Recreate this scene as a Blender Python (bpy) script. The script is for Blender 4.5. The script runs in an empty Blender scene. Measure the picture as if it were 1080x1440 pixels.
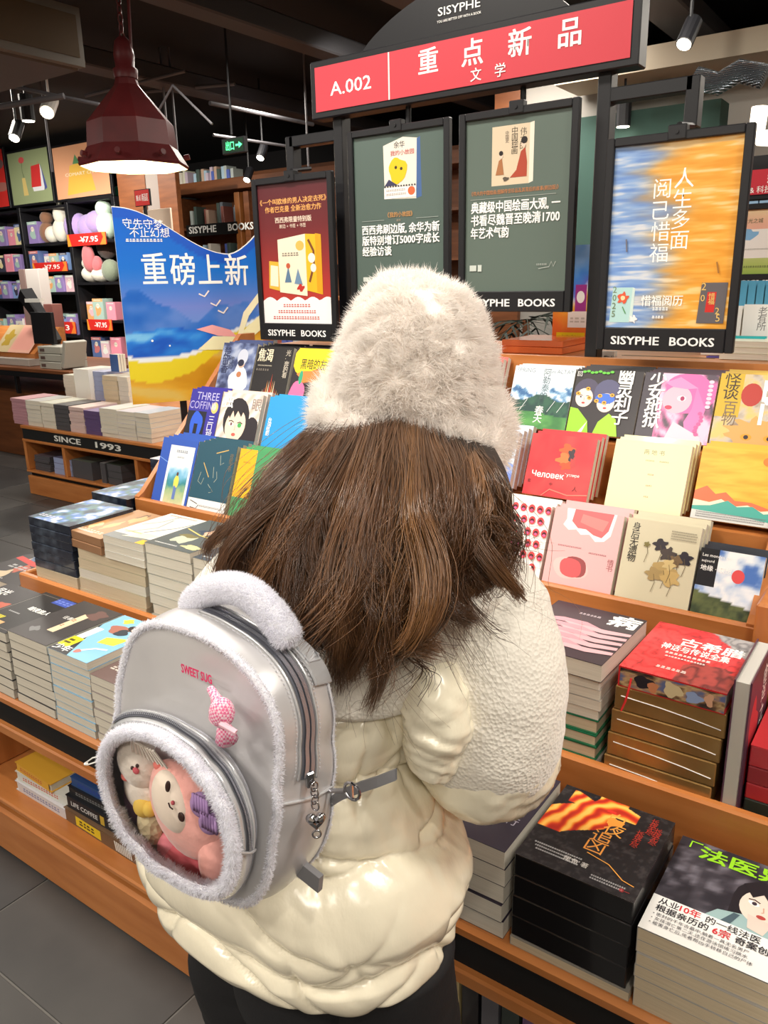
import bpy, math, random
import numpy as np
from mathutils import Matrix, Vector, noise as mnoise
random.seed(4); rng = np.random.default_rng(4)
SC = bpy.context.scene; COL = SC.collection

# ---------------------------------------------------------------- camera
F = 1112.0; H = 1.45
def _basis():
    v1 = np.array([-1640., -300., F]); v3 = np.array([80., 3810., F])
    dn = v3/np.linalg.norm(v3); mx = v1-(v1@dn)*dn; mx /= np.linalg.norm(mx)
    X = -mx; Z = -dn; Y = np.cross(Z, X)
    return np.array([X, Y, Z])
R = _basis()
def P(u, v, **k):
    """a point of the room seen at (u, v) of the 1080x1440 frame that lies on a given plane x, y, z or at depth d"""
    d = R @ np.array([u-540., v-720., F])
    if 'z' in k: t = (k['z']-H)/d[2]
    elif 'y' in k: t = k['y']/d[1]
    elif 'x' in k: t = k['x']/d[0]
    else: t = k['d']/F
    return np.array([0, 0, H])+d*t
def PX(u, v, y): return float(P(u, v, y=y)[0])
def PZ(u, v, y): return float(P(u, v, y=y)[2])
cd = bpy.data.cameras.new('camera'); cam = bpy.data.objects.new('camera', cd); COL.objects.link(cam)
rt, dnv, fw = R[:, 0], R[:, 1], R[:, 2]
cam.matrix_world = Matrix([[rt[i], -dnv[i], -fw[i], (0, 0, H)[i]] for i in range(3)]+[[0, 0, 0, 1]])
cd.sensor_fit = 'VERTICAL'; cd.sensor_height = 24; cd.lens = F/1440*24; cd.clip_start = .02
SC.camera = cam
# ---------------------------------------------------------------- world, exposure
W = bpy.data.worlds.new('world'); SC.world = W; W.use_nodes = True
W.node_tree.nodes['Background'].inputs[0].default_value = (1, .93, .85, 1)
W.node_tree.nodes['Background'].inputs[1].default_value = .42
SC.view_settings.view_transform = 'Standard'; SC.view_settings.look = 'None'
SC.view_settings.exposure = 0.0; SC.view_settings.gamma = 1; SC.view_settings.use_curve_mapping = False
# ---------------------------------------------------------------- lamps (added overhead fill rows and aimed spots)
def area(x, y, z, w, sx, sy, col=(1, .93, .83)):
    l = bpy.data.lights.new('overhead_fill_light', 'AREA'); l.shape = 'RECTANGLE'; l.size = sx; l.size_y = sy; l.energy = w; l.color = col
    o = bpy.data.objects.new('overhead_fill_light', l); COL.objects.link(o); o.location = (x, y, z); return o
def spot(x, y, z, tx, ty, tz, w, ang=60, col=(1, .93, .82), r=.05):
    l = bpy.data.lights.new('aimed_spot_light', 'SPOT'); l.energy = w; l.spot_size = math.radians(ang); l.spot_blend = .6; l.color = col; l.shadow_soft_size = r
    o = bpy.data.objects.new('aimed_spot_light', l); COL.objects.link(o); o.location = (x, y, z)
    o.rotation_euler = (Vector((tx, ty, tz))-Vector((x, y, z))).to_track_quat('-Z', 'Y').to_euler(); return o
for x in (-6.4, -3.9, -1.4, 1.1):
    for y in (-1.4, 1.0, 3.6):
        area(x, y, 2.86, 44 if (x > -2 and y < 2) else 30, .9, .25)  # added fill, stronger over the near side to brighten the coat
for x in (-7.5, -5.0, -2.4, .5): area(x, 5.1, 2.86, 50, .9, .25)
spot(-1.3, -.9, 2.8, -.7, 1.1, .6, 48, 60)
spot(.6, -.4, 2.8, -.3, 1.2, .6, 42, 60)
spot(-.2, .3, 2.8, -.6, 1.6, 1.1, 8, 66)
spot(-2.3, .2, 2.8, -1.7, 1.5, .8, 60, 66)
spot(-4.6, 1.4, 2.8, -4.5, 3.3, .6, 100, 70)
spot(-6.2, 3.6, 2.8, -7.8, 6.1, 1.3, 300, 90)
spot(-8.4, 3.6, 2.8, -9.4, 6.1, 1.3, 200, 80)  # extra spot added to brighten the left bay of the toy shelves
spot(-3.0, 3.9, 2.8, -4.6, 6.6, 1.3, 70, 80)
spot(.2, 2.9, 2.8, -1.2, 4.9, 1.3, 60, 80)

# ---------------------------------------------------------------- helpers
def lin(c):
    c = np.asarray(c, float)
    if c.max() > 1.001: c = c/255.
    return np.where(c <= .04045, c/12.92, ((c+.055)/1.055)**2.4)
MAT = {}
def mat(name, col=(200, 200, 200), rough=.5, metal=0., coat=0., bump=None, var=None, attr=False, emit=None, trans=0., alpha=1., sheen=0., scale=(1, 1, 1), coat_rough=.08, ior=1.45):
    if name in MAT: return MAT[name]
    m = bpy.data.materials.new(name); m.use_nodes = True; nt = m.node_tree; N = nt.nodes; L = nt.links
    b = N['Principled BSDF']; c = tuple(lin(col))+(1,)
    b.inputs['Base Color'].default_value = c; b.inputs['Roughness'].default_value = rough; b.inputs['Metallic'].default_value = metal
    b.inputs['Coat Weight'].default_value = coat; b.inputs['Coat Roughness'].default_value = coat_rough; b.inputs['IOR'].default_value = ior
    b.inputs['Transmission Weight'].default_value = trans; b.inputs['Alpha'].default_value = alpha; b.inputs['Sheen Weight'].default_value = sheen
    if attr:
        a = N.new('ShaderNodeAttribute'); a.attribute_name = 'Col'; L.new(a.outputs['Color'], b.inputs['Base Color'])
    if emit: b.inputs['Emission Color'].default_value = tuple(lin(emit[0]))+(1,); b.inputs['Emission Strength'].default_value = emit[1]
    if var or bump:
        tc = N.new('ShaderNodeTexCoord'); mp = N.new('ShaderNodeMapping'); mp.inputs['Scale'].default_value = scale
        L.new(tc.outputs['Object'], mp.inputs[0])
    if var:      # (second colour, noise scale[, low, high])
        n = N.new('ShaderNodeTexNoise'); n.inputs['Scale'].default_value = var[1]; n.inputs['Detail'].default_value = 5; L.new(mp.outputs[0], n.inputs[0])
        r = N.new('ShaderNodeValToRGB'); lo, hi = (var[2], var[3]) if len(var) > 2 else (.35, .65)
        r.color_ramp.elements[0].position = lo; r.color_ramp.elements[1].position = hi
        r.color_ramp.elements[0].color = c; r.color_ramp.elements[1].color = tuple(lin(var[0]))+(1,)
        L.new(n.outputs[0], r.inputs[0])
        if not attr: L.new(r.outputs[0], b.inputs['Base Color'])
    if bump:     # (kind, scale, strength, distance)
        if bump[0] == 'voronoi': n = N.new('ShaderNodeTexVoronoi'); n.inputs['Scale'].default_value = bump[1]
        elif bump[0] == 'wave':
            n = N.new('ShaderNodeTexWave'); n.inputs['Scale'].default_value = bump[1]; n.bands_direction = 'Z'; n.inputs['Distortion'].default_value = .6
        else: n = N.new('ShaderNodeTexNoise'); n.inputs['Scale'].default_value = bump[1]; n.inputs['Detail'].default_value = 4
        L.new(mp.outputs[0], n.inputs[0]); bp = N.new('ShaderNodeBump'); bp.inputs['Strength'].default_value = bump[2]; bp.inputs['Distance'].default_value = bump[3]
        L.new(n.outputs[0], bp.inputs['Height']); L.new(bp.outputs[0], b.inputs['Normal'])
    MAT[name] = m; return m

def link(name, me, m=None, parent=None, loc=None, rot=None, smooth=False):
    if m is not None and not me.materials:
        for x in (m if isinstance(m, (list, tuple)) else [m]): me.materials.append(x)
    o = bpy.data.objects.new(name, me); COL.objects.link(o)
    if parent is not None: o.parent = parent
    if loc is not None: o.location = loc
    if rot is not None: o.rotation_euler = rot
    if smooth: me.polygons.foreach_set('use_smooth', [True]*len(me.polygons))
    return o
def mesh(name, V, Fs):
    me = bpy.data.meshes.new(name); me.from_pydata([tuple(map(float, p)) for p in V], [], [tuple(map(int, f)) for f in Fs]); me.update(); return me
def fast_mesh(name, V, Fq, col=None):
    """V (n,3), Fq (m,k) all faces with k corners"""
    me = bpy.data.meshes.new(name); V = np.asarray(V, np.float32); Fq = np.asarray(Fq, np.int32); k = Fq.shape[1]
    me.vertices.add(len(V)); me.vertices.foreach_set('co', V.ravel()); me.loops.add(Fq.size); me.loops.foreach_set('vertex_index', Fq.ravel())
    me.polygons.add(len(Fq)); me.polygons.foreach_set('loop_start', np.arange(0, Fq.size, k, dtype=np.int32)); me.update(calc_edges=True); me.validate()
    if col is not None:
        a = me.color_attributes.new('Col', 'FLOAT_COLOR', 'POINT'); a.data.foreach_set('color', np.c_[col, np.ones(len(col))].astype(np.float32).ravel())
    return me
def tag(o, label, cat=None, group=None, kind=None):
    if label: o['label'] = label
    if cat: o['category'] = cat
    if group: o['group'] = group
    if kind: o['kind'] = kind
    return o
def empty(name, label, cat, loc=(0, 0, 0), rz=0, group=None, rot=None):
    o = bpy.data.objects.new(name, None); COL.objects.link(o); o.location = loc; o.rotation_euler = rot if rot is not None else (0, 0, rz); o.empty_display_size = .05
    return tag(o, label, cat, group)
def copy_tree(o, parent=None):
    c = o.copy(); COL.objects.link(c)
    if parent is not None: c.parent = parent; c.matrix_parent_inverse = o.matrix_parent_inverse
    for ch in list(o.children): copy_tree(ch, c)
    return c
class MB:
    """collects boxes, tubes, lathes in one mesh"""
    def __init__(s): s.V = []; s.F = []
    def add(s, V, Fs):
        n = len(s.V); s.V += [tuple(map(float, p)) for p in V]; s.F += [tuple(int(i)+n for i in f) for f in Fs]; return s
    def box(s, x0, y0, z0, x1, y1, z1, c=0.):
        if c <= 0:
            V = [(x0, y0, z0), (x1, y0, z0), (x1, y1, z0), (x0, y1, z0), (x0, y0, z1), (x1, y0, z1), (x1, y1, z1), (x0, y1, z1)]
            return s.add(V, [(3, 2, 1, 0), (4, 5, 6, 7), (0, 1, 5, 4), (1, 2, 6, 5), (2, 3, 7, 6), (3, 0, 4, 7)])
        c = min(c, abs(x1-x0)*.45, abs(y1-y0)*.45, abs(z1-z0)*.45)
        def ring(i, z): return [(x0+i, y0, z), (x1-i, y0, z), (x1, y0+i, z), (x1, y1-i, z), (x1-i, y1, z), (x0+i, y1, z), (x0, y1-i, z), (x0, y0+i, z)]
        def inn(z): return [(x0+c, y0+c, z)]*0+[(x0+c, y0+c, z), (x1-c, y0+c, z), (x1-c, y0+c, z), (x1-c, y1-c, z), (x1-c, y1-c, z), (x0+c, y1-c, z), (x0+c, y1-c, z), (x0+c, y0+c, z)]
        rs = [inn(z0), ring(c, z0+c), ring(c, z1-c), inn(z1)]
        V = [p for r in rs for p in r]; Fs = []
        for k in range(3):
            for i in range(8):
                j = (i+1) % 8; a, b, d, e = k*8+i, k*8+j, (k+1)*8+j, (k+1)*8+i; Fs.append((a, b, d, e))
        Fs += [tuple(range(7, -1, -1)), tuple(range(24, 32))]
        return s.add(V, Fs)
    def tube(s, pts, r, n=8, cap=True):
        pts = [Vector(p) for p in pts]; k = len(pts); rr = r if hasattr(r, '__len__') else [r]*k
        t = (pts[1]-pts[0]).normalized(); a = t.orthogonal().normalized(); V = []
        for i, p in enumerate(pts):
            t2 = (pts[min(i+1, k-1)]-pts[max(i-1, 0)]).normalized(); a = (a-a.dot(t2)*t2).normalized(); b = t2.cross(a)
            for j in range(n):
                th = 2*math.pi*j/n; V.append(p+(a*math.cos(th)+b*math.sin(th))*rr[i])
        Fs = [(i*n+j, i*n+(j+1) % n, (i+1)*n+(j+1) % n, (i+1)*n+j) for i in range(k-1) for j in range(n)]
        if cap: Fs += [tuple(range(n-1, -1, -1)), tuple(range((k-1)*n, k*n))]
        return s.add(V, Fs)
    def lathe(s, prof, n=16, o=(0, 0, 0), ph=0):
        V = [(o[0]+r*math.cos(2*math.pi*(j+ph)/n), o[1]+r*math.sin(2*math.pi*(j+ph)/n), o[2]+z) for r, z in prof for j in range(n)]; k = len(prof)
        Fs = [(i*n+j, i*n+(j+1) % n, (i+1)*n+(j+1) % n, (i+1)*n+j) for i in range(k-1) for j in range(n)]
        return s.add(V, Fs)
    def ell(s, c, r, n=14, m=9):
        V = [(c[0]+r[0]*math.sin(math.pi*i/m)*math.cos(2*math.pi*j/n), c[1]+r[1]*math.sin(math.pi*i/m)*math.sin(2*math.pi*j/n), c[2]+r[2]*math.cos(math.pi*i/m)) for i in range(m+1) for j in range(n)]
        return s.add(V, [(i*n+j, (i+1)*n+j, (i+1)*n+(j+1) % n, i*n+(j+1) % n) for i in range(m) for j in range(n)])
    def prism(s, poly, f0, f1):
        """poly: list of 2-tuples, f0/f1 map a 2-tuple to 3d for the two faces"""
        n = len(poly); V = [f0(p) for p in poly]+[f1(p) for p in poly]
        return s.add(V, [tuple(range(n)), tuple(range(2*n-1, n-1, -1))]+[(i, n+i, n+(i+1) % n, (i+1) % n) for i in range(n)])
    def mesh(s, name): return mesh(name, s.V, s.F)
    def build(s, name, m, parent=None, smooth=False, **k):
        me = s.mesh(name)
        if smooth: me.polygons.foreach_set('use_smooth', [True]*len(me.polygons))
        return link(name, me, m, parent, **k)
def box(name, m, parent, *a, **k):
    c = k.pop('c', 0.); return MB().box(*a, c=c).build(name, m, parent, **k)

# ---------------------------------------------------------------- flat print: shapes and lettering as coloured faces
_TX = {}
def text_geo(s, bold=0., fit=1.):
    k = (s, bold)
    if k in _TX: return _TX[k]
    cu = bpy.data.curves.new('t', 'FONT'); cu.body = s; cu.size = 1; cu.offset = bold; cu.resolution_u = 2; cu.fill_mode = 'FRONT'
    o = bpy.data.objects.new('t', cu); me = o.to_mesh()
    me.calc_loop_triangles(); V = np.array([v.co[:2] for v in me.vertices]).reshape(-1, 2); T = np.array([t.vertices[:] for t in me.loop_triangles]).reshape(-1, 3)
    o.to_mesh_clear(); bpy.data.objects.remove(o); bpy.data.curves.remove(cu)
    _TX[k] = (V, T); return V, T
class Art:
    def __init__(s, w, h, bg=(255, 255, 255)):
        s.w, s.h = w, h; s.V = []; s.T = []; s.C = []; s.n = 0; s.z = 0; s.clip = True
        if bg is not None: s.rect(0, 0, 1, 1, bg)
    def _add(s, V2, T, col):
        V2 = np.clip(np.asarray(V2, float), 0, 1) if s.clip else np.asarray(V2, float); k = len(V2)
        s.V.append(np.c_[V2[:, 0]*s.w, V2[:, 1]*s.h, np.full(k, s.z)]); s.T.append(np.asarray(T)+s.n)
        c = lin(col); s.C.append(np.tile(c, (k, 1)) if c.ndim == 1 else c); s.n += k; s.z += 4e-5; return s
    def rect(s, x0, y0, x1, y1, col): return s._add([(x0, y0), (x1, y0), (x1, y1), (x0, y1)], [(0, 1, 2), (0, 2, 3)], col)
    def poly(s, pts, col):
        pts = [Vector((p[0]*s.w, p[1]*s.h, 0)) for p in pts]
        from mathutils.geometry import tessellate_polygon
        T = [t for t in tessellate_polygon([pts])]; T2 = []
        for t in T:
            a, b, c = (pts[i] for i in t); T2.append(t if (b-a).cross(c-a).z > 0 else t[::-1])
        if not T2: return s
        return s._add([(p.x/s.w, p.y/s.h) for p in pts], T2, col)
    def ell(s, cx, cy, rx, ry, col, n=18, rot=0):
        th = np.linspace(0, 2*np.pi, n, endpoint=False); a = s.h/s.w
        x = rx*np.cos(th); y = ry*np.sin(th)*1.0; c, q = math.cos(rot), math.sin(rot)
        X = x*c-(y*a)*q; Y = (x*q)/a+y*c
        return s.poly(list(zip(cx+X, cy+Y)), col)
    def blob(s, cx, cy, rx, ry, col, amp=.25, n=20, k=3, seed=0):
        r = random.Random(seed); ph = [r.random()*6.3 for _ in range(4)]; pts = []
        for i in range(n):
            t = 2*math.pi*i/n; q = 1+amp*(math.sin(k*t+ph[0])+.6*math.sin((k+2)*t+ph[1]))/1.6; pts.append((cx+rx*q*math.cos(t), cy+ry*q*math.sin(t)))
        return s.poly(pts, col)
    def line(s, pts, wd, col):
        p = np.array(pts, float)*[s.w, s.h]; d = np.gradient(p, axis=0); d /= np.linalg.norm(d, axis=1)[:, None]+1e-9; nrm = np.c_[-d[:, 1], d[:, 0]]*np.reshape(np.array(wd, float), (-1, 1))*s.h/2
        k = len(p); V = np.r_[p+nrm, p-nrm]/[s.w, s.h]
        return s._add(V, [t for i in range(k-1) for t in ((i, k+i, k+i+1), (i, k+i+1, i+1))], col)
    def dashes(s, x0, x1, y, hgt, col, seed=0, gap=.3):
        r = random.Random(seed); x = x0; V = []; T = []; g = hgt*s.h/s.w
        while x < x1:
            w = g*r.uniform(.7, 1.1)
            if x+w > x1: break
            a = len(V); k = r.uniform(.1, .4)*hgt
            V += [(x, y), (x+w, y), (x+w, y+hgt*.36), (x, y+hgt*.36), (x+w*.1, y+hgt*.6), (x+w*.9, y+hgt*.6), (x+w*.9, y+hgt), (x+w*.1, y+hgt)]
            T += [(a, a+1, a+2), (a, a+2, a+3), (a+4, a+5, a+6), (a+4, a+6, a+7)]; x += w*(1+gap)
        return s._add(V, T, col) if V else s
    def field(s, fn, nx=40, ny=50, x0=0, y0=0, x1=1, y1=1):
        gx, gy = np.meshgrid(np.linspace(0, 1, nx+1), np.linspace(0, 1, ny+1)); c = fn(gx.ravel(), gy.ravel())
        V = np.c_[x0+(x1-x0)*gx.ravel(), y0+(y1-y0)*gy.ravel()]; i = (np.arange(ny)[:, None]*(nx+1)+np.arange(nx)[None]).ravel()
        T = np.r_[np.c_[i, i+1, i+nx+2], np.c_[i, i+nx+2, i+nx+1]]
        return s._add(V, T, np.clip(np.asarray(c, float), 0, 255)+0*2)
    def text(s, t, x, y, size, col, bold=0., ax='l', rot=0, sx=1., vert=False, fitw=None, gap=1.06, sh=0):
        """size = letter height as a share of the art's height; y = baseline"""
        if vert:
            for i, ch in enumerate(t): s.text(ch, x, y-i*size*gap, size, col, bold, ax, rot, sx)
            return s
        V, T = text_geo(t, 0.)
        if not len(V): return s
        if bold:
            b = bold*.9; V0 = V.copy()
            w0 = V0[:, 0].max()-V0[:, 0].min()
            for o in ((-b, -b*.6), (b, -b*.6), (-b, b*.6), (b, b*.6)): s._text(V0+o, T, V0, x, y, size, col, ax, rot, sx, fitw, sh)
        return s._text(V, T, V, x, y, size, col, ax, rot, sx, fitw, sh)
    def _text(s, V, T, V0, x, y, size, col, ax, rot, sx, fitw, sh):
        V = V.copy()*size*s.h/.78; V[:, 0] *= sx; V0 = V0*size*s.h/.78*[sx, 1]
        x0, x1 = V0[:, 0].min(), V0[:, 0].max()
        if fitw: V[:, 0] = (V[:, 0]-x0)*fitw*s.w/(x1-x0); x0, x1 = 0, fitw*s.w
        V[:, 0] -= {'l': x0, 'c': (x0+x1)/2, 'r': x1}[ax]
        V[:, 0] += V[:, 1]*sh
        if rot: c, q = math.cos(rot), math.sin(rot); V = V@np.array([[c, q], [-q, c]])
        V = V/[s.w, s.h]+[x, y]; return s._add(V, T, col)
    def build(s, name, parent, m=None, loc=(0, 0, 0), rot=None):
        C = np.concatenate(s.C)
        me = fast_mesh(name, np.concatenate(s.V), np.concatenate(s.T), C)
        return link(name, me, m or MAT['print'], parent, loc=loc, rot=rot)
def vnoise(x, y, seed=0):
    """smooth value noise on arrays"""
    def h(i, j): 
        n = (i*374761393+j*668265263+seed*974711) & 0x7fffffff; n = ((n ^ (n >> 13))*1274126177) & 0x7fffffff; return ((n ^ (n >> 16)) & 0xffff)/65535.
    xi = np.floor(x).astype(np.int64); yi = np.floor(y).astype(np.int64); fx = x-xi; fy = y-yi; fx = fx*fx*(3-2*fx); fy = fy*fy*(3-2*fy)
    return (h(xi, yi)*(1-fx)+h(xi+1, yi)*fx)*(1-fy)+(h(xi, yi+1)*(1-fx)+h(xi+1, yi+1)*fx)*fy
def fbm(x, y, o=4, seed=0): return sum(vnoise(x*2**k, y*2**k, seed+k)*.5**k for k in range(o))/(2-.5**(o-1))
def ramp(t, stops):
    t = np.clip(t, 0, 1); xs = [a for a, _ in stops]; return np.stack([np.interp(t, xs, [c[i] for _, c in stops]) for i in range(3)], 1)

# ---------------------------------------------------------------- materials
mat('print', attr=True, rough=.5, coat=.15, coat_rough=.25)
mat('print_matt', attr=True, rough=.6)
wood = mat('orange_wood', (176, 106, 52), .38, var=((202, 132, 74), 3.2, .3, .75), bump=('noise', 14, .06, .002), scale=(1, 8, 8), coat=.25, coat_rough=.2)
wood_v = mat('upright_wood', (172, 103, 50), .4, var=((198, 128, 70), 3.2, .3, .75), scale=(8, 8, 1), coat=.2, coat_rough=.2)
wood_d = mat('brown_wood', (98, 56, 30), .5, var=((122, 72, 40), 3, .3, .7), scale=(1, 8, 8))
black = mat('black_metal', (22, 22, 26), .45)
blackm = mat('black_matt', (14, 14, 15), .8)
soot = mat('ceiling_black', (18, 18, 20), .85)
paper = mat('page_edges', (226, 219, 204), .75, var=((206, 198, 182), 220, .3, .7), scale=(.05, .05, 6), bump=('wave', 260, .25, .0006))
paper2 = mat('page_edges_warm', (214, 198, 170), .75, var=((196, 178, 148), 220, .3, .7), scale=(.05, .05, 6), bump=('wave', 260, .25, .0006))
white = mat('white_card', (236, 234, 228), .5)
chrome = mat('chrome', (200, 200, 205), .12, metal=1.)
glint_white = mat('wrap_glint', (235, 235, 235), .12, coat=.5)  # near-white, stands in for glints on the wrapped boxes
def plain(c, rough=.4, coat=.3): return mat('card_%02x%02x%02x' % tuple(int(v) for v in c), c, rough, coat=coat)

# ================================================================ SETTING
# floor: dark stone tiles with pale joints
floor = box('floor', mat('grout', (104, 101, 97), .9), None, -11, -3, -.08, 4, 9, -.003); tag(floor, 'dark grey stone tiled floor of the shop', kind='structure')
tile_m = [mat('tile_a', (62, 61, 61), .42, var=((78, 76, 74), 3.5, .3, .75), bump=('noise', 60, .1, .001)), mat('tile_b', (57, 57, 58), .4, var=((72, 71, 70), 4, .3, .75), bump=('noise', 60, .1, .001)), mat('tile_c', (68, 66, 65), .44, var=((82, 80, 77), 3, .3, .75), bump=('noise', 60, .1, .001))]
T = .575; g = .0028
tms = []
for m in tile_m:
    me = MB().box(g, g, -.01, T-g, T-g, 0, c=.0008).mesh('tile'); me.materials.append(m); tms.append(me)
for i in range(-13, 5):
    for j in range(-3, 10):
        link('tile', random.choice(tms), None, floor, loc=(-1.117+T*i, .635-T+T*j, 0))
ceil = box('ceiling', soot, None, -11, -3, 3.15, 4, 9, 3.25); tag(ceil, 'black painted open ceiling', kind='structure')
box('wall_back', mat('dark_wall', (34, 32, 34), .85), None, -11, 8.6, 0, 4, 8.7, 3.2)['kind'] = 'structure'
box('wall_left', mat('dark_wall'), None, -11.1, -3, 0, -11, 8.7, 3.2)['kind'] = 'structure'
box('wall_right', mat('beige_wall', (190, 180, 165), .8), None, 4, -3, 0, 4.1, 8.7, 3.2)['kind'] = 'structure'
box('wall_front', mat('beige_wall'), None, -11, -3.1, 0, 4.1, -3, 3.2)['kind'] = 'structure'

# ================================================================ MAIN DISPLAY TABLE
YF = .859; Y2 = 1.10; Y3 = 1.37; XL = -2.33; XR = 1.3; Z1 = .51; Z2 = .68; RXL = -1.848; RXR = -.2
tbl = empty('display_table', 'long orange wooden tiered book table the person stands at', 'display table', (0, 0, 0))
def slab(name, *a, m=wood, c=.004): return box(name, m, tbl, *a, c=c)
slab('plinth', XL, YF, 0, XR, 2.74, .138, c=.008)
slab('plinth_recess', XL+.02, YF+.02, .138, XR-.02, 2.72, .166, m=blackm)
slab('lower_shelf', XL, YF-.004, .166, XR, 2.744, .182)
slab('lower_shelf_back', XL+.02, 1.30, .182, XR-.02, 1.33, .39, m=blackm, c=0)
for x in (-2.33, -2.02, -.92, .2, 1.27): slab('divider', x, YF, .182, x+.03, 1.3, .395, m=wood_v)
slab('upper_rail', XL, YF-.002, .392, XR, 2.742, .42)
slab('fascia_band', XL+.01, YF+.012, .42, XR-.01, 2.72, .484, m=blackm, c=0)
slab('lower_tier', XL, YF-.004, .484, XR, 2.744, .51, c=.007)
slab('upper_tier_lip', -2.04, Y2, .51, XR, Y2+.018, .69)
slab('upper_tier_lip', -2.04, Y2+.018, .51, -2.022, 2.4, .69)
slab('upper_tier', -2.022, Y2+.018, .51, XR, 2.4, .668, c=0)
# rack with three stepped ledges, sides in profile
def rack_side(x):
    poly = [(Y3, .668), (Y3, .875), (Y3+.02, .885), (1.82, 1.30), (1.88, 1.30), (1.88, .668)]
    MB().prism(poly, lambda p: (x, p[0], p[1]), lambda p: (x+.018, p[0], p[1])).build('rack_side', wood_v, tbl)
rack_side(RXL); rack_side(RXR-.018)
box('rack_end_block', wood_v, tbl, RXR, 1.33, .668, RXR+.05, 1.60, .93, c=.004)
slab('rack_lip', RXL, Y3-.002, .668, RXR, Y3+.014, .872)
RT = (.848, .985, 1.10); RY = (Y3+.014, 1.525, 1.665, 1.80)
for k in range(3):
    slab('rack_ledge', RXL+.018, RY[k], RT[k]-.02, RXR-.018, RY[k+1]+.01, RT[k], c=0)
    if k < 2: slab('rack_riser', RXL+.018, RY[k+1], RT[k]-.02, RXR-.018, RY[k+1]+.012, RT[k+1]-.02, c=0)
slab('rack_back', RXL+.018, 1.80, .668, RXR-.018, 1.815, 1.27, c=0)

# ---------------------------------------------------------------- books
_BM = {}
def book_meshes(w, h, t, cover, pm, hard=False):
    k = (round(w, 4), round(h, 4), round(t, 4), cover.name, pm.name, hard)
    if k in _BM: return _BM[k]
    c = .0022 if hard else .0007; o = .003 if hard else .0
    a = MB(); a.box(0, 0, 0, w, h, c); a.box(0, 0, t-c, w, h, t)
    if hard != 'open': a.box(0, 0, c, max(c, .001), h, t-c)
    cm = a.mesh('cover'); cm.materials.append(cover)
    pg = MB().box(max(c, .001), o+.0004, c, w-o-.0004, h-o-.0004, t-c).mesh('pages'); pg.materials.append(pm)
    _BM[k] = (cm, pg); return cm, pg
def book(label, w, h, t, cover, pm=paper, art=None, loc=(0, 0, 0), rot=(0, 0, 0), group=None, hard=False, solid=False, name='book'):
    e = empty(name, label, 'book', loc, group=group, rot=rot)
    if solid:
        k = ('solid', w, h, t, cover.name)
        if k not in _BM:
            me = MB().box(0, 0, 0, w, h, t, c=.0015).mesh('slipcase'); me.materials.append(cover); _BM[k] = me
        link('slipcase', _BM[k], None, e)
    else:
        cm, pg = book_meshes(w, h, t, cover, pm, hard); link('cover', cm, None, e); link('pages', pg, None, e)
    if art: art.build('cover_art', e, loc=(0, 0, t+.0002))
    return e
ORD = ['top', 'second', 'third', 'fourth', 'fifth', 'sixth', 'seventh', 'eighth', 'ninth', 'tenth', 'eleventh', 'twelfth', 'thirteenth']
def cut(t, n=16): return ' '.join(t.replace('-', ' ').split()[:n])
def stack(x, y, z, w, h, n, t, cover, toplabel, art, slabel=None, group=None, pm=paper, jit=.003, hard=False, solid=False, seed=0, rz=0., toph=None, toprz=0.):
    """n alike books piled up, the topmost with its printed cover; returns the pile's height"""
    r = random.Random(seed*7+n); g0 = group or cut('pile under the '+toplabel, 12)
    for i in range(n-1):
        book(cut(ORD[n-1-i]+' book down, '+(slabel or 'under the '+toplabel)), w, h, t, cover, pm, None, (x+r.uniform(-jit, jit), y+r.uniform(-jit, jit)*.6, z+i*(t+.0004)), (0, 0, rz+r.uniform(-.012, .012)), g0, hard, solid)
    tt = toph or t
    book(toplabel, w, h, tt, cover, pm, art, (x, y, z+(n-1)*(t+.0004)), (0, 0, rz+toprz), None, hard, solid)
    return z+(n-1)*(t+.0004)+tt
TH = math.radians(68)   # lean of a book on the rack
def facing(label, row, x, w, h, t, cover, art, copies=2, pm=paper, grp=None, dx=.002, hard=False, side=1):
    """a face-out book on ledge ROW of the rack with its copies behind it"""
    zb = RT[row]; yb = RY[row]+.010+(0 if row else .0)
    n = copies+1
    for i in range(n):
        off = (t+.0008)/math.sin(TH)*i
        b = book(label if i == 0 else cut(('', 'first', 'second', 'third', 'fourth')[i]+' copy behind the '+label), w, h, t, cover, pm, art if i == 0 else None,
                 (x+dx*i*side, yb+t*1.1+off, zb+t*math.cos(TH)+.0005), (TH, 0, 0), None if i == 0 else cut('copies behind the '+label, 12), hard)
        if i and side > 0: b.location.z += .0016*i

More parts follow.
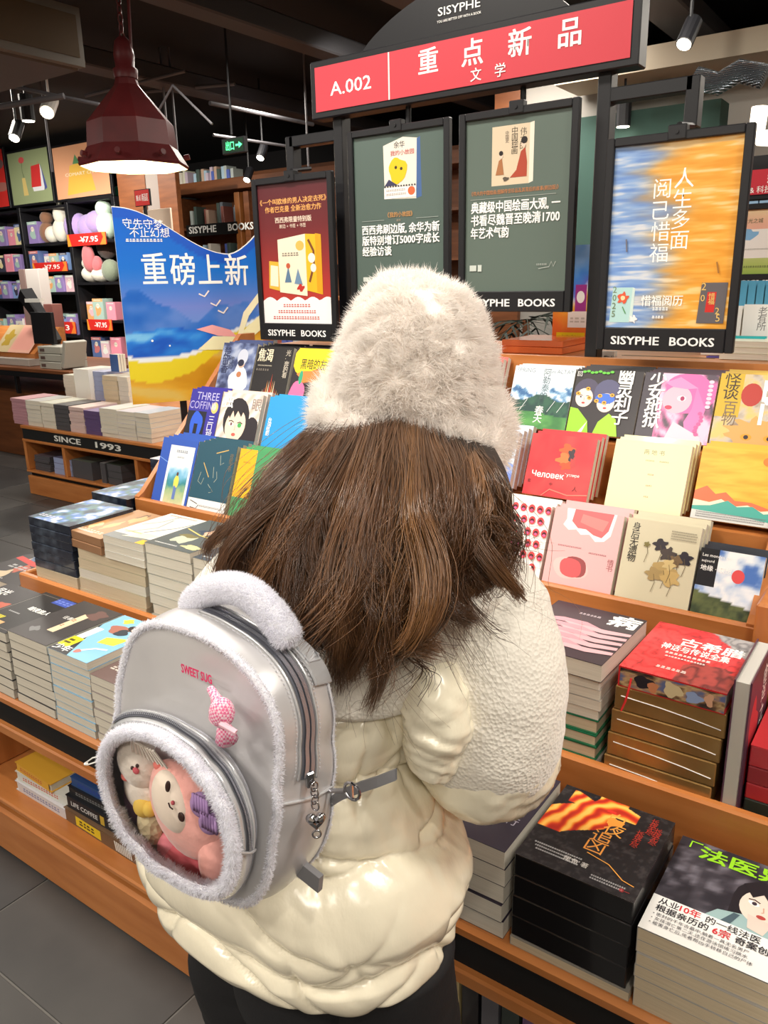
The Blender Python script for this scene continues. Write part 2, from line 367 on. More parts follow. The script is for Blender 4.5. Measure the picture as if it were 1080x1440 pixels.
# ---------------------------------------------------------------- rack, right half
Wt = (250, 249, 245)
def art_lips(w, h):
    A = Art(w, h, (240, 236, 232)); A.dashes(.05, .3, .9, .02, (120, 120, 130), 1)
    for i in range(5):
        for j in range(6):
            x = .42+i*.135+(.04 if j % 2 else 0); y = .93-j*.155
            if x > .97: continue
            A.ell(x, y, .052, .055, (226, 66, 72)); A.ell(x, y-.006, .034, .03, (70, 12, 24)); A.ell(x, y-.02, .024, .016, (226, 90, 150))
    return A
def art_pinkwave(w, h):
    A = Art(w, h, (232, 176, 176))
    A.poly([(.18, 1), (.2, .86), (.16, .78), (.25, .72), (.36, .74), (.44, .68), (.56, .7), (.66, .62), (.78, .64), (.86, .72), (.9, 1)], (248, 238, 236))
    A.poly([(.3, 1), (.28, .84), (.38, .76), (.5, .76), (.62, .7), (.74, .68), (.82, .78), (.86, 1)], (226, 106, 108)); A.poly([(.42, .95), (.4, .84), (.56, .8), (.74, .76), (.8, .9)], (236, 132, 128))
    A.blob(.38, .24, .24, .16, (240, 190, 186), .15, 24, 2, 3); A.blob(.44, .26, .18, .13, (150, 70, 72), .1, 20, 2, 5); A.blob(.38, .24, .17, .12, (228, 88, 92), .1, 20, 2, 5)
    A.dashes(.14, .5, .5, .018, (150, 100, 104), 2); A.dashes(.6, .86, .46, .018, (150, 100, 104), 3); A.text('情书', .88, .36, .07, (160, 96, 100), 0, vert=True)
    return A
def art_leaf(w, h):
    A = Art(w, h, (200, 192, 164)); A.text('身后无遗物', .08, .86, .085, (52, 48, 42), .01, vert=True, gap=1.15)
    for i, (x, y, a, c) in enumerate([(.5, .72, .09, (44, 38, 44)), (.62, .62, .1, (66, 56, 52)), (.84, .6, .1, (40, 36, 46)), (.74, .56, .08, (110, 88, 60)), (.6, .42, .15, (172, 146, 92)), (.7, .34, .12, (186, 158, 100)), (.48, .36, .1, (160, 136, 88)), (.66, .5, .08, (196, 174, 120)), (.32, .7, .04, (120, 110, 60))]):
        A.blob(x, y, a, a*.8, c, .35, 22, 5, i); A.line([(x, y), (x+.03, y-.1), (x, y-.22)], .006, (90, 76, 50))
    for k in range(4): A.dashes(.62, .96, .9-.03*k, .014, (110, 104, 90), k)
    return A
def art_sky(w, h):
    def f(x, y):
        n = fbm(x*4, y*5, 4, 7); c = ramp(n, [(.3, (70, 110, 180)), (.5, (190, 205, 225)), (.7, (238, 238, 238))]); g = y < .38-.18*x
        c[g] = ramp(fbm(x*9, y*9, 3, 2), [(.3, (44, 58, 38)), (.7, (96, 104, 62))])[g]; return c
    A = Art(w, h); A.field(f, 30, 30); A.rect(0, .45, .3, 1, (18, 20, 26)); A.ell(.64, .66, .1, .1, (214, 74, 76))
    A.text('地缘 · 联想', .04, .68, .07, Wt, .01); A.text('Les mondes de', .04, .88, .05, Wt); A.text('aujourd', .04, .8, .045, Wt); return A
def art_bluehill(w, h):
    A = Art(w, h, (206, 220, 238))
    for x, y, r, c in [(.2, .3, .3, (150, 172, 226)), (.75, .3, .34, (130, 156, 220)), (.5, .26, .24, (94, 122, 206)), (.88, .2, .2, (108, 134, 210)), (.28, .18, .2, (84, 112, 200))]: A.blob(x, y, r, r*.6, c, .08, 24, 2, 1)
    A.rect(0, 0, 1, .12, (226, 230, 236)); A.text('远山', .7, .86, .1, (60, 80, 150), .01, vert=True); return A
def art_red(w, h):
    A = Art(w, h, (214, 52, 58)); A.field(lambda x, y: ramp(fbm(x*5, y*3, 3, 4), [(.3, (204, 42, 52)), (.7, (222, 66, 66))]), 16, 16)
    for x, y, a, b, c in [(.58, .78, .1, .09, (206, 92, 44)), (.56, .62, .11, .1, (222, 120, 60)), (.66, .7, .05, .1, (60, 44, 52)), (.6, .52, .09, .06, (196, 80, 40)), (.7, .58, .04, .09, (190, 60, 60))]: A.blob(x, y, a, b, c, .4, 22, 4, int(x*50))
    A.text('Человек', .1, .3, .105, Wt, .02); A.text('футляре', .6, .36, .05, Wt, .01); A.text('套', .05, .2, .05, (90, 30, 36)); A.text('中', .4, .18, .05, (90, 30, 36)); A.text('人', .76, .14, .07, (90, 30, 36)); A.line([(.3, 0), (.42, .12), (.7, .06), (1, .1)], .02, (236, 120, 104)); return A
def art_cream(w, h):
    A = Art(w, h, (232, 228, 178)); A.text('两 地 书', .4, .82, .065, (120, 110, 70), .0); A.dashes(.44, .56, .72, .018, (140, 130, 90), 1); A.dashes(.62, .74, .72, .018, (140, 130, 90), 2)
    for y in (.52, .36, .2): A.dashes(.5, .58, y, .02, (190, 130, 100), int(y*9))
    return A
def art_orange(w, h):
    A = Art(w, h, (232, 170, 44)); A.field(lambda x, y: ramp(fbm(x*3, y*20, 3, 9), [(.3, (224, 156, 34)), (.7, (240, 182, 58))]), 12, 40)
    A.rect(0, 0, 1, .2, (206, 206, 202)); A.poly([(0, .18), (0, .38), (.14, .46), (.26, .36), (.38, .4), (.5, .3), (.7, .3), (1, .22), (1, .16)], (222, 104, 62))
    A.poly([(0, .14), (0, .26), (.2, .24), (.34, .3), (.5, .22), (.66, .26), (.82, .2), (1, .24), (1, .12)], (240, 222, 190)); A.poly([(0, .12), (0, .17), (.22, .2), (.42, .29), (.54, .22), (.72, .25), (.86, .17), (1, .2), (1, .06), (.6, .1)], (64, 160, 146))
    A.ell(.82, .86, .07, .06, (206, 120, 40)); A.text('点亮天明顶', .88, .76, .1, (120, 84, 30), .0, vert=True)
    for k in range(3): A.dashes(.06, .9, .09-.03*k, .016, (110, 110, 116), k)
    return A
def art_altay(w, h):
    def f(x, y):
        m = .62+.1*np.sin(x*7+1)+.14*(fbm(x*6, x*0+3, 3, 5)-.5)*2; t = np.where(y > m, 0, 1)
        sky = ramp((y-.5)*2, [(0, (190, 214, 230)), (1, (226, 236, 240))]); n = fbm(x*10, y*12+x*5, 4, 6); mt = ramp(n, [(.35, (52, 100, 150)), (.5, (130, 170, 204)), (.62, (240, 246, 250))])
        fo = ramp(fbm(x*20, y*9, 3, 8), [(.3, (20, 60, 56)), (.7, (44, 92, 70))]); gr = ramp(fbm(x*6, y*9, 3, 1), [(.3, (56, 120, 62)), (.7, (90, 156, 80))])
        c = np.where((t == 1)[:, None], mt, sky); c = np.where((y < .5-.06*np.sin(x*9))[:, None], fo, c); return np.where((y < .24+.03*np.sin(x*5))[:, None], gr, c)
    A = Art(w, h); A.field(f, 44, 50); A.text('SPRING', .04, .9, .075, (110, 120, 130)); A.text('in ALTAY', .62, .9, .07, (110, 120, 130), fitw=.36)
    A.text('阿勒泰的', .5, .86, .105, (60, 76, 84), .0, vert=True, gap=1.2); A.text('春天', .46, .24, .12, Wt, .01, vert=True, gap=1.1)
    for x in (.2, .66, .82): A.line([(x, .28), (x+.1, .46)], .008, (226, 234, 236))
    return A
def face(A, x, y, r, skin=(240, 214, 196), rot=0, eye=(60, 40, 40), lip=(190, 70, 70)):
    A.ell(x, y, r*.78, r*.86, skin, 24, rot); A.ell(x-r*.34, y+r*.06, r*.2, r*.1, (250, 246, 240), 12, rot); A.ell(x+r*.34, y+r*.02, r*.2, r*.1, (250, 246, 240), 12, rot)
    A.ell(x-r*.32, y+r*.06, r*.09, r*.09, eye, 10); A.ell(x+r*.36, y+r*.02, r*.09, r*.09, eye, 10); A.line([(x-r*.54, y+r*.2), (x-r*.34, y+r*.24), (x-r*.14, y+r*.16)], r*.05, (60, 40, 40)); A.line([(x+r*.14, y+r*.14), (x+r*.34, y+r*.2), (x+r*.54, y+r*.12)], r*.05, (60, 40, 40))
    A.line([(x, y), (x+r*.04, y-r*.22), (x-r*.03, y-r*.26)], r*.04, (206, 160, 140)); A.ell(x, y-r*.48, r*.16, r*.09, lip, 12)
def art_duo(w, h):
    A = Art(w, h, (44, 38, 42)); A.ell(.2, .66, .19, .2, (74, 68, 92)); A.ell(.52, .66, .2, .2, (84, 84, 118))
    face(A, .18, .56, .17, (236, 218, 206)); face(A, .52, .5, .17, (238, 220, 208)); A.ell(.5, .56, .15, .08, (64, 112, 210))
    for x, y in [(.08, .62), (.22, .7), (.26, .56), (.42, .6), (.6, .62), (.5, .5), (.38, .52)]: A.ell(x, y, .035, .028, (240, 170, 50)); A.ell(x, y, .014, .011, (90, 40, 20))
    A.poly([(0, 0), (0, .4), (.12, .38), (.3, .2), (.34, 0)], (150, 206, 44)); A.poly([(.4, 0), (.46, .2), (.6, .34), (.72, .26), (.78, 0)], (160, 212, 50)); A.poly([(.18, .02), (.3, .2), (.24, .02)], (240, 240, 220))
    for i in range(8): A.ell(.12+.06*i, .96+.012*math.sin(i*2), .03, .02, (96, 190, 60))
    A.text('幽灵利子', .66, .82, .2, Wt, .02, vert=True, gap=1.03); A.text('Ꮕ', .02, .9, .06, Wt); return A
def art_girlhell(w, h):
    A = Art(w, h, (66, 60, 70)); A.field(lambda x, y: ramp(fbm(x*6+y*3, y*4, 4, 3), [(.35, (84, 70, 84)), (.5, (200, 110, 160)), (.66, (240, 190, 214))]), 36, 44, .25)
    A.blob(.66, .72, .36, .3, (224, 104, 168), .12, 30, 3, 4); A.ell(.5, .62, .2, .2, (240, 178, 196), 24, .3); A.poly([(.74, .82), (.9, .5), (.84, .2), (.7, .08), (.64, .3), (.72, .5)], (232, 120, 180)); A.poly([(.3, .86), (.5, .95), (.76, .8), (.6, .78), (.42, .8)], (238, 140, 190))
    A.ell(.56, .64, .06, .04, (250, 240, 244)); A.ell(.57, .64, .03, .035, (160, 40, 90)); A.ell(.4, .5, .05, .03, (206, 60, 90)); A.poly([(.5, .3), (.7, .2), (.9, .1), (.9, 0), (.4, 0)], (236, 200, 214))
    for i in range(7): A.ell(.92, .9-.06*i, .035, .026, (246, 196, 216)); A.ell(.84+.03*math.sin(i), .44-.05*i, .03, .026, (214, 90, 150))
    A.text('少女地狱', .08, .8, .2, Wt, .02, vert=True, gap=1.0); return A
def art_kaidan(w, h):
    A = Art(w, h, (206, 170, 60)); A.field(lambda x, y: ramp(fbm(x*7, y*7, 4, 12), [(.3, (150, 130, 110)), (.5, (190, 180, 168)), (.7, (216, 186, 110))]), 36, 44)
    A.rect(0, .4, .3, 1, (200, 166, 44)); A.ell(.42, .72, .13, .16, (176, 54, 44)); A.blob(.6, .2, .42, .2, (206, 158, 88), .25, 40, 11, 3); A.ell(.44, .14, .07, .045, (240, 150, 30)); A.ell(.44, .14, .03, .03, (30, 20, 20)); A.ell(.72, .14, .07, .045, (240, 150, 30)); A.ell(.72, .14, .03, .03, (30, 20, 20))
    A.text('怪谈', .06, .84, .17, (60, 44, 30), .0, vert=True, gap=1.08); A.text('百物', .1, .46, .15, (120, 100, 80), .0, vert=True, gap=1.1); A.text('的门', .56, .66, .3, Wt, .03, vert=True, gap=1.02); A.rect(.93, .3, 1, .8, (236, 190, 40)); return A
pc = plain
facing('white paperback patterned with rows of open red lips', 0, -.752, .138, .154, .018, pc((236, 232, 228)), art_lips(.138, .154), 2)
facing('pale pink hardcover with red and white wavy shapes', 0, -.607, .141, .154, .02, pc((226, 168, 170)), art_pinkwave(.141, .154), 2)
facing('grey-green paperback with dried dark leaves', 0, -.458, .136, .154, .02, pc((198, 190, 164)), art_leaf(.136, .154), 2)
facing('small landscape-format book with blue sky and red circle', 0, -.318, .108, .124, .014, pc((40, 44, 54)), art_sky(.108, .124), 2)
facing('light blue paperback with dark blue hills', 1, -.888, .133, .133, .018, pc((206, 218, 236)), art_bluehill(.133, .133), 3)
facing('bright red paperback with Cyrillic title in white', 1, -.722, .146, .135, .018, pc((206, 46, 54)), art_red(.146, .135), 2)
facing('plain pale yellow paperback with tiny print', 1, -.537, .152, .141, .016, pc((230, 226, 176)), art_cream(.152, .141), 2)
facing('orange-yellow paperback with red and teal mountains', 1, -.366, .148, .142, .018, pc((228, 166, 44)), art_orange(.148, .142), 2)
facing('paperback with snowy blue mountains above a green meadow', 2, -.838, .15, .147, .02, pc((220, 228, 232)), art_altay(.15, .147), 4, side=-1)
facing('dark paperback with two masked faces in lime green robes', 2, -.684, .15, .147, .018, pc((44, 38, 42)), art_duo(.15, .147), 3)
facing('paperback with a pink-haired girl and white brush title', 2, -.530, .15, .147, .018, pc((90, 70, 84)), art_girlhell(.15, .147), 3)
facing('ochre paperback with orange cat eyes and big white title', 2, -.376, .152, .149, .022, pc((214, 178, 80)), art_kaidan(.152, .149), 4)
# ---------------------------------------------------------------- rack, left half
def art_blueframe(w, h):
    A = Art(w, h, (44, 84, 176)); A.line([(0, .7), (.3, .62)], .01, (120, 160, 220)); A.rect(.26, .02, .94, .9, (226, 228, 228)); A.rect(.33, .02, .88, .6, (110, 170, 180))
    A.field(lambda x, y: ramp(y+.25*(fbm(x*6, y*8, 3, 4)-.5), [(0, (214, 206, 160)), (.35, (150, 176, 130)), (.55, (50, 130, 140)), (.8, (120, 180, 214)), (1, (220, 232, 238))]), 20, 24, .33, .02, .88, .6)
    A.ell(.6, .36, .07, .1, (226, 210, 90)); A.ell(.6, .48, .03, .03, (90, 60, 50)); A.rect(.56, .1, .6, .3, (96, 120, 180)); A.rect(.6, .1, .64, .28, (96, 120, 180)); A.dashes(.45, .8, .8, .035, (110, 120, 140), 1); A.dashes(.5, .7, .72, .02, (140, 150, 160), 2); return A
def art_teal(w, h):
    A = Art(w, h, (34, 78, 96)); A.rect(0, 0, 1, .17, (228, 228, 226)); A.line([(.06, .13), (.26, .09)], .012, (40, 40, 40)); A.line([(.08, .03), (.24, .02), (.3, .08)], .012, (40, 40, 40)); A.dashes(.32, .96, .06, .022, (110, 110, 110), 3)
    for p in [[(.5, .86), (.8, .93)], [(.22, .7), (.42, .5)]]: A.line(p, .014, (206, 170, 96))
    for p in [[(.62, .84), (.66, .7), (.74, .74)], [(.5, .66), (.54, .5)], [(.6, .6), (.64, .5), (.58, .44)], [(.2, .56), (.16, .42), (.26, .38), (.3, .48)], [(.44, .4), (.6, .3), (.5, .28)]]: A.line(p, .01, (150, 160, 150))
    A.text('夜航之书', .86, .82, .06, (120, 110, 90), 0, vert=True); return A
def art_orgreen(w, h):
    A = Art(w, h, (70, 150, 96)); A.rect(0, .3, .42, 1, (244, 176, 30)); A.ell(.66, .78, .03, .025, (230, 220, 120)); A.ell(.74, .78, .03, .025, (230, 220, 120)); A.dashes(.12, .3, .8, .02, (190, 120, 30), 1); A.text('城南', .86, .84, .08, (200, 200, 100), 0, vert=True); return A
def art_coffin(w, h):
    A = Art(w, h, (50, 42, 150)); A.rect(0, 0, .62, .62, (14, 16, 34)); A.blob(.34, .36, .2, .26, (40, 90, 210), .1, 20, 3, 1); A.rect(.28, 0, .4, .4, (14, 16, 34)); A.ell(.84, .7, .11, .1, (226, 196, 110)); A.ell(.82, .71, .07, .06, (240, 226, 180))
    A.text('THREE', .2, .82, .15, (190, 186, 226), 0, fitw=.72); A.text('COFFINS', .02, .66, .15, (176, 170, 220), 0, fitw=.84); A.text('三口棺材', .72, .44, .12, (220, 220, 236), .01, vert=True, gap=1.1); return A
def art_girl(w, h):
    A = Art(w, h, (226, 208, 196)); A.field(lambda x, y: ramp(.5+.5*np.sin((x*1.2-y)*22), [(0, (208, 188, 176)), (1, (244, 232, 222))]), 40, 30)
    A.ell(.44, .56, .32, .36, (34, 28, 34)); A.blob(.8, .3, .24, .32, (36, 28, 36), .2, 24, 4, 5); face(A, .45, .45, .32, (244, 214, 192), -.1, (120, 80, 90), (206, 96, 84)); A.ell(.56, .46, .05, .04, (70, 170, 90)); A.poly([(.2, .7), (.28, .56), (.34, .7), (.4, .58), (.46, .7), (.56, .6), (.62, .76), (.4, .9)], (34, 28, 34))
    A.text('独', .04, .76, .2, Wt, .02); A.text('眼', .78, .74, .18, (150, 136, 130), .0); return A
def art_cyan(w, h):
    A = Art(w, h, (36, 150, 214)); A.text('台湾电影', .06, .58, .07, Wt, .01, vert=True); A.dashes(.06, .18, .06, .02, Wt, 1); return A
def art_pinkleaf(w, h):
    return Art(w, h).field(lambda x, y: ramp(fbm(x*14, y*14, 3, 5), [(.35, (246, 236, 240)), (.5, (240, 170, 206)), (.58, (230, 220, 120)), (.66, (250, 246, 246))]), 30, 36)
def art_sketch(w, h):
    A = Art(w, h, (90, 104, 150)); A.field(lambda x, y: ramp(fbm(x*5+y, y*8-x, 4, 6), [(.3, (52, 60, 96)), (.5, (110, 124, 164)), (.7, (170, 178, 200))]), 30, 36)
    A.blob(.62, .34, .26, .3, (214, 220, 234), .2, 24, 4, 3); A.ell(.64, .66, .1, .09, (200, 170, 150)); A.ell(.64, .76, .15, .14, (196, 200, 214)); A.ell(.62, .66, .09, .06, (40, 40, 60)); A.ell(.62, .46, .07, .05, (186, 120, 80)); A.blob(.6, .1, .3, .1, (120, 136, 180), .3, 20, 4, 2)
    A.text('楚留香', .06, .78, .14, (50, 56, 90), .02, vert=True); A.text('传奇', .26, .66, .1, (60, 66, 96), .0, vert=True); return A
def art_fire(w, h):
    A = Art(w, h, (26, 22, 22))
    for i in range(11):
        x = .3+.05*i; t = .2+.34*math.exp(-((i-5)/3.)**2)*(1 if i % 2 else .7); A.poly([(x-.025, 0), (x-.01, t*.6), (x, t), (x+.012, t*.6), (x+.028, 0)], ((226, 150, 80), (236, 206, 170), (200, 70, 40))[i % 3])
    A.text('焦渴', .04, .76, .19, (236, 220, 190), .02, fitw=.42); A.dashes(.08, .5, .66, .018, (200, 190, 170), 1); A.dashes(.06, .46, .58, .03, (150, 140, 130), 2, .8); A.text('光·奔跑着', .82, .86, .09, (206, 196, 180), .0, vert=True); return A
def art_dark(w, h):
    A = Art(w, h, (36, 26, 34)); A.ell(.5, .8, .55, .32, (246, 216, 30)); A.blob(.55, .52, .4, .12, (240, 130, 60), .3, 24, 5, 1); A.blob(.2, .2, .2, .24, (240, 110, 160), .1, 20, 2, 2); A.ell(.24, .5, .05, .12, (50, 160, 120)); A.text('黑暗的左手', .18, .66, .15, (40, 36, 20), .01, fitw=.8); return A
facing('blue paperback with white panel and a seaside figure', 0, -1.812, .146, .19, .012, pc((44, 84, 176)), art_blueframe(.146, .19), 4, dx=.005)
facing('dark teal paperback with gold strokes and white band', 0, -1.662, .146, .188, .016, pc((34, 78, 96)), art_teal(.146, .188), 3, pm=paper2)
facing('orange and green paperback half hidden by the hair', 0, -1.502, .146, .185, .016, pc((70, 150, 96)), art_orgreen(.146, .185), 2, pm=paper2)
facing('indigo paperback with COFFINS title and blue figure', 1, -1.826, .128, .172, .014, pc((50, 42, 150)), art_coffin(.128, .172), 2)
facing('paperback with a black-haired girl with one green eye', 1, -1.694, .156, .17, .014, pc((226, 208, 196)), art_girl(.156, .17), 2)
facing('plain cyan paperback with orange neighbour edge', 1, -1.512, .15, .168, .014, pc((36, 150, 214)), art_cyan(.15, .168), 2)
facing('white paperback sprinkled with pink and green petals', 1, -1.352, .14, .165, .014, pc((240, 226, 232)), art_pinkleaf(.14, .165), 2)
facing('blue-grey paperback with a robed figure drawing', 2, -1.828, .142, .178, .018, pc((70, 80, 120)), art_sketch(.142, .178), 3)
facing('black paperback with orange flames and cream title', 2, -1.68, .138, .17, .018, pc((26, 22, 22)), art_fire(.138, .17), 3)
facing('dark paperback with big yellow oval and pink shape', 2, -1.53, .145, .17, .018, pc((36, 26, 34)), art_dark(.145, .17), 3)
for i, (c, nm) in enumerate([((210, 200, 190), 'cream'), ((120, 150, 180), 'slate blue'), ((200, 90, 80), 'brick red')]):
    facing(nm+' paperback on the top rack row behind the hat', 2, -1.37+.17*i, .145, .16, .018, pc(c), Art(.145, .16, c), 2)

# ---------------------------------------------------------------- piles on the lower tier, right of the person
YT = YF+.006
def art_night(w, h):
    A = Art(w, h, (50, 44, 58)); 
    for y in (.2, .15, .1): A.dashes(.1, .55, y, .018, (170, 160, 170), int(y*100))
    A.text('夜行', .7, .3, .08, (180, 176, 190), 0); return A
def art_flame(w, h):
    def f(x, y):
        n = fbm(x*3+y, y*3, 3, 2); s = .5+.5*np.sin((np.hypot(x-.62, y-.55)*46+n*16)); m = ((x < .62-.15*np.sin(y*6)-.9*(.9-y)*(y < .9)) & (y > .42) | (y > .84) & (x < .7) & (x > .1)) & (y < .97)
        c = ramp(s*.8+.3*n, [(0, (150, 20, 20)), (.35, (206, 60, 30)), (.6, (236, 130, 40)), (.9, (250, 190, 90))]); b = ramp(fbm(x*30, y*30, 3, 4), [(.5, (24, 22, 26)), (.72, (52, 48, 50))])
        m = (np.abs((x-.05)-.62*(y-.35)*1.1) < .2+.08*np.sin(y*12)) & (y > .4) & (x < .6) | (y > .8) & (y < .94+.03*np.sin(x*14)) & (x < .72) & (x > .1)
        return np.where(m[:, None], c, b)
    A = Art(w, h); A.field(f, 120, 140); A.text('白夜', .5, .72, .13, (232, 160, 70), .0, vert=True, gap=.95); A.text('追凶', .45, .46, .13, (226, 150, 66), .0, vert=True, gap=.95)
    A.blob(.56, .74, .07, .05, (236, 150, 60), .3, 16, 3, 1); A.text('尾鱼 著', .36, .14, .045, (214, 210, 204)); A.rect(.45, .84, .53, .87, (214, 50, 40))
    for k in range(3): A.dashes(.08+.02*k, .5, .2-.035*k, .014, (196, 196, 196), k); 
    for k in range(2): A.dashes(.62, .9, .09-.03*k, .014, (190, 190, 190), 9+k)
    for k, x in enumerate((.82, .88, .76)): A.text('长夜无尽', x, .9-.1*k, .05, (176, 52, 40), 0, vert=True)
    A.line([(.5, .3), (.7, .26), (.85, .16), (.95, .14)], .008, (230, 160, 70)); A.text('卷一', .86, .05, .03, (206, 60, 60)); return A
def art_forensic(w, h):
    A = Art(w, h, (52, 48, 56)); A.field(lambda x, y: ramp(fbm(x*12, y*12, 4, 5), [(.4, (40, 38, 46)), (.6, (70, 66, 74)), (.75, (110, 106, 116))]), 30, 40)
    A.ell(.66, .62, .2, .2, (30, 28, 34)); A.rect(.46, .4, .86, .62, (30, 28, 34)); A.poly([(.3, .28), (.4, .42), (.56, .46), (.76, .44), (.94, .4), (1, .3), (1, .2), (.3, .2)], (150, 178, 178)); face(A, .66, .58, .19, (226, 210, 196), -.25, (60, 50, 60), (176, 70, 64))
    A.poly([(.58, .48), (.6, .36), (.7, .34), (.74, .46)], (214, 198, 186)); A.poly([(.42, .3), (.5, .44), (.54, .44), (.48, .28)], (70, 90, 100)); A.poly([(.8, .42), (.84, .42), (.88, .28), (.84, .28)], (70, 90, 100)); A.poly([(.5, .74), (.58, .64), (.64, .7), (.7, .62), (.78, .7), (.84, .62), (.8, .8), (.6, .82)], (30, 28, 34))
    A.text('法医异闻', .16, .84, .115, (150, 214, 40), .03, fitw=.8); A.line([(.08, .9), (.08, .97), (.16, .97)], .012, (150, 214, 40))
    A.rect(0, 0, 1, .33, (236, 234, 230)); A.text('从业', .05, .265, .05, (40, 40, 46), .015); A.text('10年', .19, .265, .055, (206, 40, 50), .02); A.text('的一线法医', .36, .265, .05, (40, 40, 46), .01)
    A.text('根据亲历的', .05, .195, .05, (40, 40, 46), .015); A.text('6宗', .42, .195, .055, (206, 40, 50), .02); A.text('奇案创作', .56, .195, .05, (40, 40, 46), .015)
    A.text('• 密封的千年古墓中,躺着一具无名男尸', .05, .145, .026, (70, 70, 76)); A.text('• 女孩溺亡第二天,还在游泳馆练习跳水', .05, .105, .026, (70, 70, 76)); A.text('• 被害身亡后,凭着帮凶手转移自己的尸体', .05, .065, .026, (70, 70, 76))
    st = [(.9+(.09 if i % 2 else .065)*math.cos(i*math.pi/12), .13+(.075 if i % 2 else .055)*math.sin(i*math.pi/12)) for i in range(24)]; A.poly(st, (222, 66, 74)); A.text('内含', .86, .13, .032, Wt, .01); A.dashes(.84, .95, .1, .014, Wt, 1); return A
# purple-black book with pale pages, mostly under the arm
stack(-.588, YT, Z1, .172, .20, 5, .0305, pc((44, 38, 54)), 'dark purple paperback with grey page edges, half under the sleeve', art_night(.172, .20), seed=1)
# pile of flame-cover hardcovers over one pale book
book('pale paperback lying lowest, under the four black hardcovers', .176, .19, .015, pc((150, 144, 134)), paper2, None, (-.404, YT, Z1), group=None)
zf = Z1+.0154
blk = mat('black_cloth', (20, 19, 21), .3, coat=.5, bump=('noise', 90, .1, .0006))
stack(-.402, YT+.002, zf, .17, .19, 4, .0355, blk, 'shrink-wrapped black hardcover with orange flames and gold calligraphy', art_flame(.17, .19), 'of the shrink wrapped black hardcovers', solid=True, seed=2)
# pile with the forensic cover
book('closed pale book, lowest of the pile under the green-titled thriller', .19, .21, .03, pc((180, 174, 160)), paper2, None, (-.222, YT, Z1))
stack(-.224, YT, Z1+.0304, .195, .212, 5, .019, pc((170, 166, 160)), 'dark paperback with green title, drawn face and white band', art_forensic(.195, .212), 'under the green titled thriller', pm=paper2, seed=3)
# ---------------------------------------------------------------- piles on the upper tier, right of the person
YU = Y2+.012; ZU = .668
def art_hands(w, h):
    A = Art(w, h, (50, 40, 48)); A.text('病', .68, .76, .2, Wt, .04); A.dashes(.34, .62, .82, .03, (200, 190, 196), 3)
    for i in range(5):
        y = .6-.1*i; A.line([(-.0, y-.02), (.25, y+.04), (.5, y+.05), (.78+.03*(i % 2), y-.03)], [.05, .085, .07, .02], (206, 150, 160)); A.line([(1.0, y+.02), (.75, y-.02), (.45, y-.02), (.3, y+.01)], [.05, .075, .06, .02], (222, 172, 178))
    A.dashes(.4, .6, .06, .02, (170, 160, 166), 4); return A
def art_greek(w, h):
    def f(x, y): 
        n = fbm(x*4, y*4, 4, 3); k = np.abs(np.sin((fbm(x*5, y*5, 3, 8)*16))) ; c = ramp(k, [(0, (150, 30, 36)), (.18, (206, 40, 46)), (1, (224, 62, 64))]); g = (x+y+.3*n > 1.75); c[g] = ramp(k, [(0, (110, 108, 110)), (1, (176, 172, 170))])[g]
        g2 = (x > .5) & (y < .2+.3*n); c[g2] = ramp(k, [(0, (90, 30, 34)), (1, (166, 66, 62))])[g2]; return c
    A = Art(w, h); A.field(f, 60, 60); A.text('古希腊', .34, .64, .13, Wt, .03); A.text('神话与传说全集', .2, .5, .1, Wt, .02, fitw=.66); A.dashes(.28, .74, .42, .03, Wt, 1); A.dashes(.3, .7, .36, .02, Wt, 2); A.dashes(.3, .62, .14, .035, (240, 220, 214), 3); return A
def edge_paint(w, h):
    A = Art(w, h, (70, 54, 46)); A.field(lambda x, y: ramp(fbm(x*7, y*3, 4, 5), [(.3, (40, 32, 34)), (.45, (110, 80, 56)), (.55, (190, 166, 120)), (.62, (170, 130, 100)), (.75, (90, 100, 140))]), 50, 16)
    A.blob(.24, .5, .1, .34, (30, 28, 38), .2, 20, 3, 1); A.blob(.33, .35, .05, .3, (200, 130, 90), .2, 16, 3, 2); A.blob(.52, .5, .09, .4, (206, 190, 150), .3, 20, 3, 3); A.blob(.72, .4, .08, .3, (140, 160, 200), .3, 20, 3, 4); A.blob(.86, .5, .04, .36, (206, 160, 130), .3, 16, 3, 6); return A
xh = -.542
green = pc((30, 110, 74)); grey = pc((176, 170, 160))
z = ZU; gb = 'books in the pile under the pink hands cover'
for i, (t, c, pm_, hd) in enumerate([(.02, grey, paper, 0), (.024, green, paper2, 1), (.022, green, paper2, 1), (.026, green, paper2, 1), (.018, grey, paper, 0), (.018, grey, paper, 0), (.018, grey, paper, 0), (.018, grey, paper, 0)]):
    lb = (ORD[8-i]+' book down, green hardcover with cream pages under the pink hands cover') if hd else (ORD[8-i]+' book down, grey edged paperback under the pink hands cover')
    book(lb, .165, .205, t, c, pm_, None, (xh+random.uniform(-.004, .004), YU+random.uniform(0, .004), z), (0, 0, random.uniform(-.01, .01)), gb, bool(hd)); z += t+.0004
book('dark paperback with pale pink clasped hands, topmost on its pile', .168, .206, .03, pc((50, 40, 48)), paper, art_hands(.168, .206), (xh, YU-.002, z+.001), (0, 0, -.03))
gold = mat('gold_foil_wrap', (150, 116, 66), .32, metal=.55, coat=.5, var=((166, 132, 80), 20, .3, .7), bump=('noise', 40, .12, .001))
xg = -.364; z = ZU
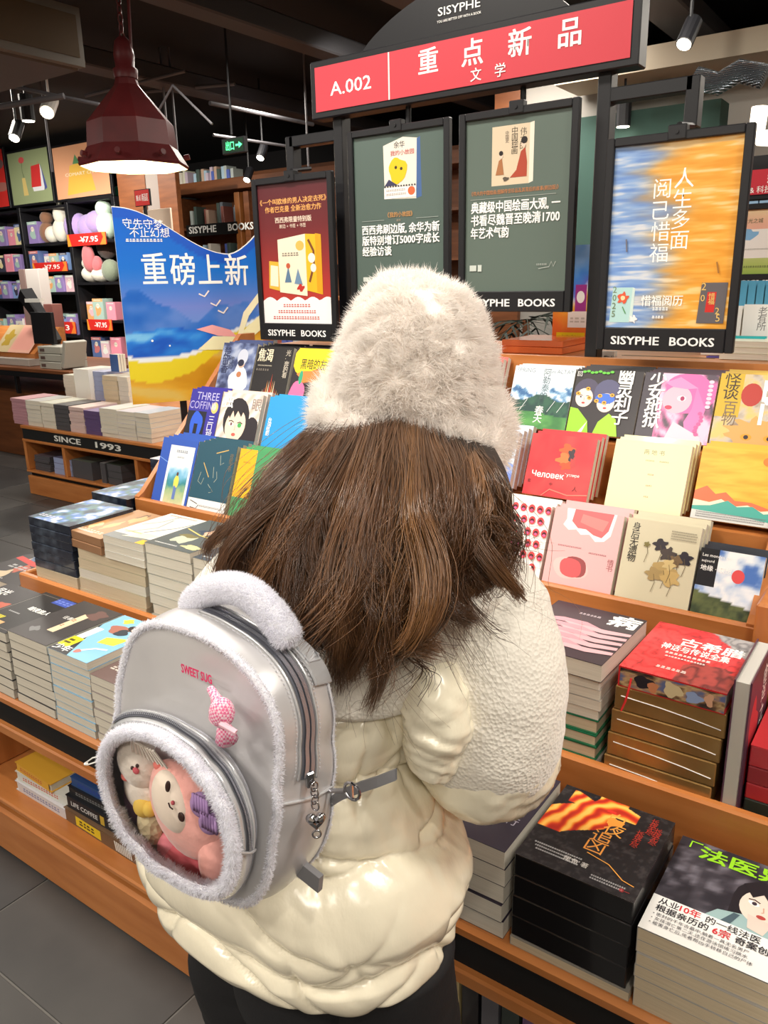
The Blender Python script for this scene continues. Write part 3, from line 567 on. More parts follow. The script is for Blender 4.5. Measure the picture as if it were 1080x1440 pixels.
for i in range(4):
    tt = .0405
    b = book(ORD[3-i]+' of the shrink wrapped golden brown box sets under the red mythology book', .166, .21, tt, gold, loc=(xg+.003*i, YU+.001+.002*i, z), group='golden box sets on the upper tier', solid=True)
    mb = MB(); mb.tube([(.01, -.0006, tt*.62), (.07, -.0006, tt*.56), (.12, -.0006, tt*.46), (.16, -.0006, tt*.34)], .0008, 5); mb.build('seam_glint', glint_white, b); z += tt+.0006  # pale tube shaped as the gloss streak along the wrap seam
e = book('red hardcover mythology collection with painted page edges, on the golden boxes', .16, .2, .034, pc((206, 40, 46)), paper, art_greek(.16, .2), (xg+.012, YU+.008, z), (0, 0, -.02), hard=True)
edge_paint(.156, .03).build('painted_edge', e, loc=(.003, -.0008, .002), rot=(math.pi/2, 0, 0))
MB().tube([(.022, -.004, .02), (.02, -.01, -.004), (.017, -.011, -.02), (.012, -.011, -.036)], .0018, 6).build('ribbon', plain((214, 40, 44)), e)
# upright book beside the golden boxes
xu = xg+.166+.014
eu = book('tall red and purple paperback standing on end beside the golden boxes', .16, .225, .024, pc((84, 50, 70)), mat('page_grey', (190, 186, 178), .7), None, (xu+.026, YU+.004, ZU), (math.radians(90), 0, math.radians(93)), hard='open')
eu.rotation_euler = (math.radians(90), 0, math.radians(90)); eu.location = (xu, YU+.002, ZU+.001)
A = Art(.16, .225, (84, 50, 70)); A.blob(.3, .5, .2, .3, (196, 50, 60), .3, 20, 3, 4); A.text('命运', .6, .8, .12, Wt, .01, vert=True); A.text('之书', .6, .5, .12, Wt, .01, vert=True); A.build('cover_art', eu, loc=(0, 0, .0243))
# red boxed books at the right frame edge
xr_ = -.155
box_r = pc((176, 34, 44)); zr = ZU
for i, (t, c, lb) in enumerate([(.03, pc((46, 54, 46)), 'dark green wrapped book, lowest of the short pile at the right edge'), (.026, box_r, 'red wrapped book second from below in the short pile at the right edge'), (.028, pc((140, 30, 40)), 'darker red wrapped book below the top one at the right edge'), (.034, box_r, 'bright red wrapped book on top of the short pile at the right edge')]):
    a = None
    if i == 3: a = Art(.19, .21, (200, 46, 54)); a.text('红', .6, .2, .2, Wt, .02)
    book(lb, .19, .21, t, c, loc=(xr_, YU+.02, zr), art=a, solid=True); zr += t+.0006
# ---------------------------------------------------------------- piles on the lower tier, left of the person
def art_generic(w, h, bg, seed, ttl=None, tc=Wt, ts=.12, blobs=5, pal=((200, 180, 150), (90, 110, 140), (180, 90, 70), (230, 220, 200))):
    r = random.Random(seed); A = Art(w, h, bg)
    for i in range(blobs): A.blob(r.uniform(.1, .9), r.uniform(.1, .9), r.uniform(.06, .22), r.uniform(.05, .18), pal[i % len(pal)], .3, 18, 4, r.random())
    if ttl: A.text(ttl, .08, r.choice([.72, .5, .3]), ts, tc, .02)
    A.dashes(.1, .6, .08, .02, tc, seed); return A
def art_blackframe(w, h):
    A = Art(w, h, (46, 44, 44)); A.line([(.05, .06), (.95, .06), (.95, .94), (.05, .94), (.05, .06)], .008, (150, 140, 130)); A.text('暗夜旅人', .4, .55, .08, Wt, .02); A.dashes(.2, .5, .4, .02, (200, 200, 200), 2); A.rect(.5, .82, 1, .98, (62, 84, 170)); A.dashes(.52, .98, .86, .07, (110, 130, 210), 1); A.rect(0, 0, .6, .18, (206, 160, 110)); 
    for i in range(8): A.poly([(.05*i, .2), (.05*i+.03, .2), (.05*i+.05, .28), (.05*i+.02, .28)], (226, 214, 60))
    return A
def art_label(w, h):
    A = Art(w, h, (70, 66, 66)); A.rect(.5, .25, .66, .75, (226, 204, 170)); A.dashes(.52, .64, .4, .05, (180, 120, 90), 1); A.dashes(.52, .64, .55, .05, (180, 120, 90), 2); A.blob(.72, .8, .16, .12, (110, 84, 80), .3, 18, 4, 2); A.blob(.3, .2, .1, .06, (120, 120, 120), .3, 18, 4, 3); A.text('往事', .3, .55, .06, Wt); return A
def art_comic(w, h):
    A = Art(w, h, (136, 190, 224)); A.poly([(0, 0), (0, .7), (.2, .4), (.5, 0)], (52, 52, 56)); A.rect(.02, .3, .2, .62, (226, 226, 220)); A.rect(0, .12, .26, .34, (236, 226, 40)); A.dashes(.02, .24, .18, .1, (90, 80, 30), 2); A.blob(.42, .7, .2, .1, (170, 110, 96), .2, 20, 3, 2); A.blob(.66, .82, .15, .1, (56, 46, 46), .2, 20, 3, 5); A.ell(.68, .8, .08, .06, (226, 196, 180)); A.blob(.56, .66, .12, .08, (60, 66, 76), .2, 16, 3, 7)
    A.poly([(.5, .5), (.9, .6), (.85, .4), (.52, .36)], (238, 226, 80)); A.blob(.3, .9, .1, .06, (238, 226, 80), .3, 16, 4, 4); A.blob(.9, .9, .1, .05, (230, 220, 90), .3, 16, 4, 9); A.line([(.5, .12), (.7, .26), (.9, .3)], .03, (236, 236, 240)); A.blob(.52, .12, .06, .04, (214, 120, 110), .2, 14, 3, 1); A.text('少年', .04, .04, .1, Wt, .02); return A
def art_strip(w, h):
    A = Art(w, h, (110, 90, 86)); 
    for i in range(5): A.dashes(.1, .9, .2+.15*i, .06, (206, 196, 186), i)
    return A
stack(-2.02, YT, Z1, .15, .2, 6, .027, pc((60, 56, 56)), 'dark paperback at the very left edge of the lower tier', art_generic(.15, .2, (56, 52, 54), 3, '月光'), seed=5, pm=paper)
stack(-1.86, YT, Z1, .156, .205, 7, .024, pc((50, 48, 48)), 'black framed paperback with a dark blue strip, left end of the lower tier', art_blackframe(.156, .205), seed=6)
stack(-1.692, YT, Z1, .154, .205, 8, .0225, pc((60, 58, 60)), 'dark grey paperback with upright cream label on the lower tier', art_label(.154, .205), seed=7)
stack(-1.532, YT, Z1, .142, .205, 10, .0178, pc((140, 180, 206)), 'light blue comic style paperback with yellow blocks', art_comic(.142, .205), seed=8)
stack(-1.384, YT, Z1, .14, .2, 8, .0195, pc((150, 140, 136)), 'brown grey paperback with pale strips, half behind the backpack', art_strip(.14, .2), seed=9)
stack(-1.236, YT, Z1, .14, .2, 8, .02, pc((190, 184, 172)), 'cream paperback lying behind the backpack', Art(.14, .2, (206, 200, 186)), seed=10)
stack(-1.088, YT, Z1, .14, .2, 7, .021, pc((120, 130, 140)), 'slate blue paperback lying behind the backpack', Art(.14, .2, (110, 124, 140)), seed=11)
# left return of the lower tier
stack(-2.30, .90, Z1, .225, .15, 4, .022, pc((196, 150, 146)), 'pale pink patterned paperback at the left end of the table', art_generic(.225, .15, (206, 176, 170), 5), seed=12)
stack(-2.30, 1.10, Z1, .235, .19, 5, .026, pc((50, 44, 46)), 'dark paperback with a red band at the left end of the table', (lambda A: (A.line([(0, .8), (.5, .7), (1, .82)], .12, (196, 60, 56)), A.dashes(.2, .9, .45, .12, (170, 170, 170), 2), A)[-1])(art_generic(.235, .19, (54, 50, 52), 8, None)), seed=13)
stack(-2.30, 1.32, Z1, .235, .19, 6, .024, pc((220, 218, 212)), 'plain white paperback at the left end of the table', Art(.235, .19, (226, 224, 218)), seed=14)
# upper tier, left
def art_forest(w, h):
    return Art(w, h).field(lambda x, y: ramp(fbm(x*5, y*5, 4, 31), [(.3, (30, 40, 60)), (.45, (60, 76, 96)), (.55, (90, 130, 120)), (.62, (70, 110, 190)), (.75, (210, 214, 210))]), 40, 40)
z = ZU
for i in range(2): book(('lowest', 'second lowest')[i]+' cream paged book under the dark wrapped paperbacks, left end', .186, .2, .026, pc((200, 186, 160)), paper2, None, (-1.965, YU, z)); z += .0264
navy = mat('navy_wrap', (30, 36, 50), .3, coat=.5, var=((66, 76, 90), 30, .45, .7))
A = art_forest(.186, .2); A.dashes(.06, .6, .12, .07, (190, 190, 200), 1)
stack(-1.968, YU+.001, z, .186, .2, 6, .0232, navy, 'dark blue and green forest paperback at the left end of the upper tier', A, 'dark wrapped paperback under the forest cover', solid=True, seed=15)
z = ZU
for i, t in enumerate((.03, .03, .026, .026, .026)):
    book(ORD[4-i]+' of the thick cream paged books under the tan cover', .265, .19, t, pc((186, 176, 150)), paper2 if i != 2 else paper, None, (-1.77+.002*i, YU+.001*i, z)); z += t+.0004
A = art_generic(.15, .215, (176, 134, 96), 9, None, pal=((206, 170, 120), (120, 90, 70), (196, 140, 90), (226, 200, 150))); A.dashes(.1, .8, .1, .06, (226, 206, 180), 3)
stack(-1.80, YU+.006, z, .15, .215, 2, .022, pc((150, 110, 78)), 'tan brown illustrated paperback askew on the thick cream books', A, seed=16, rz=-.06, solid=True)
def art_white(w, h):
    A = Art(w, h, (222, 220, 210)); A.rect(0, .0, 1, .16, (120, 124, 124)); A.rect(.8, 0, 1, .12, (226, 180, 50)); A.poly([(.3, .1), (.8, .16), (.9, .3), (.6, .3)], (240, 236, 190)); A.line([(.2, .2), (.5, .5), (.4, .8)], .03, (170, 170, 164)); A.line([(.5, .3), (.8, .6), (.9, .8)], .02, (130, 130, 126)); A.line([(.1, .5), (.3, .7), (.35, .95)], .02, (160, 160, 150)); A.dashes(.1, .8, .92, .03, (200, 140, 130), 2)
    for i in range(9): A.poly([(.1+.05*i, .24), (.13+.05*i, .24), (.12+.05*i, .29)], (200, 190, 90))
    return A
stack(-1.636, YU-.004, z+.0, .15, .215, 3, .0195, pc((206, 204, 196)), 'white and yellow paperback topmost beside the tan one', art_white(.15, .215), seed=17, jit=.001)
A = art_generic(.156, .205, (86, 92, 90), 12, None, pal=((60, 70, 84), (190, 194, 170), (220, 180, 150), (226, 214, 150), (120, 110, 60))); A.line([(.05, .62), (.5, .5), (.95, .46)], .02, (226, 200, 110)); A.rect(.6, .86, 1, 1, (70, 80, 150))
stack(-1.482, YU, ZU, .156, .205, 8, .0254, pc((150, 150, 140)), 'dark patterned paperback with pale figures beside the white one', A, seed=18, jit=.005)
A = art_generic(.15, .205, (70, 78, 84), 14, None)
stack(-1.318, YU, ZU, .15, .205, 8, .0245, pc((160, 156, 146)), 'slate paperback at the hair edge on the upper tier', A, seed=19, jit=.004)
for i in range(2): stack(-1.16+.15*i, YU, ZU, .14, .2, 6, .026, pc(((180, 160, 140), (90, 100, 120), (206, 200, 190), (130, 70, 60))[i]), ('sand', 'steel blue', 'ivory', 'rust')[i]+' paperback on the upper tier behind the person', Art(.14, .2, ((180, 160, 140), (90, 100, 120), (206, 200, 190), (130, 70, 60))[i]), seed=40+i)
# beside the rack's left flank
A = art_forest(.17, .22); stack(-2.016, 1.345, ZU, .16, .2, 7, .0285, navy, 'forest green and navy paperback beside the rack end', A, 'dark wrapped paperback beside the rack end', solid=True, seed=21)
A = art_generic(.165, .2, (214, 206, 212), 22, None, pal=((230, 150, 160), (190, 200, 214), (240, 236, 230), (200, 120, 130)))
stack(-2.02, 1.57, ZU, .16, .2, 9, .0285, navy, 'pale pink printed paperback on the dark pile behind the rack end', A, 'dark wrapped paperback under the pink print', solid=True, seed=22)
for i, (c, t) in enumerate([((56, 48, 56), .02), ((120, 60, 70), .022), ((200, 110, 96), .02), ((236, 206, 160), .012), ((24, 20, 22), .02)]):
    b = book(('dark slate', 'maroon', 'salmon red', 'thin cream', 'black')[i]+' paperback standing upright by the rack end', .15, .235, t, pc(c), paper2, None, (-2.022+.036*i, 1.815, .668), (math.radians(82), 0, 0), hard='open')
    b.rotation_euler = (math.radians(90), 0, math.radians(90)); b.location = (-2.016+.028*i, 1.81+.012*i, ZU+.208)
MB().box(-2.02, 1.80, .668, -1.85, 2.0, .874).build('end_riser', wood, tbl)

# ---------------------------------------------------------------- books on the open lower shelf
z = .182; X0 = PX(22, 1110, .9)
for i, (lb, w, h, t, c, rz) in enumerate([('white spined book lying lowest in the left shelf pile', .26, .18, .028, (206, 204, 208), .0), ('white and pale green book in the left shelf pile', .24, .17, .026, (214, 216, 210), .03), ('yellow and orange book on the left shelf pile', .17, .14, .024, (224, 170, 60), -.04)]):
    b = book(lb, w, h, t, pc(c), paper, None, (X0+.004, .9+.004*i, z), (0, 0, rz), hard='open')
    A = Art(w*.9, t*.9, c); A.dashes(.1, .8, .3, .4, (200, 90, 60) if i else (120, 130, 170), i); A.build('spine_print', b, loc=(w*.05, -.0004, t*.05), rot=(math.pi/2, 0, 0)); z += t+.0005
for i in range(4): book(ORD[3-i]+' grey paperback in the pile at the back of the lower shelf', .15, .14, .028, pc(((90, 90, 100), (60, 110, 80), (120, 120, 126), (80, 80, 90))[i]), paper, None, (X0+.01+.004*i, 1.10, .182+.0285*i))
z = .182; X1 = PX(94, 1165, .9)
for i, (lb, w, h, t, c, dc) in enumerate([('brown cover book with yellow tag, lowest in the middle shelf pile', .30, .2, .036, (110, 84, 62), (226, 200, 40)), ('black book with white spine letters in the middle shelf pile', .27, .19, .034, (30, 32, 38), (220, 220, 220)), ('second black book in the middle shelf pile', .25, .19, .024, (26, 28, 32), (120, 120, 120)), ('blue book on top of the middle shelf pile', .25, .19, .024, (44, 76, 130), (30, 60, 160))]):
    b = book(lb, w, h, t, pc(c), paper, None, (X1+.006*i, .9+.006*i, z), (0, 0, (-.02, .01, .03, .02)[i]), hard='open')
    A = Art(w*.96, t*.9, c)
    if i == 0:
        A.rect(.15, .1, .5, .9, (226, 196, 40)); A.dashes(.2, .46, .3, .4, (60, 50, 30), 2)
        for k in range(9): A.poly([(.7+.025*k, .1), (.715+.025*k, .1), (.70+.025*k, .9), (.685+.025*k, .9)], (230, 230, 226))
    elif i == 1: A.text('LIFE COFFEE', .06, .3, .45, dc, .02, fitw=.4); A.rect(.5, .1, .56, .9, (206, 170, 60)); A.text('SPACE', .62, .3, .4, dc, 0, fitw=.2)
    else: A.dashes(.1, .7, .3, .4, dc, i)
    A.build('spine_print', b, loc=(w*.02, -.0004, t*.05), rot=(math.pi/2, 0, 0)); z += t+.0005
for i, (c, n) in enumerate([((60, 110, 96), 'green'), ((140, 120, 110), 'taupe'), ((70, 70, 80), 'charcoal')]): book(n+' paperback standing on the lower shelf behind the coat', .03, .16, .2, pc(c), loc=(X1+.33+.034*i, 1.12, .182), rot=(math.radians(90), 0, 0))
X2 = PX(640, 1400, .95)
for i, (c, n) in enumerate([((190, 186, 180), 'silver grey'), ((190, 170, 120), 'tan'), ((30, 30, 34), 'black lettered'), ((90, 90, 96), 'grey'), ((50, 60, 56), 'dark green'), ((110, 80, 120), 'mauve'), ((180, 180, 190), 'pale')]):
    b = book(n+' book standing on the lower shelf right of the coat', .17, .19, .03, pc(c), paper, None, (X2-.05+.036*i, 1.10, .183), (math.radians(90), 0, math.radians(90)))
    b.rotation_euler = (math.radians(90), 0, math.radians(90)); b.location = (X2-.03+.036*i, .90, .183)
b = book('pale blue and white book lying across the standing books', .2, .16, .02, pc((206, 212, 220)), paper, None, (X2-.03, .905, .375-.002))

# ================================================================ SIGN GANTRY, HEADER SIGN, HANGING POSTERS
gan = empty('sign_gantry', 'black steel gantry with two posts and side arms behind the book rack', 'sign stand', (0, 0, 0))
YG = 1.80
for x in (-1.435, -.705): MB().box(x, YG+.02, .668, x+.03, YG+.06, 1.92, c=.002).build('post', black, gan)
def arm(x0, x1, zt, zb):
    a, b = sorted((x0, x1)); m = MB(); m.box(a, YG+.022, zt-.028, b, YG+.058, zt, c=.002); m.box(x1-.014, YG+.022, zb, x1+.014, YG+.058, zt, c=.002); m.build('arm', black, gan)
arm(-1.42, -1.595, 1.842, 1.745); arm(-.69, -.505, 1.838, 1.742)
for x in (-1.2, -.885): MB().tube([(x, YG+.03, 1.89), (x, YG+.03, 1.815)], .007, 8).build('hanger_rod', black, gan)
hs = empty('header_sign', 'long red header sign A.002 in a black frame with arched top', 'sign', (-1.05, YG, 1.94))
def loc_(m, dx, dy, dz): m.V = [(x-dx, y-dy, z-dz) for x, y, z in m.V]; return m
m = MB(); m.box(-1.49, YG, 1.868, -.612, YG+.05, 2.006, c=.003); loc_(m, -1.05, YG, 1.94).build('frame', black, hs)
arch = [(-1.33+.56*t, 2.004+.105*math.sin(math.pi*t)**.8) for t in np.linspace(0, 1, 25)]
m = MB(); m.prism(arch, lambda p: (p[0], YG+.012, p[1]), lambda p: (p[0], YG+.035, p[1])); loc_(m, -1.05, YG, 1.94).build('arched_top', black, hs)
SW, SH = .842, .106
A = Art(SW, SH, (202, 62, 74)); A.rect(.278, 0, .283, 1, (246, 226, 222)); A.text('A.002', .06, .32, .33, Wt, .01, fitw=.155); A.text('重点新品', 0, 0, .01, (202, 62, 74))
for i, ch in enumerate('重点新品'): A.text(ch, .385+.142*i, .44, .44, Wt, .02, ax='l')
A.text('文', .555, .09, .22, Wt, .01); A.text('学', .63, .09, .22, Wt, .01)
A.build('sign_face', hs, MAT['print_matt'], loc=(-1.472+1.05, -.002, 1.884-1.94), rot=(math.pi/2, 0, 0))
A = Art(.14, .06, None); A.clip = False; A.text('SISYPHE', .1, .4, .32, Wt, .01, fitw=.8); A.text('YOU ARE BETTER OFF WITH A BOOK', .08, .16, .1, Wt, .0, fitw=.84); A.line([(.44, .86), (.5, .94), (.56, .86)], .05, Wt)
A.build('crest_lettering', hs, MAT['print_matt'], loc=(-1.115+1.05, .0105, 2.022-1.94), rot=(math.pi/2, 0, 0))
glossp = mat('poster_print', attr=True, rough=.38, coat=.15, coat_rough=.3)
def poster(label, x0, x1, z0, z1, y, art, brand=True, bz=.038, b=.017, rz=0.):
    w, h = x1-x0, z1-z0; e = empty('hanging_poster', label, 'poster', (x0, y, z0), rz)
    m = MB(); m.box(0, 0, 0, b, .016, h, c=.002); m.box(w-b, 0, 0, w, .016, h, c=.002); m.box(b, 0, h-b, w-b, .016, h, c=.002); m.box(b, 0, 0, w-b, .016, bz+.01, c=.002); m.box(b, .008, bz, w-b, .014, h-b); m.build('frame', black, e)
    art.build('poster_print', e, glossp, loc=(b, .0075, bz+.01), rot=(math.pi/2, 0, 0))
    MB().box(w/2-.018, -.003, h-.016, w/2+.018, .019, h+.012, c=.002).tube([(w/2, -.005, h-.002), (w/2, -.001, h-.002)], .004, 8).build('clip', black, e)
    if brand:
        A = Art(w, bz, None); A.clip = False; A.text('SISYPHE', .12, .34, .5, (236, 236, 236), .025, fitw=.36); A.build('lettering_name', e, MAT['print_matt'], loc=(0, -.0008, 0), rot=(math.pi/2, 0, 0)); A = Art(w, bz, None); A.clip = False; A.text('BOOKS', .56, .34, .5, (236, 236, 236), .025, fitw=.31); A.build('lettering_kind', e, MAT['print_matt'], loc=(0, -.0008, 0), rot=(math.pi/2, 0, 0))
    return e
def A1(w, h):
    A = Art(w, h, (120, 40, 42)); A.field(lambda x, y: ramp(y, [(0, (190, 60, 50)), (.3, (168, 50, 46)), (.7, (104, 36, 40)), (1, (84, 34, 40))]), 2, 16)
    A.text('《一个叫欧维的男人决定去死》', .03, .86, .034, (238, 176, 100), .015, fitw=.94); A.text('作者巴克曼 全新治愈力作', .1, .805, .036, (238, 176, 100), .015, fitw=.8); A.text('西西弗限量特别版', .24, .73, .034, (240, 220, 200), .015, fitw=.52); A.text('刷边 + 书签 + 书签', .3, .69, .024, (240, 220, 200), 0, fitw=.38)
    A.poly([(.66, .24), (.66, .64), (.88, .63), (.88, .21)], (232, 180, 40)); A.poly([(.8, .64), (.88, .63), (.88, .21), (.8, .23)], (214, 156, 30)); A.poly([(.26, .23), (.26, .61), (.66, .64), (.66, .2)], (238, 226, 200)); A.poly([(.1, .26), (.12, .46), (.26, .45), (.26, .24)], (226, 176, 60)); A.poly([(.12, .28), (.14, .43), (.25, .42), (.24, .27)], (236, 224, 200))
    A.line([(.7, .3), (.77, .42), (.77, .52), (.7, .6)], .02, (120, 70, 40)); A.ell(.74, .47, .05, .035, (236, 232, 220)); A.ell(.76, .4, .04, .03, (236, 232, 220)); A.ell(.58, .56, .06, .035, (220, 180, 90)); A.dashes(.32, .6, .49, .024, (130, 120, 110), 1); A.poly([(.34, .3), (.4, .42), (.44, .3)], (90, 120, 150)); A.poly([(.48, .29), (.54, .4), (.6, .28)], (110, 140, 170)); A.ell(.4, .42, .03, .02, (190, 90, 60)); A.blob(.57, .26, .05, .025, (190, 50, 44), .4, 14, 4, 1)
    A.poly([(0, 0), (0, .17)]+[(t, .165+.03*abs(math.sin(t*15))) for t in np.linspace(0, 1, 30)]+[(1, 0)], (240, 236, 236))
    for k in range(3): A.dashes(.3-.08*k, .7+.08*k, .12-.045*k, .022, (190, 70, 60), k)
    return A
GR = (82, 98, 92)
def A2(w, h):
    A = Art(w, h, GR); A.poly([(.35, .6), (.34, .93), (.56, .97), (.74, .95), (.76, .6), (.7, .59)], (226, 220, 206)); A.poly([(.7, .59), (.71, .95), (.745, .96), (.76, .6)], (70, 100, 150)); A.text('余华', .46, .91, .034, (60, 50, 60), .01); A.text('我的小故园', .42, .865, .026, (200, 90, 90), .01, fitw=.26)
    A.blob(.5, .77, .1, .08, (226, 190, 30), .15, 20, 3, 1); A.ell(.48, .79, .015, .01, (60, 50, 30)); A.ell(.54, .78, .015, .01, (60, 50, 30)); A.poly([(.35, .68), (.5, .68), (.4, .72)], (60, 60, 90)); A.rect(.345, .6, .7, .67, (236, 232, 226)); A.dashes(.37, .6, .645, .012, (150, 130, 130), 1); A.dashes(.37, .6, .62, .012, (150, 130, 130), 2); A.ell(.65, .64, .04, .027, (206, 100, 60))
    for i in range(12): A.rect(.35+.03*i, .67, .365+.03*i, .68, (40, 40, 50))
    A.text('《我的小故园》', .38, .485, .028, (206, 150, 90), .01, fitw=.28); A.line([(.08, .468), (.34, .468)], .003, (150, 160, 155)); A.line([(.7, .468), (.94, .468)], .003, (150, 160, 155)); A.text('余华', .48, .455, .014, (170, 150, 130))
    A.text('西西弗刷边版, 余华为新', .08, .385, .052, Wt, .03, fitw=.87); A.text('版特别增订5000字成长', .08, .315, .052, Wt, .03, fitw=.87); A.text('经验访谈', .08, .245, .052, Wt, .03, fitw=.34); A.rect(.08, .07, .17, .1, (200, 206, 200)); A.rect(.19, .068, .235, .102, (200, 206, 200)); return A
def A3(w, h):
    A = Art(w, h, (92, 106, 98)); A.rect(.26, .62, .62, .95, (214, 196, 168)); A.poly([(.62, .62), (.62, .95), (.66, .955), (.66, .63)], (232, 222, 206)); A.text('伟大的', .53, .89, .036, (70, 60, 50), .0, vert=True); A.text('中国绘画', .45, .9, .036, (70, 60, 50), 0, vert=True, gap=1.0); A.text('中国史', .39, .9, .02, (120, 110, 100), 0, vert=True)
    A.poly([(.44, .66), (.5, .7), (.54, .8), (.58, .82), (.6, .74), (.6, .66)], (170, 70, 50)); A.ell(.565, .84, .022, .02, (226, 200, 180)); A.ell(.57, .86, .03, .02, (40, 34, 34)); A.poly([(.3, .68), (.33, .76), (.36, .77), (.38, .68)], (166, 110, 70)); A.ell(.35, .785, .018, .016, (226, 200, 180)); A.ell(.35, .8, .02, .014, (40, 34, 34)); A.blob(.4, .655, .03, .012, (90, 80, 70), .3, 12, 3, 1)
    A.text('《伟大的中国绘画:图解传世珍品及其背后的故事(刷边版)》', .06, .575, .022, (196, 130, 84), .01, fitw=.84); A.line([(.05, .55), (.88, .55)], .003, (160, 166, 160)); A.text('典藏级中国绘画大观, 一', .06, .475, .055, Wt, .03, fitw=.86); A.text('书看尽魏晋至晚清1700', .06, .4, .055, Wt, .03, fitw=.86); A.text('年艺术气韵', .06, .325, .055, Wt, .03, fitw=.38)
    A.rect(.05, .125, .12, .16, (196, 204, 196)); A.rect(.135, .122, .175, .162, (196, 204, 196)); A.dashes(.72, .82, .15, .01, (170, 176, 170), 1); A.line([(.74, .13), (.84, .14), (.86, .17), (.88, .14), (.9, .17)], .004, (170, 176, 170)); return A
def A4(w, h):
    def f(x, y):
        n = fbm(x*2+5, y*14, 4, 3); s = fbm(x*4, y*60, 3, 5); e = x-.42-.22*(y-.5)*-1-.5*(n-.5)-.25*(y < .28)*(.28-y)*-3
        t = 1/(1+np.exp(-e*16)); o = ramp(s, [(.3, (224, 150, 44)), (.6, (236, 172, 72)), (.72, (240, 200, 130))]); b = ramp(s, [(.3, (104, 142, 206)), (.55, (136, 170, 218)), (.72, (206, 212, 222))])
        return o*t[:, None]+b*(1-t[:, None])
    A = Art(w, h); A.field(f, 60, 160); A.text('阅己惜福', .34, .72, .088, Wt, .0, vert=True, gap=1.3); A.text('人生多面', .5, .765, .088, Wt, .0, vert=True, gap=1.22)
    A.poly([(.03, .03), (.05, .23), (.22, .23), (.2, .03)], (178, 216, 214)); A.poly([(.2, .03), (.22, .23), (.24, .225), (.23, .04)], (206, 226, 220)); A.text('2025', .05, .2, .04, (120, 140, 110), .01, vert=True, gap=1.15); A.blob(.14, .17, .045, .03, (220, 90, 60), .4, 18, 5, 1); A.blob(.14, .17, .02, .014, (236, 216, 170), .1, 10, 3, 1); A.line([(.14, .12), (.17, .08)], .006, (90, 150, 90)); A.blob(.24, .05, .03, .02, (240, 236, 236), .5, 16, 5, 3)
    A.poly([(.76, .03), (.78, .25), (.98, .25), (.97, .03)], (96, 92, 96)); A.poly([(.82, .09), (.83, .2), (.9, .2), (.89, .09)], (200, 44, 40)); A.text('惜福', .84, .165, .028, (226, 190, 110), .01, vert=True); A.text('2', .78, .21, .045, (226, 190, 110)); A.text('0', .78, .15, .04, (226, 190, 110)); A.text('2', .9, .08, .04, (226, 190, 110)); A.text('5', .91, .04, .045, (226, 190, 110))
    A.text('惜福阅历', .3, .13, .05, Wt, .015, fitw=.34); A.dashes(.4, .54, .1, .016, Wt, 1); A.dashes(.4, .5, .055, .014, Wt, 2); A.line([(.14, .5), (.15, .43)], .008, (110, 110, 120)); A.line([(.88, .36), (.9, .3)], .008, (160, 110, 50)); return A
def mk(label, x0, x1, z0, z1, y, fn, **k): b = .017; bz = .038; poster(label, x0, x1, z0, z1, y, fn(x1-x0-2*b, z1-z0-b-bz-.01), **k)
mk('dark red hanging poster with yellow book box and white cloud edge', -1.672, -1.384, 1.292, 1.730, 1.74, A1)
mk('grey green hanging poster with a white book and yellow figure, behind the hat', -1.36, -1.052, 1.375, 1.822, 1.78, A2)
mk('grey green hanging poster showing a book with two robed women', -1.026, -.728, 1.373, 1.822, 1.78, A3)
mk('blue and orange brushstroke hanging poster with vertical white characters', -.641, -.357, 1.296, 1.721, 1.72, A4)
# hooks for the two outer posters
for x, z in ((-1.528, 1.742), (-.499, 1.733)): MB().tube([(x, YG+.03, z+.012), (x, 1.752 if x < -1 else 1.73, z)], .006, 8).build('hanger_hook', black, gan)

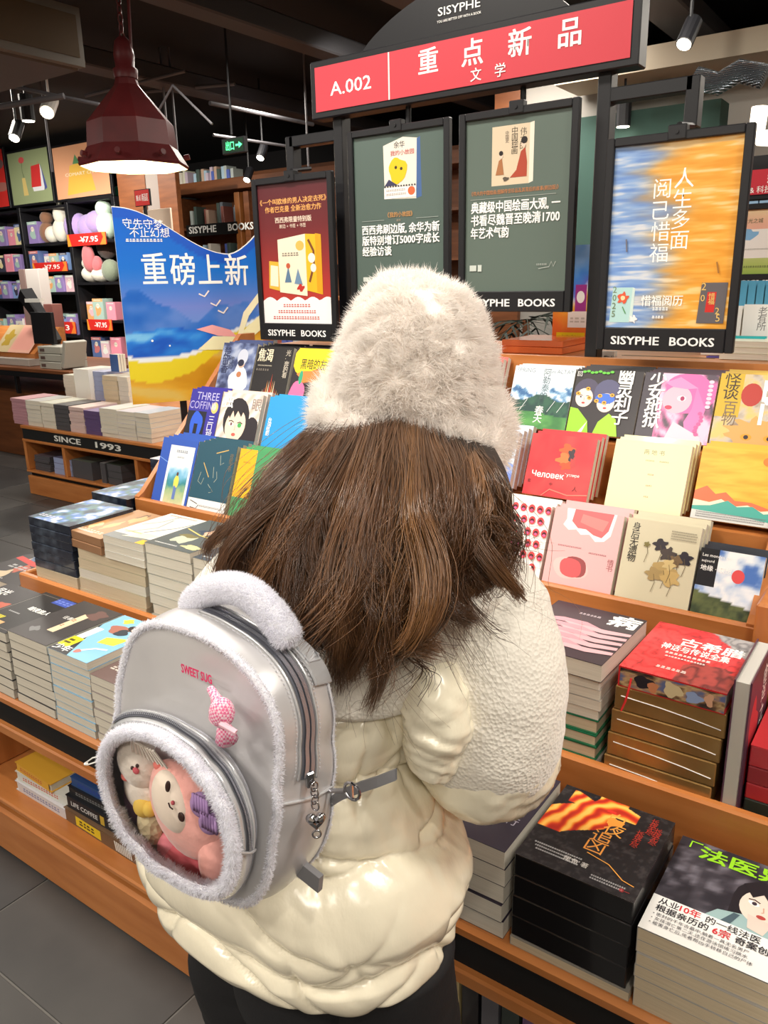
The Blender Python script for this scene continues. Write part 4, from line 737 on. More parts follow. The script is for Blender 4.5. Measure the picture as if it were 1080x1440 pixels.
# ---------------------------------------------------------------- blue standee at the rack's left end
p0 = P(187, 569, d=2.5); ang = math.radians(60)
BW, BH = .437, .588
st = empty('display_standee', 'blue and yellow standee with white characters and curved top edge', 'standee', (p0[0], p0[1], p0[2]), ang)
top = lambda t: 1.0-.02*t-.215*(t > .0)*math.sin(min(t/.78, 1)*math.pi/2)**2.2+(.11*((t-.78)/.22)**1.6 if t > .78 else 0)
outl = [(0, 0), (BW, 0)]+[(BW*t, BH*top(t)) for t in np.linspace(1, 0, 24)]
MB().prism(outl, lambda p: (p[0], 0, p[1]), lambda p: (p[0], .006, p[1])).build('board', white, st)
MB().box(.15, .008, .51-p0[2]+.01, .17, .02, .3).box(.10, -.04, .51-p0[2]+.001, .22, .08, .51-p0[2]+.012).build('stand_foot', black, st)
def blue(w, h):
    def f(x, y):
        sk = ramp(y, [(.3, (96, 150, 214)), (.5, (110, 130, 206)), (.7, (20, 110, 206)), (1, (8, 92, 196))]); m = .42+.16*np.exp(-((x-.12)/.22)**2)+.1*np.exp(-((x-.8)/.2)**2)+.02*np.sin(x*22)
        sk[y < m] = ramp(fbm(x*5, y*9, 3, 2), [(.3, (24, 96, 190)), (.7, (90, 130, 206))])[y < m]; se = y < .37+.02*np.sin(x*5); sk[se] = ramp(fbm(x*4+y*6, y*16-x*4, 3, 8), [(.3, (14, 84, 190)), (.6, (40, 130, 220)), (.75, (120, 190, 236))])[se]
        e = .25-.03*np.sin(x*5+.6)+.2*np.clip(x-.45, 0, 1)**1.4*1.7; a = y < e+.02; sk[a] = (228, 236, 240); a = y < e; sk[a] = (226, 206, 40)
        e2 = e-.07-.04*np.sin(x*4+1); a = y < e2; sk[a] = ramp(fbm(x*2+3, y*14+x*2, 3, 4), [(.3, (204, 146, 30)), (.6, (220, 168, 50)), (.75, (214, 182, 90))])[a]; tp = np.array([top(t) for t in x])
        k = y > tp-.055; sk[k] = (24, 84, 190); return sk
    A = Art(w, h, None); nx = 50; A.field(f, nx, 80)
    V = A.V[0]; tt = V[:, 0]/w; V[:, 1] = np.minimum(V[:, 1], np.array([top(t) for t in tt])*h-.003)
    for i, ch in enumerate('重磅上新'): A.text(ch, .16+.195*i, .63-.004*i, .135, Wt, .012, ax='l', sx=.80)
    A.text('守先守梦·', .06, .9, .04, Wt, .0, rot=-.03); A.text('不止幻想', .1, .855, .04, Wt, .0); A.dashes(.07, .32, .83, .014, Wt, 2)
    A.poly([(.5, .38), (.62, .4), (.75, .37), (.8, .33), (.66, .34)], (240, 170, 170)); A.poly([(.5, .27), (.62, .34), (.8, .33), (.98, .44), (.98, .36), (.8, .26)], (240, 236, 190)); A.poly([(.8, .33), (.86, .46), (.98, .56), (.99, .52), (.9, .44), (.84, .34)], (244, 238, 200))
    for x, y in ((.58, .55), (.66, .5), (.71, .46)): A.line([(x-.04, y+.015), (x, y), (x+.035, y+.03)], .008, (240, 230, 226))
    A.ell(.18, .33, .008, .006, Wt); A.ell(.3, .3, .006, .005, Wt); return A
blue(BW, BH).build('standee_print', st, glossp, loc=(0, -.0015, 0), rot=(math.pi/2, 0, 0))

# ================================================================ BEHIND THE RACK (right): other side of the table
e = box('back_shelf_board', wood, tbl, -1.80, 1.88, 1.245, 1.25, 2.30, 1.262)
box('back_shelf_support', wood_v, tbl, -1.78, 1.9, .668, 1.23, 2.28, 1.245)
def flat_book(label, x, y, z, w, h, t, c, art=None, rz=0, **k): return book(label, w, h, t, pc(c) if not isinstance(c, bpy.types.Material) else c, paper, art, (x, y, z), (0, 0, rz), **k)
zt = 1.2625
for i in range(2): flat_book(('lower', 'upper')[i]+' shiny orange wrapped book lying behind the snowy mountain cover', PX(705, 512, 1.92), 1.92, zt+.017*i, .17, .2, .0165, mat('orange_wrap', (226, 110, 60), .2, coat=.6), rz=.02*i, solid=True)
def sbook(label, u0, u1, v0, v1, y, c, art=None, t=.02):
    a, b = PX(u0, v1, y), PX(u1, v1, y); z0, z1 = PZ(u0, v1, y), PZ(u0, v0, y); return book(label, b-a, z1-z0, t, pc(c), paper, art(b-a, z1-z0) if art else None, (a, y, z0), (math.radians(88), 0, 0), hard='open')
gan2 = None
def art_standee2(w, h):
    A = Art(w, h, (70, 140, 226)); A.field(lambda x, y: ramp(y+.3*(fbm(x*4, y*6, 3, 7)-.5), [(.2, (236, 110, 40)), (.42, (240, 170, 50)), (.5, (236, 236, 240)), (.58, (90, 110, 210)), (.75, (70, 140, 226)), (1, (150, 190, 236))]), 20, 30)
    A.rect(.5, .34, .75, .62, (160, 50, 140)); A.ell(.62, .5, .09, .06, Wt); A.rect(.35, .2, .8, .36, (240, 232, 226)); A.dashes(.4, .76, .25, .05, (200, 190, 180), 1); A.rect(.1, .02, .75, .15, (240, 206, 20)); A.text('新书', .2, .05, .07, (90, 80, 20), .01); return A
x0 = PX(775, 510, 2.14); x1 = PX(836, 510, 2.14); zz = 1.262
e = empty('display_standee', 'blue and orange standee partly behind the right post', 'standee', (x0, 2.14, zz)); hh = PZ(800, 345, 2.14)-zz
MB().box(0, 0, 0, x1-x0, .006, hh).box(.02, .006, 0, x1-x0-.02, .06, .01).build('board', white, e); art_standee2(x1-x0, hh).build('standee_print', e, loc=(0, -.001, 0), rot=(math.pi/2, 0, 0))
def art_green(w, h):
    A = Art(w, h, (24, 66, 48)); A.line([(.02, .6), (.98, .56)], .02, (190, 160, 80)); A.ell(.08, .7, .03, .1, (190, 170, 90)); A.dashes(.2, .45, .4, .12, (196, 190, 160), 1); A.poly([(.66, .05), (.7, .6), (.9, .5), (.86, 0)], (206, 210, 220)); A.poly([(.7, .1), (.72, .4), (.78, .36), (.76, .08)], (60, 60, 110)); A.poly([(.79, .1), (.81, .4), (.86, .36), (.84, .08)], (60, 60, 110)); return A
sbook('white paperback with small black characters behind the masked faces cover', 828, 866, 493, 522, 1.93, (232, 230, 224), lambda w, h: Art(w, h, (232, 230, 224)).text('漫长', .2, .5, .3, (60, 60, 60), 0).text('告别', .6, .5, .3, (60, 60, 60), 0))
for i in range(3): sbook(('front', 'middle', 'rear')[i]+' dark green wrapped book with a white card, behind the pink girl cover', 868+4*i, 990+8*i, 505-3*i, 526-2*i, 1.93+.022*i, (24, 66, 48), art_green if i == 0 else None, t=.018)
for i in range(3): flat_book(ORD[2-i]+' cream book lying on the top right behind the ochre cover', PX(1002, 523, 1.9)+.004*i, 1.95+.004*i, 1.263+.0135*i, .2, .1, .013, (226, 216, 192))
sbook('violet blue paperback behind the cream books', 994, 1033, 500, 522, 2.0, (84, 78, 160))
sbook('grey paperback with large outlined characters behind the cream books', 1034, 1078, 502, 522, 2.0, (190, 184, 180), lambda w, h: Art(w, h, (190, 184, 180)).text('愿你', .1, .3, .5, (70, 70, 74), .03, fitw=.8))
sbook('paperback with red characters on pale ground at the right edge', 988, 1030, 466, 498, 2.06, (226, 214, 206), lambda w, h: Art(w, h, (232, 224, 214)).text('你中心', .1, .4, .4, (214, 70, 40), .03, fitw=.8))
sbook('teal paperback with white characters at the right edge', 1031, 1075, 472, 502, 2.06, (40, 160, 164), lambda w, h: Art(w, h, (40, 160, 164)).text('好好', .2, .5, .3, Wt, .01).text('生活', .2, .1, .3, Wt, .01))
sbook('white paperback with a small dark green gem picture', 1000, 1042, 430, 475, 2.12, (226, 226, 222), lambda w, h: Art(w, h, (230, 230, 226)).blob(.5, .2, .2, .12, (70, 110, 90), .2, 14, 4, 1))
sbook('white paperback with tall grey characters at the right edge', 1044, 1085, 428, 478, 2.12, (226, 226, 222), lambda w, h: Art(w, h, (230, 230, 226)).text('老有所', .5, .72, .2, (110, 110, 110), 0, vert=True))
for i in range(4): sbook(ORD[i]+' from the left of the pale blue boxed books at the right edge', 1040+12*i, 1050+12*i, 395, 432, 2.2, (96, 176, 214))
# far gantry on the right with its own red header and green poster
YB = 2.75
bx = lambda u, v: PX(u, v, YB)
A = Art(.5, PZ(1060, 233, YB)-PZ(1060, 268, YB), (206, 44, 62)); A.text('新', .1, .42, .5, Wt, .03); A.text('品', .42, .42, .5, Wt, .03); A.text('& 科技', .005, .08, .24, Wt, .01)
g2 = empty('header_sign', 'red header sign at the right picture edge, farther back', 'sign', (bx(1053, 268), YB, PZ(1060, 269, YB)-.01)); MB().box(-.02, .004, -.015, .6, .04, .11, c=.002).build('frame', black, g2); A.build('sign_face', g2, loc=(0, 0, .0), rot=(math.pi/2, 0, 0)); MB().box(.25, .01, -1.1, .29, .04, -.01).build('post', black, g2)
zA, zB_ = PZ(1050, 408, YB), PZ(1050, 288, YB)
def A5(w, h):
    A = Art(w, h, (170, 186, 110)); A.field(lambda x, y: ramp(y+.2*(fbm(x*5, y*5, 3, 6)-.5), [(0, (150, 176, 80)), (.4, (206, 206, 150)), (.7, (226, 170, 150)), (1, (226, 200, 160))]), 16, 20); A.rect(.02, .25, .35, .7, (226, 224, 220)); A.blob(.1, .62, .08, .08, (120, 170, 210), .3, 14, 4, 1); A.text('时光之城', .05, .8, .06, (90, 90, 60), .01); A.dashes(.05, .5, .1, .03, (90, 100, 60), 1); A.dashes(.05, .3, .38, .02, (140, 140, 130), 1); return A
poster('green and pink hanging poster at the right picture edge', bx(1037, 350)-.02, bx(1037, 350)+.36, zA, zB_, YB-.03, A5(.346, zB_-zA-.065))
e = empty('book_shelf', 'orange wooden shelf unit behind the right hand rack', 'shelf', (.1, 3.1, 0)); MB().box(-.75, 0, 0, 1.2, .5, .95, c=.004).build('body', wood_v, e); MB().box(-.75, -.02, .95, 1.2, .52, .97).build('top_board', wood, e)

# ================================================================ SECOND TABLE (left, behind): the one with letters on its band
t2 = empty('display_table', 'orange wooden book table with a lettered black band, farther back on the left', 'display table', (0, 0, 0))
YS = 3.10; SXL = -5.40; SXR = -2.6
def s2(name, *a, m=wood, c=.004): return box(name, m, t2, *a, c=c)
s2('plinth', SXL, YS, 0, SXR, 4.6, .138); s2('plinth_recess', SXL+.02, YS+.02, .138, SXR-.02, 4.58, .166, m=blackm); s2('lower_shelf', SXL, YS-.004, .166, SXR, 4.6, .182)
s2('lower_shelf_back', SXL+.02, 3.5, .182, SXR-.02, 3.52, .39, m=blackm, c=0)
for x in (-5.40, -4.93, -4.15, -3.4, -2.63): s2('divider', x, YS, .182, x+.03, 3.5, .395, m=wood_v)
s2('upper_rail', SXL, YS-.004, .392, SXR, 4.6, .412); s2('fascia_band', SXL+.01, YS+.004, .412, SXR-.01, 4.58, .487, m=blackm, c=0); s2('tier_top', SXL, YS-.004, .487, SXR, 4.6, .51)
s2('upper_tier', SXL+.3, 3.4, .51, SXR, 4.4, .66, c=.004)
A = Art(1.0, .07, None); A.clip = False; A.text('SINCE', .0, .2, .62, (226, 226, 220), .03, fitw=.3); A.build('lettering_word', t2, MAT['print_matt'], loc=(PX(75, 610, YS), YS+.0025, .418), rot=(math.pi/2, 0, 0))
A = Art(1.0, .07, None); A.clip = False; A.text('1993', .0, .2, .62, (226, 226, 220), .03, fitw=.26); A.build('lettering_year', t2, MAT['print_matt'], loc=(PX(133, 618, YS), YS+.0025, .418), rot=(math.pi/2, 0, 0))
def farpile(us, vt, vb, y, depth, n, c, pmat, lb, z0, seed, hgt=.2):
    """pile of books whose front spans the columns us on the plane y"""
    a, b = PX(us[0], vb, y), PX(us[1], vb, y); z1 = PZ(us[0], vt, y); t = max(.006, (z1-z0)/n-.0005); r = random.Random(seed)
    for i in range(n):
        bk = book(cut(ORD[min(n-1-i, 12)]+' book down, '+lb), b-a-.006, depth, t, pc(c), pmat, None, (a+.003+r.uniform(-.004, .004), y+r.uniform(0, .006), z0+i*(t+.0005)), (0, 0, r.uniform(-.02, .02)), cut('pile of '+lb, 12))
    return z1
pinkp = mat('page_pink', (176, 130, 140), .7); darkp = mat('page_dark', (76, 74, 78), .7); violp = mat('page_violet', (92, 72, 116), .7); rosep = mat('page_rose', (206, 180, 176), .7); bluep = mat('page_blue', (150, 160, 196), .7)
for k, (u0, u1, vt, vb, n, c, pm_, lb) in enumerate([
    (19, 39, 560, 594, 9, (206, 160, 166), pinkp, 'rose edged paperbacks, leftmost on the lettered band table'), (40, 60, 563, 600, 6, (190, 190, 186), paper, 'cream edged paperbacks, second pile on the lettered band table'),
    (60, 79, 566, 601, 7, (206, 206, 190), paper, 'pale green topped paperbacks, third pile on the band table'), (79, 99, 569, 605, 6, (60, 60, 62), darkp, 'charcoal books, fourth pile on the lettered band table'),
    (100, 121, 572, 608, 7, (214, 190, 180), rosep, 'blush edged paperbacks, fifth pile on the lettered band table'), (121, 143, 577, 612, 6, (110, 90, 140), violp, 'violet books, sixth pile on the lettered band table'),
    (143, 167, 574, 614, 7, (206, 206, 200), paper, 'cream paperbacks, seventh pile on the lettered band table'), (167, 193, 578, 618, 7, (196, 190, 200), paper, 'cream paperbacks, eighth pile on the lettered band table'), (193, 214, 580, 622, 6, (176, 186, 200), paper, 'cream paperbacks, ninth pile under the blue standee')]):
    farpile((u0, u1), vt, vb, YS+.02, .27, n, c, pm_, lb, .5105, k)
for k, (u0, u1, vt, vb, y, n, c, pm_, lb) in enumerate([(92, 107, 527, 560, 3.5, 7, (206, 206, 190), paper, 'ivory books, left pile on the raised tier at the back'), (107, 128, 519, 560, 3.46, 1, (216, 214, 204), white, 'tall pale box on the raised tier at the back'), (128, 150, 522, 562, 3.5, 6, (150, 156, 190), bluep, 'bluish edged books on the raised tier at the back'), (147, 168, 528, 566, 3.42, 6, (196, 190, 176), paper2, 'beige books by the blue standee on the raised tier'), (168, 182, 530, 566, 3.42, 6, (206, 202, 190), paper, 'ivory books behind the blue standee edge')]):
    farpile((u0, u1), vt, vb, y, .24, n, c, pm_, lb, .661, 20+k)
sx = PX(152, 527, 3.5); zs = PZ(152, 526, 3.42)+.002
for i, c in enumerate([(70, 100, 160), (150, 110, 110), (190, 170, 160)]): book(('blue framed', 'dull red', 'beige')[i]+' book standing upright on the beige pile far left', .09, .12, .02, pc(c), paper, None, (sx+.03*i*0+.0, 3.55+.022*i, zs), (math.radians(90), 0, 0))
for k, (u0, u1, n, c, lb) in enumerate([(51, 72, 7, (96, 88, 96), 'dark grey books on the lower shelf of the band table'), (78, 103, 3, (110, 110, 140), 'slate and white books on the lower shelf of the band table'), (104, 132, 1, (96, 104, 94), 'dark patterned box on the lower shelf of the band table'), (143, 150, 1, (150, 150, 150), 'grey slim box on the lower shelf of the band table'), (152, 172, 3, (60, 70, 60), 'dark green books on the lower shelf of the band table')]):
    farpile((u0, u1), 634+.12*u0, 662+.12*u0, YS+.03, .22, n, c, darkp if k != 1 else bluep, lb, .1825, 30+k)

# ================================================================ FAR LEFT TABLE WITH BLACK BENCH SHELF
YL = 3.75
ft = empty('display_table', 'brown wooden table with black metal rim, at the far left edge', 'display table', (0, 0, 0))
zl = PZ(60, 520, YL); xr2 = PX(96, 515, YL)
MB().box(-8.6, YL+.1, 0, PX(62, 600, YL+.1), 4.7, PZ(30, 552, YL+.1), c=.004).build('cabinet_body', wood_d, ft)
MB().box(-8.6, YL, zl-.03, xr2, 4.7, zl, c=.004).build('table_top', wood_d, ft); MB().box(-8.6, YL+.01, zl-.075, xr2-.03, 4.68, zl-.03).build('metal_rim', black, ft)
for x in (-8.0, -7.2, -6.6, xr2-.12): MB().box(x, YL+.05, PZ(30, 552, YL+.1), x+.03, YL+.08, zl-.07).build('metal_post', black, ft)
# trays and frames on it
e = empty('display_box', 'wooden framed display tray with pink and gold print at the far left', 'display box', (-7.4, YL+.1, zl+.002))
MB().box(0, 0, 0, PX(42, 520, YL+.1)+7.4, .25, .06, c=.003).build('tray', mat('grey_tray', (176, 168, 160), .5), e); zz = PZ(20, 462, YL+.2)-zl
MB().prism([(0, .06), (0, .10), (.28, zz), (.32, zz), (.32, .06)], lambda p: (0, p[0]+.06, p[1]), lambda p: (PX(42, 520, YL+.1)+7.4, p[0]+.06, p[1])).build('sloped_stand', wood, e)
A = Art(.56, .3, (222, 170, 150)); A.rect(0, 0, .4, 1, (200, 180, 140)); A.blob(.2, .5, .12, .3, (180, 150, 60), .4, 18, 5, 2); A.rect(.45, .1, .95, .9, (226, 160, 146)); A.build('print', e, loc=(.35, .05, .105), rot=(math.radians(48), 0, 0))
for i in range(3): 
    e = empty('grey_box', ORD[2-i]+' light grey flat box in the pile beside the black easel', 'box', (PX(54, 500, YL+.05), YL+.05, zl+.002+i*.062), .02*i); MB().box(0, 0, 0, .30, .25, .058, c=.004).build('box_body', mat('grey_card', (170, 168, 158), .6), e); MB().box(.03, -.002, .015, .09, 0, .04).build('label_tag', mat('dark_tag', (90, 70, 66), .6), e)
e = empty('grey_box', 'grey box leaning beside the pile of light grey boxes', 'box', (PX(88, 505, YL+.05), YL+.05, zl+.012), rot=(0, math.radians(-72), 0)); MB().box(0, 0, 0, .22, .2, .04, c=.004).build('box_body', mat('grey_card'), e)
e = empty('easel', 'black display easel leaning on the far left table', 'easel', (PX(55, 490, YL+.2), YL+.16, zl+.19))
q0 = P(35, 412, y=YL+.25); q1 = P(80, 478, y=YL+.25)
m = MB(); w_ = .22; m.box(0, 0, 0, .3, .03, .26, c=.003); m.build('base_block', black, e)
m = MB(); m.tube([q0-np.array(e.location), q1-np.array(e.location)+[0, 0, -.02]], [.075, .05], 4); m.build('back_rest', black, e)
m = MB(); m.box(-.05, 0, .34, .17, .04, .37).build('white_edge', white, e)
for i, (u0, u1, v0, c) in enumerate([(0, 8, 380, (120, 100, 96)), (9, 27, 380, (186, 180, 176)), (28, 40, 428, (140, 90, 84))]):
    e = empty('boxed_set', ('brown', 'tall pale grey', 'dull red')[i]+' upright boxed set standing on the far left table', 'boxed set', (PX(u0, 470, YL+.2), YL+.46, zl+.002)); MB().box(0, 0, 0, PX(u1, 470, YL+.2)-PX(u0, 470, YL+.2), .1, PZ(10, v0, YL+.46)-zl, c=.003).build('case', plain(c), e)

# ================================================================ WALL SHELVING (far left) WITH TOYS
YW = 6.0
wx = lambda u, v=330: PX(u, v, YW); wz = lambda u, v: PZ(u, v, YW)
ws = empty('toy_shelf', 'tall black wall shelving full of plush toys and boxed figures', 'shelf', (0, 0, 0))
bx0, bx1 = -10.3, wx(163)
MB().box(bx0-.6, YW+.4, 0, bx1, YW+.44, 2.45).build('back_panel', mat('shelf_back', (40, 34, 32), .8), ws)
UPX = [wx(u, 400) for u in (-38, 34, 103, 166)]
ups = [-10.75, wx(30, 330), wx(98, 336), bx1]
for x in ups: MB().box(x-.03, YW, 0, x+.03, YW+.4, 2.42, c=.003).build('upright', black, ws)
lev = [[wz(128, v) for v in (278, 338, 397, 450, 503, 548)], [wz(65, v) for v in (290, 341, 381, 411, 470, 520)], [wz(15, v) for v in (296, 345, 382, 420, 470)]]
bays = [(ups[2], ups[3]), (ups[1], ups[2]), (ups[0], ups[1])]
for (a, b), L in zip(bays, lev):
    for z in L: MB().box(a+.03, YW+.01, z-.03, b-.03, YW+.4, z, c=.002).build('shelf_board', black, ws)
def poster_panel(u0, u1, v0, v1, label, fn):
    x0, x1, z0, z1 = wx(u0, v1), wx(u1, v1), 2.43, wz(u0, v0); e = empty('wall_poster', label, 'poster', (x0, YW+.02, z0)); MB().box(0, 0, 0, x1-x0, .03, z1-z0, c=.002).build('backing', black, e); fn(x1-x0-.06, z1-z0-.05).build('poster_print', e, glossp, loc=(.03, -.001, .025), rot=(math.pi/2, 0, 0))
def wp1(w, h):
    A = Art(w, h, (206, 50, 46)); A.ell(.8, .75, .2, .1, (120, 90, 90)); A.ell(.85, .35, .25, .08, (170, 110, 100)); return A
def wp2(w, h):
    A = Art(w, h, (150, 162, 122)); A.ell(.34, .84, .07, .06, (214, 90, 90)); A.line([(.34, .8), (.33, .62), (.36, .5)], .012, (60, 80, 50)); A.poly([(.3, .5), (.38, .5), (.42, .16), (.3, .16)], (214, 190, 120)); A.poly([(.56, .7), (.78, .72), (.76, .3), (.52, .3)], (206, 56, 56)); A.poly([(.76, .3), (.78, .72), (.86, .4), (.82, .22), (.56, .22), (.54, .3)], (226, 226, 232)); A.poly([(.8, .72), (.9, .26), (.84, .22)], (80, 90, 150)); A.line([(.58, .72), (.58, .76)], .01, (206, 90, 90)); A.line([(.74, .73), (.74, .77)], .01, (206, 90, 90)); return A
def wp3(w, h):
    A = Art(w, h, (224, 164, 126)); A.poly([(.3, .62), (.5, .66), (.66, .6), (.74, .1), (.2, .06)], (226, 180, 80)); A.poly([(.36, .64), (.42, .82), (.5, .64)], (90, 140, 96)); A.text('COMART CITY', .2, .42, .07, (236, 220, 190), .01, fitw=.6); return A
poster_panel(-40, 14, 214, 296, 'red wall poster at the left picture edge', wp1); poster_panel(16, 76, 212, 290, 'green wall poster with a calendar and a vase', wp2); poster_panel(78, 158, 204, 284, 'peach wall poster with a yellow cone shape behind the lamp', wp3)
# red price strips
def price(u0, u1, v0, v1, t, y=YW-.003):
    x0, x1, z0, z1 = PX(u0, v1, y), PX(u1, v1, y), PZ(u0, v1, y), PZ(u0, v0, y); e = empty('price_strip', 'red and orange price strip reading %s, %s' % (t.replace('¥', ''), 'upper' if v0 < 350 else 'middle' if v0 < 400 else 'lower' if v0 < 480 else 'lowest')+(' left' if u0 < 80 else ' right')+' on the toy shelves', 'price tag', (x0, y, z0)); w, h = x1-x0, z1-z0
    MB().box(0, 0, 0, w, .012, h, c=.002).build('strip', plain((206, 40, 36)), e); A = Art(w, h, (212, 40, 34)); A.poly([(0, 0), (.1, 0), (.04, 1), (0, 1)], (240, 150, 50)); A.poly([(1, 0), (.84, 0), (.94, .6), (.9, 1), (1, 1)], (240, 130, 50)); A.text(t, .3, .28, .5, Wt, .02, fitw=.5); A.build('strip_print', e, MAT['print_matt'], loc=(0, -.0015, 0), rot=(math.pi/2, 0, 0))
price(96, 150, 330, 347, '-¥7.95'); price(47, 95, 370, 383, '-¥7.95'); price(66, 107, 452, 468, '¥33'); price(124, 158, 449, 464, '-¥7.95')
# boxed figures on the boards: little cartons, each its own
pal = [(226, 190, 200), (236, 220, 170), (130, 160, 210), (206, 120, 120), (236, 236, 230), (150, 130, 190), (236, 170, 110), (90, 110, 160), (170, 200, 190), (240, 150, 170), (60, 60, 80)]
def carton_mesh(c, c2, k):
    A = Art(.16, .2, c); A.clip = True; A.blob(.5, .45, .28, .26, c2, .25, 16, 3, k); A.ell(.5, .66, .16, .12, (240, 226, 210)); A.ell(.44, .67, .02, .02, (40, 40, 40)); A.ell(.56, .67, .02, .02, (40, 40, 40)); A.rect(0, .86, 1, 1, c2); A.dashes(.15, .85, .9, .05, Wt, k)
    return A
cartons = []
for k in range(12):
    c, c2 = pal[k % 11], pal[(k*3+4) % 11]; root = empty('toy_carton', 'x', 'toy box', (0, 0, -5), group='small boxed toys on the wall shelves'); MB().box(0, 0, 0, .16, .12, .2, c=.003).build('carton', plain(c), root); carton_mesh(c, c2, k).build('carton_print', root, MAT['print_matt'], loc=(0, -.002, 0), rot=(math.pi/2, 0, 0)); cartons.append([root, c, False])
nm = {0: 'pink', 1: 'cream yellow', 2: 'light blue', 3: 'dusty red', 4: 'white', 5: 'lavender', 6: 'apricot', 7: 'denim blue', 8: 'mint', 9: 'rose', 10: 'navy'}
cnt = [0]
def carton_row(x0, x1, z, s=1., skip=(), rows='shelf'):
    x = x0; i = 0
    while x+.16*s < x1:
        sc = s*random.uniform(.85, 1.1); k = random.randrange(12); rec = cartons[k]
        if not rec[2]: o = rec[0]; rec[2] = True
        else: o = copy_tree(rec[0])
        o.location = (x, YW+random.uniform(.03, .1), z+.001); o.scale = (sc, sc, sc); o['label'] = cut('%s toy carton, place %d on the %s' % (nm[k % 11], i+1, rows)); x += .165*sc+random.uniform(0, .03); i += 1; cnt[0] += 1
bn = ('right bay', 'middle bay', 'left bay'); ln = ('top shelf', 'second shelf', 'third shelf', 'fourth shelf', 'fifth shelf', 'lowest shelf')
for bi, ((a, b), L) in enumerate(zip(bays, lev)):
    for k, z in enumerate(L):
        if k == 0: continue
        if bi == 0 and k == 1: continue
        top_ = L[k-1]-.03-z
        if bi == 1 and k == 1: carton_row(a+.05, a+.3, z, min(1.3, top_/.24), rows=ln[k]+' of the '+bn[bi]); continue
        if bi == 0 and k == 2: continue
        carton_row(a+.05, b-.05, z, min(1.15, top_/.24), rows=ln[k]+' of the '+bn[bi])
for rec in cartons:
    if not rec[2]:
        for ch in list(rec[0].children): bpy.data.objects.remove(ch)
        bpy.data.objects.remove(rec[0])
# plush toys: lumps of short-haired cloth
def plush(label, pts, c, c2=None, eyes=None):
    e = empty('plush_toy', label, 'plush toy', (pts[0][0], pts[0][1], pts[0][2]-pts[0][5])); m = MB(); o = e.location
    for p in pts: m.ell((p[0]-o.x, p[1]-o.y, p[2]-o.z), (p[3], p[4], p[5]))
    m.build('plush_body', mat('plush_%d_%d_%d' % c, c, .9, bump=('noise', 90, .6, .01), sheen=.4), e, smooth=True)
    if eyes:
        m = MB()
        for q in eyes: m.ell((q[0]-o.x, q[1]-o.y, q[2]-o.z), (.015, .01, .02), 8, 5)
        m.build('eyes', black, e)
    return e
def W3(u, v, y=YW+.15): return P(u, v, y=y)
a, b = W3(106, 320), W3(128, 320); c = W3(138, 314)
plush('long lavender plush toy lying on the top shelf of the right bay', [(a[0]+.03, a[1], lev[0][1]+.18, .17, .14, .17), (b[0], b[1], lev[0][1]+.16, .2, .13, .15), (c[0], c[1], lev[0][1]+.2, .2, .13, .14)], (176, 150, 214))
a = W3(154, 318); plush('green and white plush toy beside the lavender one', [(a[0], a[1]-.04, lev[0][1]+.16, .12, .11, .16), (a[0]-.02, a[1]-.04, lev[0][1]+.34, .1, .09, .1)], (200, 226, 206)); plush('dark green plush toy lying behind the lavender one', [(a[0]-.14, a[1]+.16, lev[0][1]+.46, .2, .06, .05), (a[0]+.0, a[1]+.16, lev[0][1]+.48, .06, .05, .12)], (50, 140, 106))
a = W3(86, 320); plush('tall white plush toy with small ears in the middle bay', [(a[0], a[1], lev[1][1]+.14, .11, .1, .14), (a[0]+.02, a[1], lev[1][1]+.32, .09, .09, .12), (a[0]+.02, a[1], lev[1][1]+.44, .03, .03, .08), (a[0]-.16, a[1]-.02, lev[1][1]+.1, .1, .09, .1)], (232, 228, 214))
a = W3(66, 322); plush('brown plush toy sitting beside the tall white one', [(a[0], a[1], lev[1][1]+.13, .1, .09, .13), (a[0]+.02, a[1], lev[1][1]+.3, .08, .08, .08)], (140, 100, 76))
a = W3(130, 385); plush('white plush toy slumped on the middle shelf of the right bay', [(a[0], a[1], lev[0][2]+.1, .14, .12, .1), (a[0]+.18, a[1], lev[0][2]+.09, .14, .12, .09), (a[0]-.02, a[1], lev[0][2]+.22, .1, .1, .08)], (236, 230, 214)); plush('pink and red plush toy lying across the white one', [(a[0]+.1, a[1]-.1, lev[0][2]+.28, .1, .06, .16), (a[0]+.2, a[1]-.06, lev[0][2]+.2, .08, .06, .1)], (206, 110, 116)); plush('grey green plush toy at the right end of the middle shelf', [(a[0]+.36, a[1], lev[0][2]+.13, .12, .1, .13)], (130, 140, 120))
plush('dark brown fluffy plush toy behind the pink and red one', [(a[0]+.2, a[1]+.1, lev[0][2]+.4, .16, .1, .14)], (84, 66, 60))
